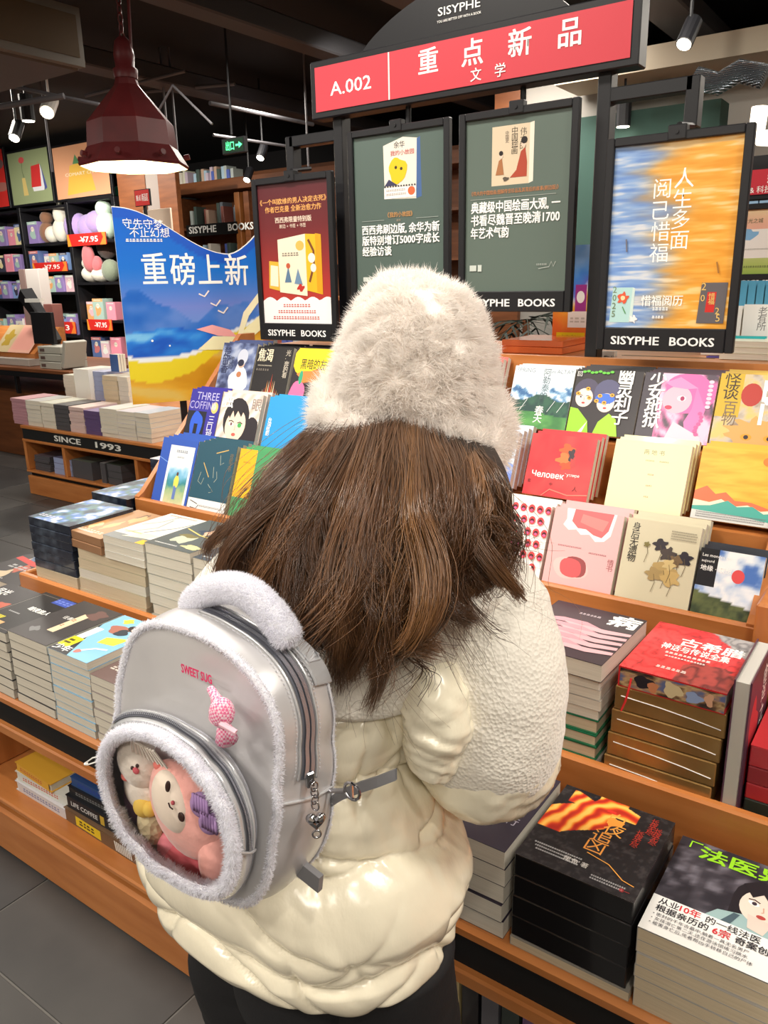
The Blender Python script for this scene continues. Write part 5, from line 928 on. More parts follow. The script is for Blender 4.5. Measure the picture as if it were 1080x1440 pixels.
# brown pillar, red notice stand and recess with shelves beside the toy wall
pil = empty('pillar', 'brown wood clad pillar with a grey strip behind the lamp', 'pillar', (0, 0, 0)); MB().box(PX(165, 260, 5.8), 5.8, 0, PX(204, 260, 5.8), 5.86, PZ(200, 238, 5.8), c=.003).box(PX(222, 260, 5.8), 5.8, 0, PX(247, 260, 5.8), 5.86, PZ(200, 238, 5.8), c=.003).build('cladding', wood_d, pil); MB().box(PX(204, 260, 5.8), 5.81, 0, PX(222, 260, 5.8), 5.86, PZ(200, 239, 5.8)).build('grey_strip', mat('grey_strip', (130, 120, 114), .6), pil)
YN = 4.5
e = empty('notice_stand', 'small red notice on a black pole in front of the pillar', 'sign', (PX(200, 285, YN), YN, 0)); z0, z1 = PZ(200, 290, YN), PZ(200, 266, YN); MB().box(-.09, 0, z0, .10, .015, z1, c=.002).build('board', black, e); MB().box(-.012, .015, 0, .012, .035, z1).build('pole', black, e); A = Art(.175, z1-z0-.01, (206, 46, 44)); A.text('重点', .08, .36, .3, Wt, .02, fitw=.3); A.rect(.42, .3, .44, .7, Wt); A.text('新品区', .5, .32, .4, Wt, .02, fitw=.42); A.build('notice_print', e, MAT['print_matt'], loc=(-.083, -.001, z0+.005), rot=(math.pi/2, 0, 0))
e['label'] = 'small red notice on a black pole in front of the pillar'
YN2 = 4.7
e = empty('hanging_poster', 'pale peach panel standing behind the blue standee', 'poster', (PX(204, 330, YN2), YN2, .66)); MB().box(0, 0, 0, PX(242, 330, YN2)-PX(204, 330, YN2), .02, PZ(220, 294, YN2)-.66, c=.002).build('panel', plain((224, 204, 184)), e); 
e = empty('hanging_poster', 'dark panel with white characters behind the blue standee', 'poster', (PX(166, 330, YN2), YN2, .66)); MB().box(0, 0, 0, PX(198, 330, YN2)-PX(166, 330, YN2), .02, PZ(180, 300, YN2)-.66, c=.002).build('panel', plain((60, 58, 58)), e); A = Art(.14, .06, None); A.clip = False; A.text('书店', .1, .2, .8, Wt, .01); A.build('lettering', e, MAT['print_matt'], loc=(.06, -.002, PZ(180, 312, YN2)-.66), rot=(math.pi/2, 0, 0))
YR = 6.9
rs = empty('book_shelf', 'brown wall shelving with a lettered black band in the far recess', 'shelf', (0, 0, 0))
rx = lambda u: PX(u, 300, YR); rz = lambda u, v: PZ(u, v, YR)
MB().box(rx(247), YR+.35, 0, rx(700), YR+.38, 2.7).build('back_panel', wood_d, rs); MB().box(rx(246), YR-.05, rz(300, 270), rx(700), YR+.35, rz(300, 254), c=.003).build('header_board', wood_d, rs)
for u in (250, 333, 346, 420, 500, 580, 660): MB().box(rx(u)-.03, YR, 0, rx(u)+.05, YR+.35, 2.45, c=.003).build('upright', wood_v if u == 333 else wood_d, rs)
bandz = rz(300, 318)
for z in (.4, .8, bandz-.45, bandz, bandz+.42): MB().box(rx(250), YR, z-.03, rx(700), YR+.35, z, c=.002).build('shelf_board', wood_d, rs)
MB().box(rx(262), YR-.02, bandz-.1, rx(333), YR, bandz+.03).build('band', blackm, rs); A = Art(1.1, .12, None); A.clip = False; A.text('SISYPHE', 0, .2, .7, Wt, .03, fitw=.42); A.build('lettering_name', rs, MAT['print_matt'], loc=(rx(266), YR-.024, bandz-.09), rot=(math.pi/2, 0, 0)); A = Art(1.1, .12, None); A.clip = False; A.text('BOOKS', .6, .2, .7, Wt, .03, fitw=.36); A.build('lettering_kind', rs, MAT['print_matt'], loc=(rx(266), YR-.024, bandz-.09), rot=(math.pi/2, 0, 0))
cols = [(206, 190, 206), (176, 206, 226), (90, 110, 190), (220, 220, 200), (190, 200, 196), (200, 170, 150), (120, 130, 140), (226, 220, 206), (150, 90, 80), (80, 96, 90)]
bms = []
for c in cols:
    me = MB().box(0, 0, 0, .045, .16, .24, c=.002).mesh('book'); me.materials.append(plain(c)); bms.append((me, c))
cname = ['lilac', 'sky blue', 'cobalt', 'pale yellow', 'grey green', 'tan', 'slate', 'ivory', 'rust', 'pine']
nb = 0
def back_row(x0, x1, y, z, lab, cat='book', fill=.85, hs=1.):
    global nb
    x = x0; i = 0
    while x < x1:
        if random.random() > fill: x += .12; i += 1; continue
        k = random.randrange(10); sc = random.uniform(.75, 1.1)*hs
        o = bpy.data.objects.new('book', bms[k][0]); COL.objects.link(o); o.location = (x, y+random.uniform(0, .04), z+.001); o.scale = (1, 1, sc); tag(o, cut('%s book, place %d on the %s' % (cname[k], i+1, lab)), 'book', lab); x += .048; i += 1; nb += 1
back_row(rx(264), rx(331), YR+.03, bandz, 'lettered shelf in the far recess'); back_row(rx(264), rx(331), YR+.03, bandz-.45, 'shelf under the lettered band'); back_row(rx(252), rx(331), YR+.03, bandz+.42, 'top shelf of the far recess', hs=.9)

# ================================================================ things seen under and between the posters
YM = 4.6
ms = empty('book_shelf', 'low brown shelf with grey books behind the left posters', 'shelf', (0, 0, 0)); mx0, mx1 = PX(372, 490, YM), PX(640, 490, YM)
MB().box(mx0, YM+.3, 0, mx1, YM+.34, 1.35).build('back_panel', wood_d, ms)
for z in (.12, .5, .86, PZ(450, 502, YM), 1.35): MB().box(mx0, YM, z-.025, mx1, YM+.32, z, c=.002).build('shelf_board', wood, ms)
for x in np.linspace(mx0, mx1, 5): MB().box(x-.015, YM, 0, x+.015, YM+.32, 1.35, c=.002).build('upright', wood_v, ms)
back_row(mx0+.03, mx1-.1, YM+.05, PZ(450, 502, YM), 'low brown shelf behind the left posters', fill=.95, hs=.7)
pl = empty('potted_palm', 'dark potted palm standing against the brown and grey pillar', 'plant', tuple(P(738, 505, y=5.2)[:2])+(0,)); pl.scale = (1.25, 1.25, 1.2)
zc = 1.0
MB().lathe([(.0, 0), (.17, 0), (.22, .45), (.2, .45), (.18, .4), (0, .4)], 20).build('pot', mat('blue_grey_pot', (110, 120, 140), .5), pl, smooth=True); MB().tube([(0, 0, .4), (.01, 0, .7), (0, 0, .98)], [.03, .025, .02], 8).build('stem', wood_d, pl)
lf = mat('palm_leaf', (18, 30, 20), .6)
for k in range(9):
    a = k*.7+.3; L = random.uniform(.42, .6); up = random.uniform(.1, .5); m = MB(); pts = [(L*t*math.cos(a), L*t*math.sin(a), .96+up*t-.62*t*t) for t in np.linspace(0, 1, 9)]; m.tube(pts, .004, 4)
    for j in range(1, 9):
        p = Vector(pts[j]); d = (Vector(pts[j])-Vector(pts[j-1])).normalized(); s_ = d.cross(Vector((0, 0, 1))).normalized(); l2 = .2*math.sin(math.pi*(j/9.)**.7)+.04
        for sg in (-1, 1):
            q = p+(s_*sg*.8+d*.7-Vector((0, 0, .25)))*l2; n_ = d*.012; m.add([p-n_, p+n_, q], [(0, 1, 2)])
    m.build('palm_frond', lf, pl)
MB().box(PX(690, 460, 5.6), 5.6, 0, PX(727, 460, 5.6), 6.0, 2.9, c=.003).build('pillar', wood_d, None); tag(bpy.data.objects[COL.objects[-1].name], 'brown wood clad pillar behind the potted palm', 'pillar')
box('trim_1', mat('grey_wall', (150, 146, 140), .7), None, PX(727, 460, 5.6), 5.65, 0, PX(845, 460, 5.6), 5.9, 2.9)['kind'] = 'structure'
box('trim_2', mat('green_wall', (60, 92, 84), .7), None, PX(800, 300, 5.4), 5.4, 0, PX(1000, 300, 5.4), 5.6, 2.45)['kind'] = 'structure'
box('trim_3', mat('pale_wall', (196, 192, 184), .7), None, PX(762, 180, 5.9), 5.92, 2.1, 3.9, 6.1, 2.75)['kind'] = 'structure'

# ================================================================ CEILING: beams, ducts, pipes, air unit, soffits, lamps
steel = mat('dark_steel', (62, 62, 66), .6); steel2 = mat('grey_steel', (92, 90, 94), .6)
def ctag(o, l, c): return tag(o, l, c)
for i, (x, w, z, m_, l) in enumerate([(-3.6, .16, 2.95, steel, 'dark steel ceiling beam left of the hanging lamp'), (-2.75, .22, 3.0, steel2, 'wide dark grey ceiling duct right of the lamp'), (-2.2, .10, 2.9, steel, 'narrow dark ceiling beam above the book posters'), (-1.75, .25, 3.02, steel2, 'broad grey duct running above the posters'), (-5.2, .2, 3.0, steel, 'dark steel ceiling beam beyond the hanging lamp'), (-1.0, .12, 2.98, steel, 'thin ceiling beam over the header sign'), (.1, .2, 3.0, steel, 'dark beam above the right end of the table')]):
    o = MB().box(x, -.5, z-.12, x+w, 8.2, z, c=.01).build('ceiling_beam', m_, None); ctag(o, l, 'beam')
for i, (a, b, r, l) in enumerate([(P(0, 118, z=2.75), P(140, 147, z=2.6), .012, 'thin grey conduit under the air unit'), (P(120, 135, z=2.8), P(260, 100, z=2.9), .012, 'thin diagonal pipe behind the hanging lamp'), (P(190, 130, z=2.9), P(330, 118, z=2.9), .014, 'thin horizontal pipe right of the lamp'), (P(295, 145, z=2.75), P(440, 175, z=2.75), .016, 'grey pipe running toward the left poster'), (P(0, 150, z=2.6), P(90, 135, z=2.65), .02, 'track rail carrying the left spotlights'), (P(300, 190, z=2.6), P(400, 205, z=2.6), .012, 'thin rail above the exit sign'), (P(940, 140, z=2.8), P(1060, 150, z=2.7), .03, 'grey pipe under the right soffit')]):
    o = MB().tube([a, b], r, 8).build('ceiling_pipe', steel2, None); ctag(o, l, 'pipe')
for i, u in enumerate((62, 244, 232, 430)):
    p = P(u, 150, z=2.75); o = MB().tube([p+[0, 0, -.45], (p[0], p[1], 3.15)], .008, 6).build('ceiling_rod', steel2, None); ctag(o, ('left most', 'second', 'third', 'right most')[i]+' thin steel rod hanging from the black ceiling', 'rod')
p = P(243, 120, z=2.75); 
for s_, n_ in ((-1, 'left'), (1, 'right')): o = MB().tube([p, p+[.35*s_, .0, -.28]], .008, 6).build('ceiling_rod', steel2, None); ctag(o, n_+' slanting strut beside the hanging lamp', 'rod')
# air unit
pa, pb = P(0, 46, y=2.9), P(118, 82, y=2.9)
q = P(116, 84, z=2.62); au = empty('air_unit', 'grey ducted air unit with two brown filter panels at the top left', 'air conditioner', (q[0], q[1], 2.62))
au.rotation_euler.z = 0
w_ = 1.5; MB().box(-.03, -w_+.0, -.04, .02, .0, .24).build('side_panel', mat('air_grey', (104, 98, 88), .6), au)
MB().box(-.9, -w_, -.05, -.03, 0, .26, c=.01).build('casing', mat('air_grey2', (70, 66, 62), .6), au)
for i in range(3): MB().box(.02, -.48*(i+1), .0, .024, -.48*i-.03, .2).build('filter_panel', mat('filter_brown', (84, 68, 46), .8), au)
# soffits on the right
for i, (y, z0, z1, x0) in enumerate([(5.2, 2.62, 2.75, -2.3), (6.4, 2.66, 2.95, -3.0)]):
    o = box('trim_%d' % (4+i), mat('soffit', (188, 176, 156), .7), None, x0, y, z0, 3.9, y+.4, z1); o['kind'] = 'structure'
# silver flexible duct and slats near the right soffit
o = MB().tube([P(978, 110, y=5.0), P(1010, 118, y=5.0), P(1040, 100, y=5.0), P(1075, 108, y=5.0)], .06, 12).build('flexible_duct', mat('foil_duct', (150, 160, 170), .25, metal=.8, bump=('wave', 30, .8, .02)), None, smooth=True); tag(o, 'shiny silver foil duct hanging under the right soffit', 'duct')
# pendant lamp
pp = P(190, 236, z=2.02); red = mat('lamp_red', (106, 36, 38), .45, var=((86, 28, 30), 6)); lampe = empty('pendant_lamp', 'dark red eight sided metal pendant lamp on a chain', 'lamp', tuple(pp))
MB().lathe([(.262, .0), (.268, .012), (.218, .09), (.208, .20), (.06, .37), (.05, .405)], 8, ph=.3).build('shade', red, lampe)
MB().lathe([(.260, .0), (.212, .09), (.20, .195), (.05, .36)], 8, ph=.3).build('shade_lining', mat('lamp_lining', (240, 226, 190), .6, emit=((255, 236, 180), 1.1)), lampe)
MB().lathe([(0, .03), (.243, .03)], 8, ph=.3).build('diffuser', mat('lamp_glow', (255, 240, 200), .5, emit=((255, 240, 190), 1.6)), lampe)
MB().lathe([(.055, .40), (.06, .44), (.045, .45), (.05, .5), (.04, .56), (.02, .58)], 12).build('neck', red, lampe, smooth=True)
for k in range(8):
    a = 2*math.pi*(k+.8)/8; MB().tube([(.25*math.cos(a), .25*math.sin(a), .04), (.276*math.cos(a), .276*math.sin(a), .045)], .014, 8).build('bolt', red, lampe)
zt_ = 3.14-pp[2]; n_ = 0; z = .56
while z < zt_:
    m = MB(); R_ = .012; pts = [((R_ if n_ % 2 else 0)*math.cos(t), (0 if n_ % 2 else R_)*math.cos(t), z+.024*math.sin(t)+.02) for t in np.linspace(0, 2*math.pi, 13)]; m.tube(pts, .0042, 5, cap=False); m.build('chain_link', red, lampe); z += .04; n_ += 1
MB().tube([(.03, .02, .5), (.05, .02, .75), (.03, .02, .78)], .008, 6).build('shackle_rod', red, lampe)
l = bpy.data.lights.new('lamp_bulb', 'POINT'); l.energy = 14; l.color = (1, .88, .66); l.shadow_soft_size = .08; o = bpy.data.objects.new('lamp_bulb', l); COL.objects.link(o); o.location = (pp[0], pp[1], pp[2]-.03)
# track spotlights
def tracklight(label, u, v, z, aim=(0, -.35, -.9), c=black, s=1., e=40):
    p = P(u, v, z=z); t = empty('track_light', label, 'spotlight', tuple(p)); a = Vector(aim).normalized(); b = -a*.13*s
    MB().tube([Vector((0, 0, 0)), b], .038*s, 14).build('lamp_head', c, t, smooth=False); MB().tube([a*.001, a*.004], .032*s, 14).build('lens', mat('lens_glow', (255, 250, 235), .4, emit=((255, 246, 225), e/4.)), t); MB().tube([b*.6+Vector((0, 0, .02)), (b.x*.6, b.y*.6, 3.13-p[2])], .008, 6).build('stem', c, t)
tracklight('black ceiling spotlight shining at the top right', 962, 62, 2.45, (-.1, -.5, -.7)); tracklight('small ceiling spotlight far left under the air unit', 20, 194, 2.5, (.3, -.5, -.7), s=1.1)
tracklight('white ceiling spotlight pair unit under the air unit', 66, 158, 2.6, (.4, -.5, -.5), c=mat('white_metal', (210, 205, 198), .4), s=1.3, e=2); tracklight('small glowing spotlight right of the exit sign', 366, 222, 2.5, (.1, -.5, -.7)); tracklight('small glowing spotlight beside the left poster top', 347, 253, 2.4, (.1, -.5, -.7)); tracklight('dark vertical spotlight under the right soffit', 876, 178, 2.35, (0, 0, -1), s=1.2, e=.2); tracklight('small spotlight hanging left of the lamp', 40, 170, 2.6, (0, 0, -1), s=1.3, e=.4)
# exit sign
p = P(325, 205, z=2.35); e = empty('exit_sign', 'small green glowing exit sign on the ceiling', 'exit sign', tuple(p)); MB().box(-.09, 0, -.05, .13, .03, .05, c=.004).build('housing', black, e)
A = Art(.19, .08, (6, 30, 16)); g_ = (80, 240, 150); A.text('出口', .14, .22, .6, g_, .03, fitw=.4); A.poly([(.62, .42), (.78, .42), (.78, .25), (.95, .5), (.78, .75), (.78, .58), (.62, .58)], g_); em = mat('exit_print', attr=True, rough=.4); nt = em.node_tree; nt.links.new(nt.nodes['Attribute'].outputs[0], nt.nodes['Principled BSDF'].inputs['Emission Color']); nt.nodes['Principled BSDF'].inputs['Emission Strength'].default_value = 1.2
A.build('sign_face', e, em, loc=(-.075, -.002, -.04), rot=(math.pi/2, 0, 0)); MB().tube([(0, .015, .07), (0, .015, .78)], .008, 6).build('hanger', black, e)
# neon bracket shape at the right edge
glow = mat('tube_glow', (255, 250, 235), .4, emit=((255, 240, 215), 3.))
pn = [P(u, v, y=4.2) for u, v in ((1069, 150), (1066, 172), (1064, 186), (1070, 194), (1082, 194), (1110, 191))]; o = MB().tube(pn, .035, 10).build('tube_lamp', glow, None, smooth=True); tag(o, 'white glowing bent tube lamp at the right edge', 'lamp')
GP = empty('glass_partition', 'row of bluish panes on a black post at the right edge', 'partition', (0, 0, 0)); MB().box(PX(1100, 265, 4.4), 4.4, 0, PX(1110, 265, 4.4), 4.44, 3.1).box(PX(1030, 262, 4.4), 4.4, PZ(1062, 268, 4.4), PX(1105, 262, 4.4), 4.43, PZ(1062, 262, 4.4)).build('frame', black, GP)
for i, u in enumerate((1046, 1062, 1078)): o = MB().box(PX(u-8, 265, 4.4), 4.4, PZ(u, 288, 4.4), PX(u+6, 265, 4.4), 4.42, PZ(u, 268, 4.4)).build('glass_panel', mat('blue_glass', (120, 150, 176), .2, coat=.5), GP)

# ================================================================ PERSON
FR = rt.copy(); FR[2] = 0; FR /= np.linalg.norm(FR)          # horizontal directions used for rough sizes
def grid_faces(n, m, closed=True):
    i, j = np.meshgrid(np.arange(n-1), np.arange(m if closed else m-1), indexing='ij'); a = i*m+j; b = i*m+(j+1) % m
    return np.stack([a, b, b+m, a+m], -1).reshape(-1, 4)
def catmull(K, n):
    K = np.asarray(K, float); t = np.linspace(0, len(K)-1, n); i = np.clip(t.astype(int), 0, len(K)-2); f = (t-i)[:, None]
    Q = np.vstack([2*K[0]-K[1], K, 2*K[-1]-K[-2]]); a, b, c, d = Q[i], Q[i+1], Q[i+2], Q[i+3]
    return .5*((2*b)+(-a+c)*f+(2*a-5*b+4*c-d)*f**2+(-a+3*b-3*c+d)*f**3)
def smooth_obj(name, V, Fq, m, parent, smooth=True, col=None):
    me = fast_mesh(name, V, Fq, col); 
    if smooth: me.polygons.foreach_set('use_smooth', [True]*len(me.polygons))
    return link(name, me, m, parent)
def snoise(p, s, seed=0):
    """smooth 3-d noise made of three value-noise planes"""
    p = p*s; return (fbm(p[:, 0]+7.1*p[:, 2]*.3, p[:, 1]+p[:, 2], 3, seed)+fbm(p[:, 1]+3.3, p[:, 2]-p[:, 0]*.5, 3, seed+9)+fbm(p[:, 2]+1.7, p[:, 0]+p[:, 1]*.4, 3, seed+17))/3
def tubeS(K, rad, n=60, m=48, ratio=1.0, cap=True):
    """smooth swept limb; returns verts (n*m), normals and parameter t"""
    C = catmull(K, n); r = np.interp(np.linspace(0, 1, n), np.linspace(0, 1, len(rad)), rad)
    T_ = np.gradient(C, axis=0); T_ /= np.linalg.norm(T_, axis=1)[:, None]; a = np.cross(T_[0], [0.3, .2, 1.]); a /= np.linalg.norm(a); A_ = []
    for i in range(n): a = a-a@T_[i]*T_[i]; a /= np.linalg.norm(a); A_.append(a.copy())
    A_ = np.array(A_); B_ = np.cross(T_, A_); th = np.linspace(0, 2*np.pi, m, endpoint=False)
    if cap:
        e = np.linspace(0, 1, n)*(n-1); k = 5; fcap = np.ones(n); fcap[:k] = np.sqrt(1-(1-np.arange(k)/k)**2)+.02; fcap[-k:] = fcap[:k][::-1]; r = r*fcap
    N_ = A_[:, None]*np.cos(th)[None, :, None]+B_[:, None]*np.sin(th)[None, :, None]*ratio
    return (C[:, None]+N_*r[:, None, None]).reshape(-1, 3), N_.reshape(-1, 3), np.repeat(np.linspace(0, 1, n), m), np.tile(th, n)
def strands(roots, dirs, L, wd, seg=3, curl=.3, droop=0., seed=0, cluster=None):
    """tapering flat hairs as one mesh: roots (n,3), dirs (n,3)"""
    r = np.random.default_rng(seed); n = len(roots); L = np.broadcast_to(L, (n,))*r.uniform(.7, 1.15, n)
    d = dirs/np.linalg.norm(dirs, axis=1)[:, None]; s_ = np.cross(d, r.normal(size=(n, 3))); s_ /= np.linalg.norm(s_, axis=1)[:, None]
    bend = r.normal(size=(n, 3))*curl; P_ = []
    for k in range(seg+1):
        t = k/seg; c = roots+d*(L*t)[:, None]+bend*(L*t*t*.5)[:, None]; c[:, 2] -= droop*L*t*t; w = wd*(1-t)**.6*.5
        if k < seg: P_ += [c+s_*w, c-s_*w]
        else: P_ += [c]
    V = np.concatenate(P_); idx = np.arange(n); Fs = []
    for k in range(seg-1): Fs += [np.c_[idx+2*k*n, idx+(2*k+1)*n, idx+(2*k+3)*n], np.c_[idx+2*k*n, idx+(2*k+3)*n, idx+(2*k+2)*n]]
    k = seg-1; Fs += [np.c_[idx+2*k*n, idx+(2*k+1)*n, idx+(2*k+2)*n]]
    return V, np.concatenate(Fs)
def sample_surface(V, Fq, n, seed=0):
    r = np.random.default_rng(seed); a, b, c, d = (V[Fq[:, i]] for i in range(4)); nr = np.cross(c-a, d-b); ar = np.linalg.norm(nr, axis=1)+1e-12; pr = ar/ar.sum()
    f = r.choice(len(Fq), n, p=pr); u, v = r.random(n)[:, None], r.random(n)[:, None]; p = a[f]*(1-u)*(1-v)+b[f]*u*(1-v)+c[f]*u*v+d[f]*(1-u)*v
    return p, nr[f]/ar[f][:, None]
def fur_on(name, V, Fq, n, L, wd, m, parent, curl=.35, comb=None, clump=0., seed=0, sign=1, jitter=.35):
    p, nr = sample_surface(V, Fq, n, seed); r = np.random.default_rng(seed+1); d = nr*sign+r.normal(size=(n, 3))*jitter
    if comb is not None: d += comb
    if clump:
        cell = np.floor(p/clump).astype(int); h = (cell[:, 0]*73856093 ^ cell[:, 1]*19349663 ^ cell[:, 2]*83492791) & 1023; tab = r.normal(size=(1024, 3))*.55; d += tab[h]
    W_, F_ = strands(p, d, L, wd, 3, curl, 0, seed); o = link(name, fast_mesh(name, W_, F_), m, parent); o['kind'] = 'stuff'; return o

person = empty('person', 'person seen from behind in white fluffy hat, long brown hair and cream puffer coat', 'person', tuple(np.r_[P(430, 1100, y=.60)[:2], 0]))
def unloc(V): return np.asarray(V)-np.array(person.location)
skin = mat('skin', (226, 178, 150), .5, var=((216, 164, 138), 12)); cream = mat('cream_shell', (248, 240, 216), .27, coat=.5, coat_rough=.2, bump=('noise', 34, .35, .006), scale=(1, 1, .45)); sherpa = mat('sherpa', (240, 234, 222), .95, sheen=.5, bump=('voronoi', 260, .55, .0025))
def fur_mat(name, c):
    m = bpy.data.materials.new(name); m.use_nodes = True; nt = m.node_tree; nt.nodes.clear(); o = nt.nodes.new('ShaderNodeOutputMaterial'); a = nt.nodes.new('ShaderNodeBsdfDiffuse'); b = nt.nodes.new('ShaderNodeBsdfTranslucent'); x = nt.nodes.new('ShaderNodeMixShader')
    for n in (a, b): n.inputs[0].default_value = tuple(lin(c))+(1,)
    x.inputs[0].default_value = .5; nt.links.new(a.outputs[0], x.inputs[1]); nt.links.new(b.outputs[0], x.inputs[2]); nt.links.new(x.outputs[0], o.inputs[0]); MAT[name] = m; return m
furm = fur_mat('hat_fur', (252, 248, 244)); fur_mat('piping_fur', (244, 244, 250)); furm2 = mat('hat_base', (250, 242, 235), .95)
# --- torso rings (z, u centre, Y centre, half width px, depth m)
TR = [(.70, 428, .60, 166, .108), (.722, 426, .60, 192, .133), (.75, 424, .60, 202, .148), (.80, 424, .60, 202, .145), (.855, 425, .60, 188, .136), (.90, 430, .60, 162, .124), (.94, 438, .60, 144, .118), (1.0, 450, .61, 146, .117), (1.06, 468, .62, 160, .116), (1.11, 490, .64, 178, .110), (1.15, 508, .66, 186, .102), (1.18, 535, .685, 150, .085), (1.205, 560, .70, 96, .070), (1.23, 572, .72, 66, .06), (1.27, 578, .74, 56, .055)]
def ring_at(z):
    a = np.array(TR); return [np.interp(z, a[:, 0], a[:, k]) for k in range(1, 5)]
def torso(zs, m, inflate=0., puff=True, a0=0, a1=2*np.pi, closed=True):
    th = np.linspace(a0, a1, m, endpoint=not closed); out = []
    for z in zs:
        uc, yc, hw, b = ring_at(z); uu = uc; C = None
        # centre column in the room for this height
        lo, hi = -3., 1.
        d = R[1]; # solve u of (x, yc, z) = uc
        for _ in range(40):
            mid = (lo+hi)/2; q = R.T@np.array([mid, yc, z-H]); 
            if 540+F*q[0]/q[2] < uc: lo = mid
            else: hi = mid
        x = (lo+hi)/2; q = R.T@np.array([x, yc, z-H]); hwm = hw*q[2]/F; a = math.sqrt(max(hwm**2-(b*.57)**2, 1e-4))/.82
        co, si = np.cos(th), np.sin(th); e = 2/2.35
        out.append(np.c_[x+(a+inflate)*np.sign(co)*np.abs(co)**e, yc+(b+inflate)*np.sign(si)*np.abs(si)**e, np.full(m, z)])
    return np.array(out), th
ZS = np.linspace(.70, 1.27, 230); MT = 330
G, th = torso(ZS, MT); V = G.reshape(-1, 3); C0 = np.repeat(G.mean(1), MT, 0); N = V-C0; N[:, 2] = 0; N /= np.linalg.norm(N, axis=1)[:, None]+1e-9
TH_ = np.tile(th, len(ZS)); ZZ = np.repeat(ZS, MT)
seams = [.69, .76, .875, .965, 1.045, 1.13]
wob = .012*np.sin(TH_*2+1)+.01*np.sin(TH_*5)
ze = ZZ+wob; puffh = np.zeros(len(V))
for a, b, amp in zip(seams[:-1], seams[1:], (.014, .024, .016, .014, .012)):
    t = (ze-a)/(b-a); k = (t > 0) & (t < 1); puffh[k] = amp*np.sin(np.pi*t[k])**.55
sd = np.min([np.abs(ze-s_) for s_ in seams], 0)
arc = TH_*.24
wr1 = fbm(arc*26+ze*4, ze*10+arc*3, 3, 3)-.5; wr2 = np.abs(fbm(arc*15-ze*8, ze*7+arc*5, 3, 21)-.5); wr3 = fbm(arc*55, ze*12, 2, 5)-.5
wr4 = fbm(arc*9+ze*9, ze*5-arc*4, 3, 40)-.5
crs = lambda w, k: np.clip(1-np.abs(w)/k, 0, 1)**1.5
dsp = puffh+.008*wr1*np.exp(-sd/.02)+.012*wr4\
    -.010*((1-np.abs(np.sin(arc*30+ze*16+5*fbm(arc*5, ze*6, 2, 51))))**3)*np.clip((fbm(arc*7, ze*8, 2, 52)-.42)*5, 0, 1)*(.35+.65*np.exp(-sd/.03)) \
    -.014*((1-np.abs(np.sin(arc*8-ze*24+5*fbm(arc*4, ze*5, 2, 53))))**4)*np.clip((fbm(arc*5+3, ze*6, 2, 54)-.42)*5, 0, 1) \
    -.010*((1-np.abs(np.sin(arc*14+ze*30+4*fbm(arc*5, ze*5, 2, 55))))**4)*np.clip((fbm(arc*6+9, ze*6, 2, 56)-.46)*5, 0, 1)
dsp *= np.clip((1.2-ZZ)/.06, 0, 1)
V = V+N*dsp[:, None]
# hem dips at the back, rises at the sides
V[:, 2] += (-.012*np.cos((TH_+np.pi/2)))*np.clip((.8-ZZ)/.14, 0, 1)
Fq = grid_faces(len(ZS), MT)
coat_shell = smooth_obj('coat', unloc(V), Fq, cream, person); coat_shell['label'] = 'shiny cream quilted puffer shell'
# hem lining underneath
G2, _ = torso([.70, .703, .73], 80, -.012); smooth_obj('coat_lining', unloc(G2.reshape(-1, 3)), grid_faces(3, 80)[:, ::-1], mat('lining', (190, 176, 140), .7), person)
# --- sherpa yoke over the shoulders
ZY = np.linspace(0, 1, 60); MY = 200; thy = np.linspace(0, 2*np.pi, MY, endpoint=False)
Gy, _ = torso(np.linspace(1.0, 1.262, 160), MY, .016); zg = np.linspace(1.0, 1.262, 160)
low = 1.052-.02*np.cos(thy-.2)+.03*np.maximum(0, np.sin(thy))
Vy = np.zeros((60, MY, 3))
for j in range(MY):
    zt = low[j]+(1.262-low[j])*ZY
    for k in range(3): Vy[:, j, k] = np.interp(zt, zg, Gy[:, j, k])
cy = Vy.mean(1, keepdims=True); nn = Vy-cy; nn[..., 2] = 0; nn /= np.linalg.norm(nn, axis=2, keepdims=True); Vy += nn*(np.where(ZY < .06, -.018*(1-ZY/.06), 0))[:, None, None]
Vy = Vy.reshape(-1, 3); Vy += nn.reshape(-1, 3)*(.007*(snoise(Vy, 18, 4)-.5))[:, None]
smooth_obj('yoke', unloc(Vy), grid_faces(60, MY), sherpa, person)['label'] = 'white sherpa yoke'
# --- stand-up collar
cc = P(585, 742, y=.735)
Vc, Nc, tc_, _ = tubeS([cc+np.array([.075*math.cos(t), .07*math.sin(t), .012*math.sin(t)]) for t in np.linspace(0, 2*np.pi, 17)], [.03]*17, 80, 20, cap=False)
smooth_obj('collar', unloc(Vc+Nc*(.006*(snoise(Vc, 30, 2)-.5))[:, None]), grid_faces(80, 20), sherpa, person)
# --- arms: upper sleeve in sherpa, lower sleeve in cream shell
def sleeve(K, rad, name, m_, seed, n=110, m=96, fold=.006, fs=22, cap=True):
    Vs, Ns, t, a = tubeS(K, rad, n, m, cap=cap); f = snoise(Vs, fs, seed)-.5; g = snoise(Vs, fs*3, seed+3)-.5; Vs = Vs+Ns*(fold*2*f+fold*.8*g)[:, None]
    return smooth_obj(name, unloc(Vs), grid_faces(n, m), m_, person)
sR, eR, wR = P(668, 862, y=.690), P(686, 1030, y=.672), P(640, 1005, y=.88)
sleeve([P(640, 800, y=.69), sR, P(690, 950, y=.672), eR, eR+np.array([-.02, .06, -.005])], [.060, .080, .078, .079, .068], 'upper_sleeve', sherpa, 3, fold=.004)
sleeve([eR+np.array([0.004, -.008, .0]), eR+np.array([.0, .0, -.022]), eR+np.array([-.02, .055, -.024]), eR+np.array([-.05, .12, -.02]), wR], [.062, .077, .076, .064, .05], 'lower_sleeve', cream, 9, fold=.010, fs=26)
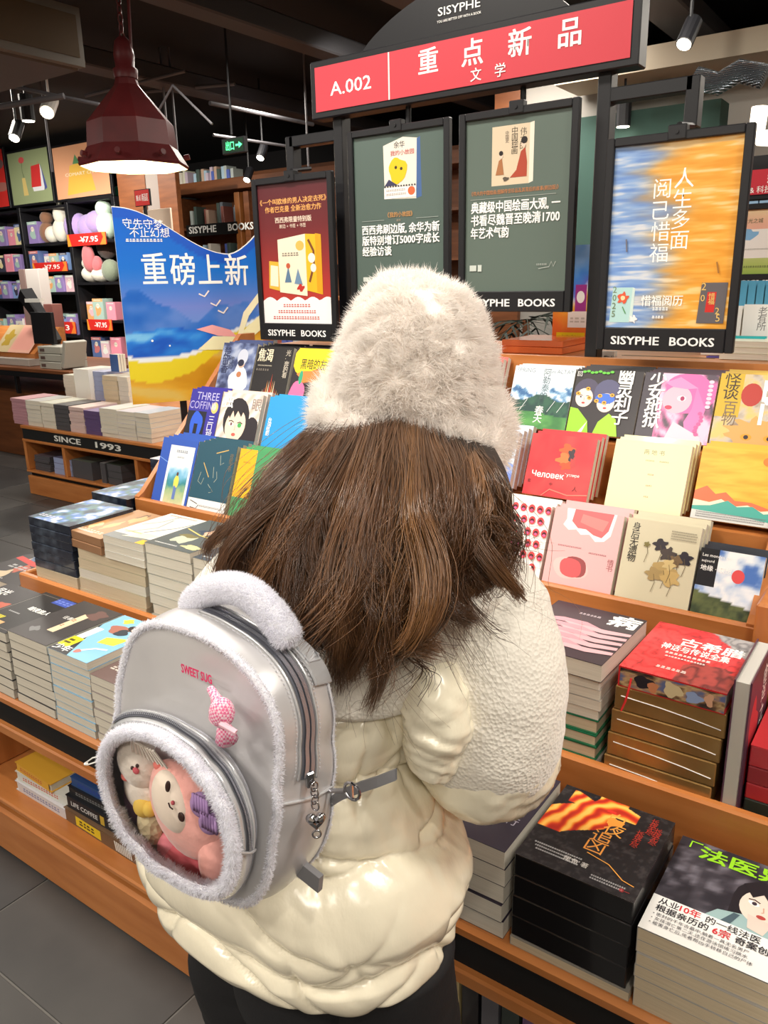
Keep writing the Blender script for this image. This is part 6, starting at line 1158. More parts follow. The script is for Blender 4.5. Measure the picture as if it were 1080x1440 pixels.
sL, eL, wL = P(345, 850, y=.665), P(300, 1010, y=.63), P(400, 1000, y=.86)
sleeve([P(380, 800, y=.67), sL, P(315, 930, y=.65), eL, eL+np.array([.02, .05, 0])], [.055, .072, .070, .070, .06], 'upper_sleeve', sherpa, 5, fold=.004)
sleeve([eL+np.array([0, -.004, 0]), eL+np.array([.01, .05, -.02]), eL+np.array([.04, .14, -.02]), wL], [.06, .068, .06, .048], 'lower_sleeve', cream, 12, fold=.008, fs=26)
# gathered shell under the right armhole
sleeve([P(570, 905, y=.60), P(606, 960, y=.585), P(615, 1030, y=.58), P(600, 1090, y=.575)], [.012, .030, .034, .02], 'armhole_fold', cream, 15, n=70, m=50, fold=.012, fs=34)
# --- body: one skinned figure
def body():
    pts = {}; ed = []
    def add(k, p, r, to=None): pts[k] = (len(pts), np.asarray(p, float), r); (ed.append((pts[to][0], pts[k][0])) if to else None)
    hx = float(person.location[0]); add('pelvis', (hx, .62, .76), .10); add('belly', (hx+.005, .62, .92), .095, 'pelvis'); add('chest', (hx+.01, .645, 1.07), .10, 'belly'); hc_ = P(572, 530, y=.80)
    add('neck0', P(572, 770, y=.72), .05, 'chest'); add('neck', P(574, 700, y=.745), .042, 'neck0'); add('skull', hc_+[0, 0, -.02], .078, 'neck'); add('crown', hc_+[0, .01, .035], .072, 'skull'); add('jaw', hc_+[.01, .05, -.075], .05, 'skull'); add('nose', hc_+[.015, .092, -.03], .014, 'skull')
    for s_, S, E_, W_ in ((1, sR, eR, wR), (-1, sL, eL, wL)):
        n = 'R' if s_ > 0 else 'L'; add('sh'+n, S+[0, 0, .0], .045, 'chest'); add('el'+n, E_, .036, 'sh'+n); add('wr'+n, W_, .024, 'el'+n); d = W_-E_; d /= np.linalg.norm(d); up = np.array([0, 0, 1.]); sd_ = np.cross(d, up)*s_; sd_ /= np.linalg.norm(sd_)
        pm = W_+d*.045; add('pa'+n, pm, .027, 'wr'+n)
        for i, (o, L) in enumerate(((-.030, .060), (-.011, .070), (.009, .066), (.028, .052))):
            b = pm+d*.03+sd_*o; add(f'f{i}a'+n, b, .0095, 'pa'+n); add(f'f{i}b'+n, b+d*L*.5-up*.006, .0085, f'f{i}a'+n); add(f'f{i}c'+n, b+d*L*.85-up*.024, .0075, f'f{i}b'+n)
        b = W_+d*.02-sd_*.024; add('ta'+n, b, .012, 'pa'+n); add('tb'+n, b-sd_*.022+d*.022-up*.01, .0105, 'ta'+n); add('tc'+n, b-sd_*.026+d*.045-up*.02, .009, 'tb'+n)
        hp = np.array([hx+.075*s_, .62, .72]); add('hp'+n, hp, .082, 'pelvis'); add('kn'+n, hp+[.015*s_, .02, -.33], .056, 'hp'+n); add('an'+n, hp+[.02*s_, -.01, -.655], .036, 'kn'+n); add('ft'+n, hp+[.025*s_, .06, -.69], .032, 'an'+n); add('to'+n, hp+[.03*s_, .12, -.695], .024, 'ft'+n)
    ks = sorted(pts.values(), key=lambda q: q[0]); me = bpy.data.meshes.new('body'); me.from_pydata([tuple(unloc(q[1])) for q in ks], ed, []); o = link('body', me, skin, person)
    sk = o.modifiers.new('skin', 'SKIN'); me.skin_vertices[0].data[0].use_root = True
    for i, q in enumerate(ks): me.skin_vertices[0].data[i].radius = (q[2], q[2]*(.8 if i in (1, 2) else 1))
    ss = o.modifiers.new('sub', 'SUBSURF'); ss.levels = 2; ss.render_levels = 2; sk.use_smooth_shade = True
    return o, hc_
bod, HC = body()
for s_ in (-1, 1):
    m = MB(); q = unloc(HC+[.028*s_+.012, .076, -.005]); m.ell(q, (.012, .008, .008), 12, 8); m.build('eye', mat('eye_dark', (50, 36, 30), .2), person, smooth=True)
m = MB(); q = unloc(HC+[.014, .094, -.075]); m.ell(q, (.02, .008, .007), 12, 8); m.build('mouth', mat('lips', (190, 90, 86), .4), person, smooth=True)
ear = unloc(P(661, 640, y=.79)); MB().ell(ear, (.012, .018, .026), 14, 10).build('ear', skin, person, smooth=True)
MB().ell(ear+np.array([.008, -.012, -.026]), (.004, .004, .005), 10, 6).build('earring', mat('gold_stud', (220, 170, 90), .2, metal=1), person, smooth=True)
# --- trousers and shoes
den = mat('black_denim', (22, 22, 25), .75, bump=('noise', 240, .3, .001)); hx = float(person.location[0])
Vt, Nt, tt, _ = tubeS([(hx, .61, .60), (hx, .61, .70), (hx, .62, .86)], [.15, .152, .14], 20, 60, .72, cap=True); smooth_obj('trousers_seat', unloc(Vt), grid_faces(20, 60), den, person)
for s_ in (-1, 1):
    cx_ = hx+.082*s_; Vt, Nt, tt, aa = tubeS([(cx_, .61, .72), (cx_+.006*s_, .605, .58), (cx_+.012*s_, .625, .38), (cx_+.018*s_, .61, .2), (cx_+.022*s_, .61, .055)], [.098, .105, .084, .076, .072], 90, 60); Vt = Vt+Nt*(.014*(snoise(Vt*[1, 1, 2.2], 10, 5+s_)-.5))[:, None]
    smooth_obj('trouser_leg', unloc(Vt), grid_faces(90, 60), den, person)
    m = MB(); fx = cx_+.024*s_; m.ell(unloc([fx, .66, .04]), (.045, .12, .045), 18, 10); m.box(*(unloc([fx-.045, .55, 0])), *(unloc([fx+.045, .775, .022])), c=.008); m.build('shoe', mat('white_shoe', (220, 218, 212), .5), person, smooth=False)
# --- hat
hatc = P(573, 520, y=.80)
def hat_surface(n=70, m=120, extra=0.):
    """dome seen as rows (v, u left, u right) with a round section"""
    rows = [(396, 550, 592), (399, 534, 622), (409, 520, 648), (428, 506, 666), (455, 495, 678), (485, 484, 686), (515, 477, 690), (545, 472, 692), (572, 468, 692)]
    rows = np.array(rows, float); vs = np.linspace(0, 1, n)**1.3*(rows[-1, 0]-rows[0, 0])+rows[0, 0]; out = []; th = np.linspace(0, 2*np.pi, m, endpoint=False)
    for i, v in enumerate(vs):
        l, r_ = np.interp(v, rows[:, 0], rows[:, 1]), np.interp(v, rows[:, 0], rows[:, 2]); f = (v-rows[0, 0])/(rows[-1, 0]-rows[0, 0])
        c = P((l+r_)/2, v+f*14, y=.80); d = float((R.T@(c-[0, 0, H]))[2]); w = (r_-l)/2*d/F+extra; fwd = np.array([-FR[1], FR[0], 0]); k = 1.02
        tilt = f*.10*(np.cos(th))+.0
        out.append(c+FR*np.cos(th)[:, None]*w+fwd*np.sin(th)[:, None]*w*k+np.array([0, 0, 1.])*(-tilt*w*.9+.03*f*np.sin(th))[:, None])
    return np.array(out)
Hs = hat_surface(); Vh = Hs.reshape(-1, 3); top_c = Hs[0].mean(0)
cen = hatc; nh = Vh-cen; nh /= np.linalg.norm(nh, axis=1)[:, None]
# shallow vertical gathers of the crown
hat_o = None
Vh = Vh+nh*(.010*(snoise(Vh, 16, 8)-.5))[:, None]
Fh = grid_faces(70, 120); Fh_out = Fh[:, ::-1]
crown = smooth_obj('hat_crown', unloc(Vh), Fh_out, furm2, person)
cap_ = MB().add(unloc(Hs[0]), [tuple(range(120))]).build('hat_top', furm2, person)
# turned-up cuff: fat ring around the rim
rim = Hs[-1]; Kc = []
VR = []; th = np.linspace(0, 2*np.pi, 120, endpoint=False); cph = np.linspace(0, 2*np.pi, 28, endpoint=False); rc = rim.mean(0)
for j in range(120):
    rad_ = rim[j]-rc; rad_[2] = 0; rad_ /= np.linalg.norm(rad_); c = rim[j]+np.array([0, 0, -.004])+rad_*.002; VR.append(c+rad_*np.cos(cph)[:, None]*.019+np.array([0, 0, 1.])*np.sin(cph)[:, None]*.036)
VR = np.array(VR).reshape(-1, 3); Fr = np.array([(j*28+k, ((j+1) % 120)*28+k, ((j+1) % 120)*28+(k+1) % 28, j*28+(k+1) % 28) for j in range(120) for k in range(28)])
VR = VR+(VR-np.repeat(VR.reshape(120, 28, 3).mean(1), 28, 0))*(.5*(snoise(VR, 20, 5)-.5))[:, None]
cuff = smooth_obj('hat_cuff', unloc(VR), Fr, furm2, person)
def outward(V, Fq, c):
    a, b, cc_, d = (V[Fq[:, i]] for i in range(4)); nr = np.cross(cc_-a, d-b); return 1 if ((nr*(a-c)).sum(1)).mean() > 0 else -1
s1 = outward(Vh, Fh_out, cen)
fur_on('hat_fur', unloc(Vh), Fh_out, 46000, .017, .0011, furm, person, comb=np.array([0, 0, -.25]), clump=.014, seed=3, sign=s1)
top_pts = np.array([Hs[0].mean(0)+np.array([.03*math.cos(a)*r_, .03*math.sin(a)*r_, 0]) for a, r_ in zip(rng.uniform(0, 6.28, 2500), np.sqrt(rng.random(2500)))]); W_, F_ = strands(unloc(top_pts), np.tile([0, 0, 1.], (2500, 1))+rng.normal(size=(2500, 3))*.6, .016, .0011, 3, .35, 0, 8); o = link('hat_fur', fast_mesh('hat_fur', W_, F_), furm, person); o['kind'] = 'stuff'
# cuff fur, pointing away from the ring's core
pc_, nc_ = sample_surface(VR, Fr, 38000, 6); core = np.repeat(VR.reshape(120, 28, 3).mean(1), 28, 0)
jj = np.argmin(((pc_[:, None, :2]-VR.reshape(120, 28, 3).mean(1)[None, ::4, :2])**2).sum(2), 1)*4; dd = pc_-VR.reshape(120, 28, 3).mean(1)[jj]; dd /= np.linalg.norm(dd, axis=1)[:, None]
cell = np.floor(pc_/.014).astype(int); hsh = (cell[:, 0]*73856093 ^ cell[:, 1]*19349663 ^ cell[:, 2]*83492791) & 1023; tab = rng.normal(size=(1024, 3))*.6
W_, F_ = strands(unloc(pc_), dd+rng.normal(size=dd.shape)*.35+tab[hsh]+[0, 0, -.1], .018, .0011, 3, .35, 0, 9); o = link('hat_fur', fast_mesh('hat_fur', W_, F_), furm, person); o['kind'] = 'stuff'

# --- hair: guides from the hat rim to the tips, (u, v, plane y)
GD = [[(452, 596, .73), (415, 640, .66), (370, 715, .61), (340, 790, .58), (334, 838, .56)],
      [(466, 592, .70), (432, 655, .62), (388, 740, .57), (362, 815, .545), (356, 885, .55)],
      [(486, 590, .68), (452, 670, .59), (410, 765, .54), (385, 845, .52), (385, 915, .52)],
      [(508, 590, .67), (484, 690, .57), (452, 785, .52), (430, 865, .50), (440, 940, .50)],
      [(532, 592, .665), (520, 695, .56), (494, 800, .51), (476, 880, .49), (474, 950, .49)],
      [(558, 596, .665), (556, 700, .56), (534, 810, .515), (516, 900, .495), (520, 972, .50)],
      [(584, 602, .67), (592, 700, .57), (574, 800, .53), (556, 885, .51), (560, 962, .52)],
      [(610, 610, .68), (626, 700, .59), (612, 785, .56), (596, 850, .545), (598, 925, .55)],
      [(634, 618, .70), (655, 695, .62), (652, 765, .60), (636, 820, .59), (630, 870, .59)],
      [(654, 624, .73), (680, 680, .66), (688, 735, .65), (676, 780, .64), (648, 815, .63)],
      [(668, 628, .77), (694, 672, .72), (708, 718, .70), (706, 758, .69), (684, 792, .69)]]
for g_ in GD: g_[0] = (g_[0][0], g_[0][1]-6, g_[0][2]+.055)
GW = np.array([[P(u, v, y=y) for u, v, y in g_] for g_ in GD])
NS = 22; GWs = np.array([catmull(g_, NS) for g_ in GW])       # (11, NS, 3)
def hair_at(s_): 
    k = s_*(len(GWs)-1); i = np.clip(np.floor(k).astype(int), 0, len(GWs)-2); f = (k-i)[:, None, None]; f = f*f*(3-2*f); return GWs[i]*(1-f)+GWs[i+1]*f
# under-sheet, thick
S_ = np.linspace(.05, .90, 120); base = hair_at(S_)[:, :20]; back = base+np.array([0, .03, -.0]); 
und = np.concatenate([base.transpose(1, 0, 2), back.transpose(1, 0, 2)[::-1]]); und = und.reshape(-1, 3)+np.array([0, .02, 0])
hairm = mat('hair', attr=True, rough=.32, coat=.2, coat_rough=.25, ior=1.55)
hsheet = smooth_obj('hair_mass', unloc(und), grid_faces(40, 120, False), mat('hair_dark', (38, 24, 15), .55, bump=('noise', 60, .4, .003)), person)
def hair_strands(n, seed, lift=0., wid=.0010, lenv=(.72, 1.04), spread=.006, nclump=150, wispy=0.):
    r = np.random.default_rng(seed); s_ = np.sort(r.random(n)); p = hair_at(s_); t = np.linspace(0, 1, NS)[None, :]
    cs = r.random(nclump); ci = np.argmin(np.abs(s_[:, None]-cs[None]), 1); tgt = hair_at(cs)[ci]; cl = (t**.9*r.uniform(.82, 1.0, n)[:, None])[..., None]; p = p*(1-cl)+tgt*cl
    cph_ = r.uniform(0, 6.3, (nclump, 3))[ci]; cam_ = r.uniform(.3, 1.2, nclump)[ci]; cf = r.uniform(.8, 2.0, nclump)[ci]; clf = r.normal(size=(nclump, 3))[ci]
    w = np.stack([np.sin(t*6.28*cf[:, None]+cph_[:, k:k+1]) for k in range(3)], 2)*(t**.9)[..., None]*.020*cam_[:, None, None]; p = p+w*[1, .5, .8]
    p = p+clf[:, None, :]*(t**1.1)[..., None]*np.array([.018, .008, .012])*(1+wispy)
    gw = (np.sin(s_[:, None]*9+t*6.5)*.013+np.sin(s_[:, None]*27+t*5.)*.006)*(t**.8); p[:, :, 0] += gw; p[:, :, 1] -= np.abs(np.sin(s_[:, None]*22+t*3.))*.012*np.sin(np.pi*t)
    off = r.normal(size=(n, 3))*spread; p = p+off[:, None, :]*(.35+.65*(1-np.abs(2*t-1)))[..., None]; p = p+r.normal(size=(n, 3))[:, None, :]*(t**3)[..., None]*.003*(1+3*wispy); p[:, :, 1] -= lift*np.sin(np.pi*np.clip(t*1.1, 0, 1))
    lc = r.uniform(.72, 1.06, nclump)[ci]; L = r.uniform(*lenv, n)*lc; base_ = np.linspace(0, 1, NS)
    q = np.empty_like(p); ts = base_[None]*L[:, None]*(NS-1); i0 = np.clip(ts.astype(int), 0, NS-2); f = (ts-i0)[..., None]; f = f.clip(0, 1.6); ar = np.arange(n)[:, None]; q = p[ar, i0]*(1-f)+p[ar, i0+1]*f
    # three-sided thin tubes
    tg = np.gradient(q, axis=1); tg /= np.linalg.norm(tg, axis=2, keepdims=True)+1e-9; a = np.cross(tg, np.array([.3, -.9, .3])); a /= np.linalg.norm(a, axis=2, keepdims=True)+1e-9; b = np.cross(tg, a); wd = wid*(1-.75*t**2)[..., None]*.5
    rings = [q+(a*math.cos(x)+b*math.sin(x))*wd for x in (0, 2.094, 4.189)]; V = np.stack(rings, 2).reshape(-1, 3)      # n, NS, 3
    idx = (np.arange(n)[:, None]*NS+np.arange(NS-1)[None]).ravel()*3; Fq = np.concatenate([np.c_[idx+k, idx+(k+1) % 3, idx+3+(k+1) % 3, idx+3+k] for k in range(3)])
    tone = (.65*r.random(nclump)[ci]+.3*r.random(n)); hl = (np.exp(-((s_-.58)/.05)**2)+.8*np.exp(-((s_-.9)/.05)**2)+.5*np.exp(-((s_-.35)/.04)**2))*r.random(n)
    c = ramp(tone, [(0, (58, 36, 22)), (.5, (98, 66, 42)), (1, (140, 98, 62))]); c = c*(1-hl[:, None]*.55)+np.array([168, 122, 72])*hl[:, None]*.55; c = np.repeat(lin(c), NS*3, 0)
    me = fast_mesh('hair_strands', V, Fq, c); me.polygons.foreach_set('use_smooth', [True]*len(me.polygons)); return me
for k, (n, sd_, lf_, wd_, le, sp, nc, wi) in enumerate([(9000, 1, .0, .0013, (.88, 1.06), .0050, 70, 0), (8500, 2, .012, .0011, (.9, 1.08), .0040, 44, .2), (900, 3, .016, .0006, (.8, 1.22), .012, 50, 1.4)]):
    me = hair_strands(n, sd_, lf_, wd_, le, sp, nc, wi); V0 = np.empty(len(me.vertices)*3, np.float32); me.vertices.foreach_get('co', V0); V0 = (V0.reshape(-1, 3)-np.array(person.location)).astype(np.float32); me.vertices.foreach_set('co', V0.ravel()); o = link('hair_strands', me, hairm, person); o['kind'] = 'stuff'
# loose wisps over the right shoulder
def wisps(K, n, seed, sp=.004, wid=.0007):
    r = np.random.default_rng(seed); m = MB(); c = catmull([P(u, v, y=y) for u, v, y in K], 26)
    for i in range(n):
        o_ = r.normal(size=3)*sp; e_ = r.normal(size=3)*.010; t = np.linspace(0, 1, 26)[:, None]; L = int(r.integers(20, 27)); q = c+o_*(1-t*.4)+e_*t**2; m.tube([unloc(x) for x in q[:L]], list(np.linspace(wid, wid*.3, L)/1.), 3, cap=False)
    o = m.build('hair_wisp', mat('wisp_brown', (70, 44, 27), .4), person); return o
wisps([(668, 690, .66), (650, 760, .62), (652, 830, .605), (690, 878, .60), (716, 882, .60)], 16, 1, .003)
wisps([(640, 720, .61), (600, 800, .56), (594, 870, .545), (612, 905, .55), (646, 918, .56)], 14, 2, .003)
wisps([(700, 700, .70), (728, 745, .68), (716, 790, .67), (690, 830, .64), (670, 812, .64)], 18, 3, .005)
wisps([(560, 860, .52), (575, 920, .52), (600, 945, .53), (578, 975, .53)], 14, 4, .005)
wisps([(676, 640, .76), (695, 690, .74), (690, 740, .72), (640, 800, .60), (625, 880, .58)], 12, 5, .004)
wisps([(690, 690, .72), (722, 745, .70), (728, 800, .69), (700, 870, .655)], 12, 6, .003)
# pale paperback the person holds up, only a corner shows past the sleeve
hb = book('white paperback held open before the coat, its corner beside the sleeve', .13, .18, .012, pc((236, 234, 222)), paper, None, tuple(P(750, 802, y=1.0)-np.array([.13, .18*math.cos(.7), .18*math.sin(.7)])), (.7, 0, 0))

# ================================================================ BACKPACK
YBF, YBB = .385, .455
def polar(pts, c, n):
    p = np.array(pts, float)-c; a = np.unwrap(np.r_[np.arctan2(p[:, 1], p[:, 0])]); 
    a = np.arctan2(p[:, 1], p[:, 0]); o = np.argsort(a); a = a[o]; p = p[o]; a3 = np.r_[a-2*np.pi, a, a+2*np.pi]; r = np.linalg.norm(p, axis=1); r3 = np.r_[r, r, r]
    t = np.linspace(-np.pi, np.pi, n, endpoint=False); rr = np.interp(t, a3, r3)
    for _ in range(3): rr = (np.roll(rr, 1)+2*rr+np.roll(rr, -1))/4
    return np.c_[c[0]+rr*np.cos(t), c[1]+rr*np.sin(t)]
NB = 160
FO = polar([(198, 880), (225, 876), (262, 886), (300, 903), (340, 935), (368, 970), (388, 1012), (392, 1060), (388, 1108), (382, 1180), (376, 1232), (364, 1262), (345, 1274), (322, 1264), (290, 1248), (230, 1225), (190, 1180), (172, 1120), (166, 1060), (168, 1000), (174, 940), (183, 902)], (280, 1075), NB)
BO = polar([(262, 862), (285, 850), (311, 846), (345, 857), (376, 876), (410, 893), (436, 916), (455, 943), (463, 975), (466, 1040), (465, 1108), (461, 1165), (450, 1195), (431, 1215), (400, 1240), (372, 1255), (330, 1245), (280, 1205), (250, 1150), (240, 1060), (240, 980), (246, 900)], (352, 1055), NB)
F3 = np.array([P(u, v, y=YBF) for u, v in FO]); B3 = np.array([P(u, v, y=YBB) for u, v in BO]); fc, bc = F3.mean(0), B3.mean(0)
bag = empty('backpack', 'silver faux leather mini backpack with fluffy white piping worn on the back', 'backpack', tuple(fc*.5+bc*.5))
def bl(V): return np.asarray(V)-np.array(bag.location)
silver = mat('silver_leather', (214, 212, 212), .34, metal=.25, coat=.3, coat_rough=.2, var=((200, 198, 200), 9), bump=('noise', 30, .12, .003)); silver2 = mat('silver_flap', (216, 217, 220), .25, metal=.4, coat=.3, bump=('noise', 34, .2, .004)); zipm = mat('zip_grey', (96, 98, 108), .5); zipt = mat('zip_teeth', (176, 178, 188), .3, metal=.6); wfur = mat('piping_fur', (240, 240, 246), .85, sheen=.4); wfurb = mat('piping_base', (226, 226, 232), .95)
def gus(i, t, off=0.):
    """point on the side wall: outline index i (float), t 0 front .. 1 back, off outward"""
    i = i % NB; a = int(i); f = i-a; b = (a+1) % NB; p = (F3[a]*(1-f)+F3[b]*f)*(1-t)+(B3[a]*(1-f)+B3[b]*f)*t; c = fc*(1-t)+bc*t; d = p-c; d[1] = 0; d /= np.linalg.norm(d)+1e-9
    return p+d*(.006*math.sin(math.pi*t)+off)
rows = [np.array([gus(i, t) for i in range(NB)]) for t in np.linspace(1, 0, 14)]
fr = [fc+(F3-fc)*k+np.array([0, -.004*(1-k**2), 0]) for k in (.96, .85, .65, .4, .2, .02)]; bk = [bc+(B3-bc)*k for k in (.02, .5, .95)]
Vb = np.concatenate(bk+rows+fr); nb_ = len(bk)+len(rows)+len(fr)
smooth_obj('bag_body', bl(Vb), grid_faces(nb_, NB), silver, bag)
def idx_at(u, v, t=.5):
    """outline index whose side-wall point is seen nearest to (u, v)"""
    best = None
    for i in np.arange(0, NB, .5):
        for tt in np.linspace(0, 1, 9):
            q = R.T@(gus(i, tt)-[0, 0, H]); e = (540+F*q[0]/q[2]-u)**2+(720+F*q[1]/q[2]-v)**2
            if best is None or e < best[0]: best = (e, i, tt)
    return best[1], best[2]
def fur_tube(name, K, r, n, parent, L=.004, wd=.0006, closed=False, seed=1, m_=None):
    Vt, Nt, tt, _ = tubeS(K, [r]*4, max(40, len(K)*2), 14, cap=not closed); me = smooth_obj(name, bl(Vt), grid_faces(max(40, len(K)*2), 14), wfurb, parent); Fq = grid_faces(max(40, len(K)*2), 14)
    p, nr = sample_surface(Vt, Fq, n, seed); s_ = outward_t(Vt, Fq, Nt); d = nr*s_+rng.normal(size=nr.shape)*.45+[0, 0, -.15]; W_, F_ = strands(bl(p), d, L, wd, 3, .4, 0, seed); o = link(name+'_fluff', fast_mesh(name, W_, F_), wfur, parent); o['kind'] = 'stuff'; return me
def outward_t(Vt, Fq, Nt):
    a, b, c, d = (Vt[Fq[:, i]] for i in range(4)); nr = np.cross(c-a, d-b); return 1 if (nr*Nt[Fq[:, 0]]).sum(1).mean() > 0 else -1
fur_tube('front_piping', list(F3[::3])+[F3[0]], .0028, 15000, bag, .0030, .0006, True, 1)
bp_ = [gus(i, 1., .001) for i in range(0, NB, 3)]; fur_tube('rear_piping', bp_+[bp_[0]], .0010, 4000, bag, .0022, .0005, True, 2)
# zip along the side wall
def band(i0, i1, t0, w, off, name, m_, parent, n=90, fn=gus):
    V = []; 
    for s_ in np.linspace(0, 1, n):
        i = i0+(i1-i0)*s_; tc = t0[0]+(t0[1]-t0[0])*s_ if hasattr(t0, '__len__') else t0; V += [fn(i, tc-w, off), fn(i, tc+w, off)]
    V = np.array(V); Fq = np.array([(2*k, 2*k+1, 2*k+3, 2*k+2) for k in range(n-1)]); return smooth_obj(name, bl(V), Fq, m_, parent)
iA, tA = idx_at(272, 868); iB, tB = idx_at(426, 1095)
if iB < iA: iB += NB
TZ = (.52, .40)
zp = band(iA, iB, TZ, .11, .0012, 'zip_tape', zipm, bag)
m = MB()
for s_ in np.linspace(.01, .99, 190):
    i = iA+(iB-iA)*s_; tc = TZ[0]+(TZ[1]-TZ[0])*s_
    for q in (-.045, .045): a = gus(i, tc+q-.03, .0022); b = gus(i, tc+q+.03, .0022); m.tube([bl(a), bl(b)], .0005, 4, cap=False)
o = m.build('zip_teeth', zipt, zp); o['kind'] = 'stuff'
for q in (-.2, .2):
    m = MB(); ss_ = np.linspace(0, 1, 90)
    for k in range(0, 88, 2): m.tube([bl(gus(iA+(iB-iA)*ss_[k], TZ[0]+(TZ[1]-TZ[0])*ss_[k]+q, .0012)), bl(gus(iA+(iB-iA)*ss_[k+1], TZ[0]+(TZ[1]-TZ[0])*ss_[k+1]+q, .0012))], .0004, 4)
    o = m.build('stitching', mat('thread', (206, 206, 212), .6), bag); o['kind'] = 'stuff'
    MB().tube([bl(gus(iA+(iB-iA)*s_, TZ[0]+(TZ[1]-TZ[0])*s_+q*.72, .0012)) for s_ in ss_], .0011, 6).build('zip_binding', silver2, bag, smooth=True)
# horizontal seam low on the side wall
iS, tS = idx_at(440, 1118); iS2, _ = idx_at(392, 1132)
MB().tube([bl(gus(iS2+(iS-iS2)*s_, s_, .001)) for s_ in np.linspace(0, 1, 20)], .0013, 6).build('side_seam', silver2, bag, smooth=True)
# slider, chain and heart
g0 = gus(iB, .4, .004); out = gus(iB, .4, .02)-gus(iB, .4, 0.); out /= np.linalg.norm(out)
e = MB().box(-.0035, -.002, -.007, .0035, .003, .007, c=.001).build('zip_slider', chrome, bag, loc=bl(g0), rot=(0, 0, math.radians(70)))
hang = bl(g0)+out*.004+np.array([0, 0, -.006])
for k in range(4):
    m = MB(); m.tube([(.0032*math.cos(t)*(1 if k % 2 else .25), .0032*math.cos(t)*(.25 if k % 2 else 1), .0042*math.sin(t)) for t in np.linspace(0, 2*math.pi, 13)], .0008, 6, cap=False); m.build('chain_link', chrome, bag, loc=hang+np.array([0, 0, -.006*k]), smooth=True)
th = np.linspace(0, 2*np.pi, 28, endpoint=False); heart = [(.0085*(16*math.sin(t)**3)/16, .0085*(13*math.cos(t)-5*math.cos(2*t)-2*math.cos(3*t)-math.cos(4*t))/14) for t in th]
vd = np.array([0, 0, H])-(hang+np.array(bag.location)); vd[2] = 0; ya = math.atan2(vd[1], vd[0])+math.pi/2
m = MB()
for k, (sc, dy) in enumerate([(.3, -.0035), (.75, -.003), (1., 0), (.75, .003), (.3, .0035)]): m.V += [(x*sc, dy, y*sc) for x, y in heart]
nH = len(heart); m.F += [(k*nH+i, k*nH+(i+1) % nH, (k+1)*nH+(i+1) % nH, (k+1)*nH+i) for k in range(4) for i in range(nH)]+[tuple(range(nH)), tuple(range(5*nH-1, 4*nH-1, -1))]
m.build('heart_pull', chrome, bag, loc=hang+np.array([0, 0, -.032]), rot=(0, 0, ya), smooth=True)
MB().tube([(.0035*math.cos(t), 0, .0035*math.sin(t)) for t in np.linspace(0, 2*math.pi, 13)], .001, 6, cap=False).build('ring_charm', chrome, bag, loc=hang+np.array([0, 0, -.045]), rot=(0, 0, ya), smooth=True)
# carrying handle
HK = [P(u, v, y=.425) for u, v in ((266, 862), (276, 842), (300, 829), (330, 827), (356, 838), (380, 862), (398, 886), (409, 906))]
Vt, Nt, tt, _ = tubeS(HK, [.0105, .0118, .0118, .0118, .0105], 60, 18); hd = smooth_obj('handle', bl(Vt), grid_faces(60, 18), wfurb, bag)
Fq = grid_faces(60, 18); p, nr = sample_surface(Vt, Fq, 15000, 4); s_ = outward_t(Vt, Fq, Nt); W_, F_ = strands(bl(p), nr*s_+rng.normal(size=nr.shape)*.45, .0034, .0006, 3, .4, 0, 4); o = link('handle_fluff', fast_mesh('f', W_, F_), wfur, hd); o['kind'] = 'stuff'
iT, tT = idx_at(418, 912); iT2, tT2 = idx_at(444, 966)
def slabg(i0, i1, t0, t1, w, off, th_, name, m_, n=10):
    V = []
    for s_ in np.linspace(0, 1, n):
        i = i0+(i1-i0)*s_; t = t0+(t1-t0)*s_
        V += [gus(i, t-w, off), gus(i, t+w, off), gus(i, t+w, off+th_), gus(i, t-w, off+th_)]
    V = np.array(V); Fq = [(4*k+a, 4*k+(a+1) % 4, 4*(k+1)+(a+1) % 4, 4*(k+1)+a) for k in range(n-1) for a in range(4)]+[(0, 1, 2, 3), (4*n-4, 4*n-1, 4*n-2, 4*n-3)]
    return MB().add(bl(V), Fq).build(name, m_, bag)
tb = slabg(iT-4, iT2, .82, .86, .17, .002, .003, 'handle_tab', silver2); slabg(iT+1, iT+5, .83, .84, .12, .005, .002, 'tab_loop', silver2)
# bunched top flap under the handle
MB().add(bl([gus(idx_at(300, 870)[0]+k*2.2, .86+.1*(k % 2), .006+.010*math.sin(k*.9)) for k in range(9)]+[gus(idx_at(300, 870)[0]+k*2.2, 1.0, .001) for k in range(9)]), [(k, k+1, k+10, k+9) for k in range(8)]).build('back_flap', silver2, bag, smooth=True)
# --- front pocket with clear window
YPF = .338; NPk = 140
PB = polar([(172, 1005), (187, 998), (216, 1001), (267, 1021), (308, 1050), (339, 1088), (353, 1125), (357, 1190), (345, 1238), (325, 1262), (288, 1262), (238, 1238), (188, 1192), (158, 1130), (150, 1060), (156, 1025)], (255, 1130), NPk)
PF = polar([(150, 1050), (165, 1033), (190, 1028), (222, 1036), (250, 1055), (282, 1089), (305, 1123), (321, 1165), (327, 1210), (321, 1241), (305, 1255), (280, 1247), (243, 1227), (200, 1192), (168, 1150), (152, 1110), (146, 1075)], (236, 1142), NPk)
PB3 = np.array([P(u, v, y=YBF-.006) for u, v in PB]); PF3 = np.array([P(u, v, y=YPF) for u, v in PF]); pbc, pfc = PB3.mean(0), PF3.mean(0)
def pgus(i, t, off=0.):
    i = i % NPk; a = int(i); f = i-a; b = (a+1) % NPk; p = (PF3[a]*(1-f)+PF3[b]*f)*(1-t)+(PB3[a]*(1-f)+PB3[b]*f)*t; c = pfc*(1-t)+pbc*t; d = p-c; d[1] = 0; d /= np.linalg.norm(d)+1e-9; return p+d*(.005*math.sin(math.pi*t)+off)
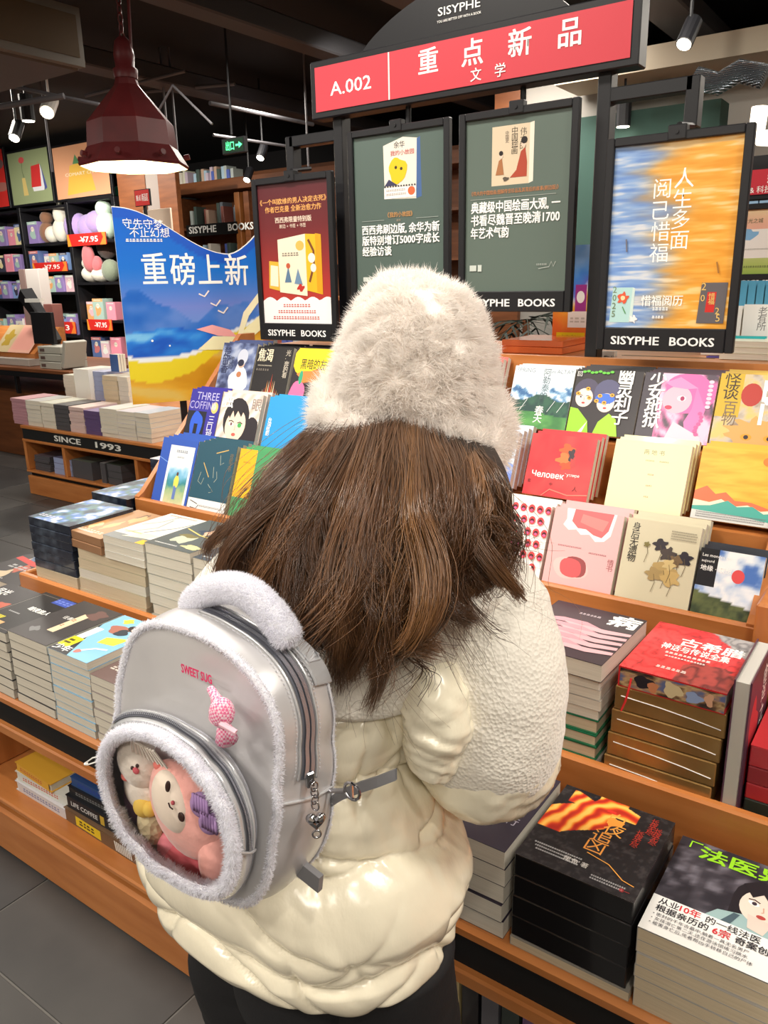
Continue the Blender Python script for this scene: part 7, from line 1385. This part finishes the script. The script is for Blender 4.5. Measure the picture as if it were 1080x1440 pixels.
Vp = np.concatenate([np.array([pgus(i, t) for i in range(NPk)]) for t in np.linspace(1, 0, 10)]); smooth_obj('pocket_wall', bl(Vp), grid_faces(10, NPk), silver2, bag)
fur_tube('window_piping', list(PF3[::3])+[PF3[0]], .0046, 18000, bag, .0040, .0006, True, 6)
def at_angle(u, v):
    best = None
    for i in range(NPk):
        q = R.T@(pgus(i, .5)-[0, 0, H]); e_ = (540+F*q[0]/q[2]-u)**2+(720+F*q[1]/q[2]-v)**2
        if best is None or e_ < best[0]: best = (e_, i)
    return best[1]
j0, j1 = at_angle(165, 1020), at_angle(342, 1195)
if j1 < j0: j1 += NPk
band(j0, j1, .5, .10, .0012, 'pocket_zip', zipm, bag, 80, pgus)
for q in (-.24, .24): MB().tube([bl(pgus(j0+(j1-j0)*s_, .5+q, .001)) for s_ in np.linspace(0, 1, 80)], .0012, 6).build('zip_binding', silver2, bag, smooth=True)
m = MB()
for s_ in np.linspace(.01, .99, 150):
    for q in (-.04, .04): m.tube([bl(pgus(j0+(j1-j0)*s_, .5+q-.03, .002)), bl(pgus(j0+(j1-j0)*s_, .5+q+.03, .002))], .0005, 4, cap=False)
o = m.build('pocket_zip_teeth', zipt, bag); o['kind'] = 'stuff'
MB().tube([bl(pgus(j1, t, .002)) for t in np.linspace(.05, .95, 8)], .0012, 6).build('pocket_end_seam', silver2, bag, smooth=True)
Vl = np.concatenate([pbc+(PB3-pbc)*k+np.array([0, -.001, 0]) for k in (1.02, .6, .02)]); smooth_obj('pocket_lining', bl(Vl), grid_faces(3, NPk), mat('lining_grey', (214, 214, 222), .6), bag)
# clear window film
film = bpy.data.materials.new('clear_film'); film.use_nodes = True; nt = film.node_tree; nt.nodes.clear(); out_ = nt.nodes.new('ShaderNodeOutputMaterial'); mx = nt.nodes.new('ShaderNodeMixShader'); tr = nt.nodes.new('ShaderNodeBsdfTransparent'); gl = nt.nodes.new('ShaderNodeBsdfGlossy'); lw = nt.nodes.new('ShaderNodeLayerWeight'); lw.inputs[0].default_value = .12; gl.inputs['Roughness'].default_value = .06; tr.inputs[0].default_value = (.97, .97, .98, 1)
tcn = nt.nodes.new('ShaderNodeTexCoord'); nz = nt.nodes.new('ShaderNodeTexNoise'); nz.inputs['Scale'].default_value = 26; bp2 = nt.nodes.new('ShaderNodeBump'); bp2.inputs['Strength'].default_value = .5; bp2.inputs['Distance'].default_value = .01; nt.links.new(tcn.outputs['Object'], nz.inputs[0]); nt.links.new(nz.outputs[0], bp2.inputs['Height']); nt.links.new(bp2.outputs[0], gl.inputs['Normal']); nt.links.new(bp2.outputs[0], lw.inputs['Normal'])
nt.links.new(lw.outputs['Fresnel'], mx.inputs[0]); nt.links.new(tr.outputs[0], mx.inputs[1]); nt.links.new(gl.outputs[0], mx.inputs[2]); nt.links.new(mx.outputs[0], out_.inputs[0])
WIN_FLIP = True
Vw = np.concatenate([pfc+(PF3-pfc)*k+np.array([0, -.012*(1-k**2), 0]) for k in (1., .8, .6, .4, .2, .02)]); smooth_obj('clear_window', bl(Vw), grid_faces(6, NPk)[:, ::-1] if WIN_FLIP else grid_faces(6, NPk), film, bag)
# lettering sticker and candy charm on the front
pA = P(253, 948, y=YBF-.016)
A = Art(.036, .0105, None); A.clip = False
A.text('SWEET SUG', .02, .15, .8, (226, 56, 110), .05, fitw=.96)
A.build('lettering_patch', bag, MAT['print_matt'], loc=bl(P(255, 947, y=YBF-.0135)), rot=(math.pi/2, .02, .0))
ging = mat('gingham', (236, 110, 150), .8); nt = ging.node_tree; tcn = nt.nodes.new('ShaderNodeTexCoord'); c1 = nt.nodes.new('ShaderNodeTexChecker'); c1.inputs['Scale'].default_value = 520; c1.inputs[1].default_value = (.78, .16, .32, 1); c1.inputs[2].default_value = (.86, .62, .70, 1); nt.links.new(tcn.outputs['Object'], c1.inputs[0]); nt.links.new(c1.outputs[0], nt.nodes['Principled BSDF'].inputs['Base Color'])
cpos = P(312, 1002, y=YBF-.026); ch = MB().ell((0, 0, 0), (.0105, .009, .0125), 18, 12).build('candy_charm', ging, bag, loc=bl(cpos), rot=(0, .3, 0), smooth=True)
def rel(u, v, y): return P(u, v, y=y)-cpos
mch = MB(); mch.tube([rel(308, 992, YBF-.024), rel(303, 980, YBF-.02), rel(296, 968, YBF-.017)], [.006, .004, .0032], 10); q = mch.build('candy_twist', ging, bag, loc=bl(cpos), smooth=True)
mch = MB(); mch.tube([rel(314, 1012, YBF-.024), rel(316, 1024, YBF-.022), rel(319, 1040, YBF-.02)], [.003, .006, .009], 10); mch.build('candy_twist', ging, bag, loc=bl(cpos), smooth=True)
pk = mat('pink_ribbon', (246, 196, 210), .6); MB().tube([rel(302, 1014, YBF-.028), rel(312, 1018, YBF-.032), rel(332, 1030, YBF-.03)], [.001, .0026, .002], 6).build('ribbon', pk, bag, loc=bl(cpos)); MB().tube([rel(310, 1016, YBF-.03)+np.array([.006*math.cos(t)-.006, 0, .004*math.sin(t)]) for t in np.linspace(0, 2*math.pi, 12)], .0008, 5, cap=False).build('ribbon', pk, bag, loc=bl(cpos))
# straps: one under the arm, the lower tab end
sil3 = mat('strap_grey', (150, 150, 154), .4, metal=.3, coat=.3)
m = MB(); sp = [P(u, v, y=y) for u, v, y in ((458, 1132, .455), (480, 1118, .452), (505, 1108, .455), (530, 1100, .46), (556, 1090, .468))]
for k in range(4):
    a, b = sp[k], sp[k+1]; up = np.array([0, 0, .0055]); fw_ = np.array([0, .0025, 0]); m.add([bl(x) for x in (a-up, a+up, b+up, b-up, a-up+fw_, a+up+fw_, b+up+fw_, b-up+fw_)], [(0, 1, 2, 3), (7, 6, 5, 4), (1, 5, 6, 2), (0, 3, 7, 4)])
m.build('shoulder_strap', sil3, bag)
bq = bl(P(497, 1111, y=.45)); MB().tube([bq+np.array([.008*math.cos(t), -.002, .008*math.sin(t)]) for t in np.linspace(0, 2*math.pi, 13)], .0014, 6, cap=False).box(*(bq+[-.001, -.003, -.008]), *(bq+[.001, -.001, .008])).build('strap_buckle', chrome, bag)
MB().tube([bq+np.array([-.006-.007*t, -.004, -.003*t]) for t in np.linspace(0, 3, 6)], .0022, 6).build('snap_hook', chrome, bag)
q0, q1 = P(418, 1222, y=.43), P(448, 1246, y=.428); d = q1-q0; d /= np.linalg.norm(d); n2 = np.array([d[2], 0, -d[0]])*.0085; ty = np.array([0, .006, 0])
MB().add([bl(x) for x in (q0-n2, q0+n2, q1+n2, q1-n2, q0-n2+ty, q0+n2+ty, q1+n2+ty, q1-n2+ty)], [(0, 1, 2, 3), (7, 6, 5, 4), (1, 5, 6, 2), (0, 3, 7, 4), (2, 6, 7, 3), (0, 4, 5, 1)]).build('lower_strap_end', sil3, bag)
rb = bl(P(440, 852, y=.52)); MB().tube([rb+np.array([.007*math.cos(t), 0, .007*math.sin(t)]) for t in np.linspace(0, 2*math.pi, 13)], .0013, 6, cap=False).build('strap_ring', chrome, bag)
# plastic tag loop
m = MB(); m.tube([bl(P(u, v, y=.335)) for u, v in ((144, 1062), (130, 1066), (120, 1073), (122, 1076), (134, 1072), (145, 1068))], .0006, 5); m.ell(bl(P(121, 1074, y=.335)), (.002, .002, .0012), 8, 5); m.build('tag_loop', white, bag)
# --- soft toys inside the window
pkf = mat('toy_pink', (246, 178, 166), .9, sheen=.4, bump=('noise', 160, .5, .002)); crf = mat('toy_cream', (244, 228, 208), .9, sheen=.3); rdf = mat('toy_rose', (206, 96, 104), .85, bump=('noise', 120, .3, .002)); whf = mat('toy_white', (232, 222, 208), .95, sheen=.4, bump=('noise', 120, .6, .003)); dk = mat('toy_dark', (60, 40, 34), .5); puf = mat('toy_purple', (164, 132, 180), .9); yel = mat('toy_yellow', (232, 196, 90), .8)
def toy(label, u, v, y): o = empty('plush_toy', label, 'plush toy', tuple(P(u, v, y=y))); return o
def rell(m, o, u, v, y, rx, ry, rz, ang=0., n=20, k=14):
    """ellipsoid rolled by ang in the vertical plane"""
    mm = MB().ell((0, 0, 0), (rx, ry, rz), n, k); c = P(u, v, y=y+.004)-np.array(o.location); ca, sa = math.cos(ang), math.sin(ang); m.add([(x*ca+z*sa+c[0], yy+c[1], -x*sa+z*ca+c[2]) for x, yy, z in mm.V], mm.F)
t1 = toy('pink plush toy with cream face behind the clear backpack window', 262, 1135, .352)
m = MB(); rell(m, t1, 260, 1138, .357, .036, .018, .045, -.5); m.build('head', pkf, t1, smooth=True)
p_ = P(0, 0, y=1); m = MB(); rell(m, t1, 246, 1127, .3485, .0195, .0155, .028, -.45); m.build('face', crf, t1, smooth=True)
m = MB(); rell(m, t1, 236, 1106, .3335, .0026, .0016, .0058, .3); m.build('eye', dk, t1, smooth=True); m = MB(); rell(m, t1, 255, 1149, .3335, .0036, .0016, .0044, .3); m.build('eye', dk, t1, smooth=True); m = MB(); rell(m, t1, 243, 1129, .3325, .0018, .0014, .002, .3); m.build('nose', rdf, t1, smooth=True)
m = MB(); m.tube([P(u, v, y=.3325)-np.array(t1.location) for u, v in ((237, 1129), (239, 1135), (243, 1138))], .0006, 5); m.build('mouth', dk, t1)
m = MB(); rell(m, t1, 262, 1205, .358, .030, .016, .022, .5); m.build('torso', rdf, t1, smooth=True); m = MB(); rell(m, t1, 303, 1212, .356, .013, .014, .026, -.1); m.build('arm', pkf, t1, smooth=True); m = MB(); rell(m, t1, 240, 1190, .353, .012, .010, .018, .6); m.build('arm', mat('toy_rose2', (224, 130, 140), .85), t1, smooth=True)
for (u, v, a) in ((284, 1132, .5), (296, 1156, -.5)):
    m = MB(); rell(m, t1, u, v, .345, .011, .008, .010, a)
    for k in range(6): c = P(u, v, y=.3375)-np.array(t1.location); m.tube([c+np.array([(-.008+.003*k), -.001, -.007]), c+np.array([(-.008+.003*k)+.002, -.003, 0]), c+np.array([(-.008+.003*k), -.001, .008])], .0014, 5)
    m.build('yarn_bow', puf, t1, smooth=True)
t2_ = toy('small white plush toy with rosy cheek behind the clear backpack window', 195, 1075, .352)
m = MB(); rell(m, t2_, 196, 1068, .356, .022, .016, .026, -.2); m.build('head', whf, t2_, smooth=True); m = MB(); rell(m, t2_, 202, 1108, .358, .020, .014, .022, -.3); m.build('torso', whf, t2_, smooth=True)
for u, v in ((186, 1080), (193, 1077)): m = MB(); rell(m, t2_, u, v, .3415, .0016, .0014, .0018); m.build('eye', dk, t2_, smooth=True)
m = MB(); rell(m, t2_, 191, 1084, .341, .0035, .002, .003); m.build('nose', rdf, t2_, smooth=True); m = MB(); rell(m, t2_, 176, 1092, .345, .0045, .003, .004); m.build('cheek', mat('toy_blush', (236, 130, 120), .9), t2_, smooth=True)
for k in range(9): m = MB() if k == 0 else m; c = P(205, 1052, y=.344)-np.array(t2_.location); m.tube([c, c+np.array([-.014+.0035*k, -.003, .004]), c+np.array([-.022+.0055*k, .002, -.012])], .0009, 4)
m.build('yarn_hair', whf, t2_)
t3 = toy('small yellow and purple soft charm low behind the clear window', 205, 1145, .35)
m = MB(); rell(m, t3, 203, 1133, .350, .010, .009, .010); rell(m, t3, 211, 1138, .348, .006, .006, .007); m.build('scoop', yel, t3, smooth=True); m = MB(); rell(m, t3, 192, 1135, .358, .012, .008, .02, -.4); m.build('wrap', puf, t3, smooth=True); m = MB(); rell(m, t3, 212, 1163, .352, .012, .010, .019, -.3); m.build('cone', mat('toy_beige', (214, 200, 160), .9, bump=('voronoi', 180, .8, .003)), t3, smooth=True)
t4 = toy('grey and pink plush toy partly hidden at the top of the window', 222, 1070, .358)
m = MB(); rell(m, t4, 222, 1078, .364, .02, .012, .022, -.5); m.build('head', mat('toy_grey', (170, 150, 150), .9), t4, smooth=True); m = MB(); rell(m, t4, 222, 1076, .352, .005, .003, .005); m.build('cheek', mat('toy_blush'), t4, smooth=True)
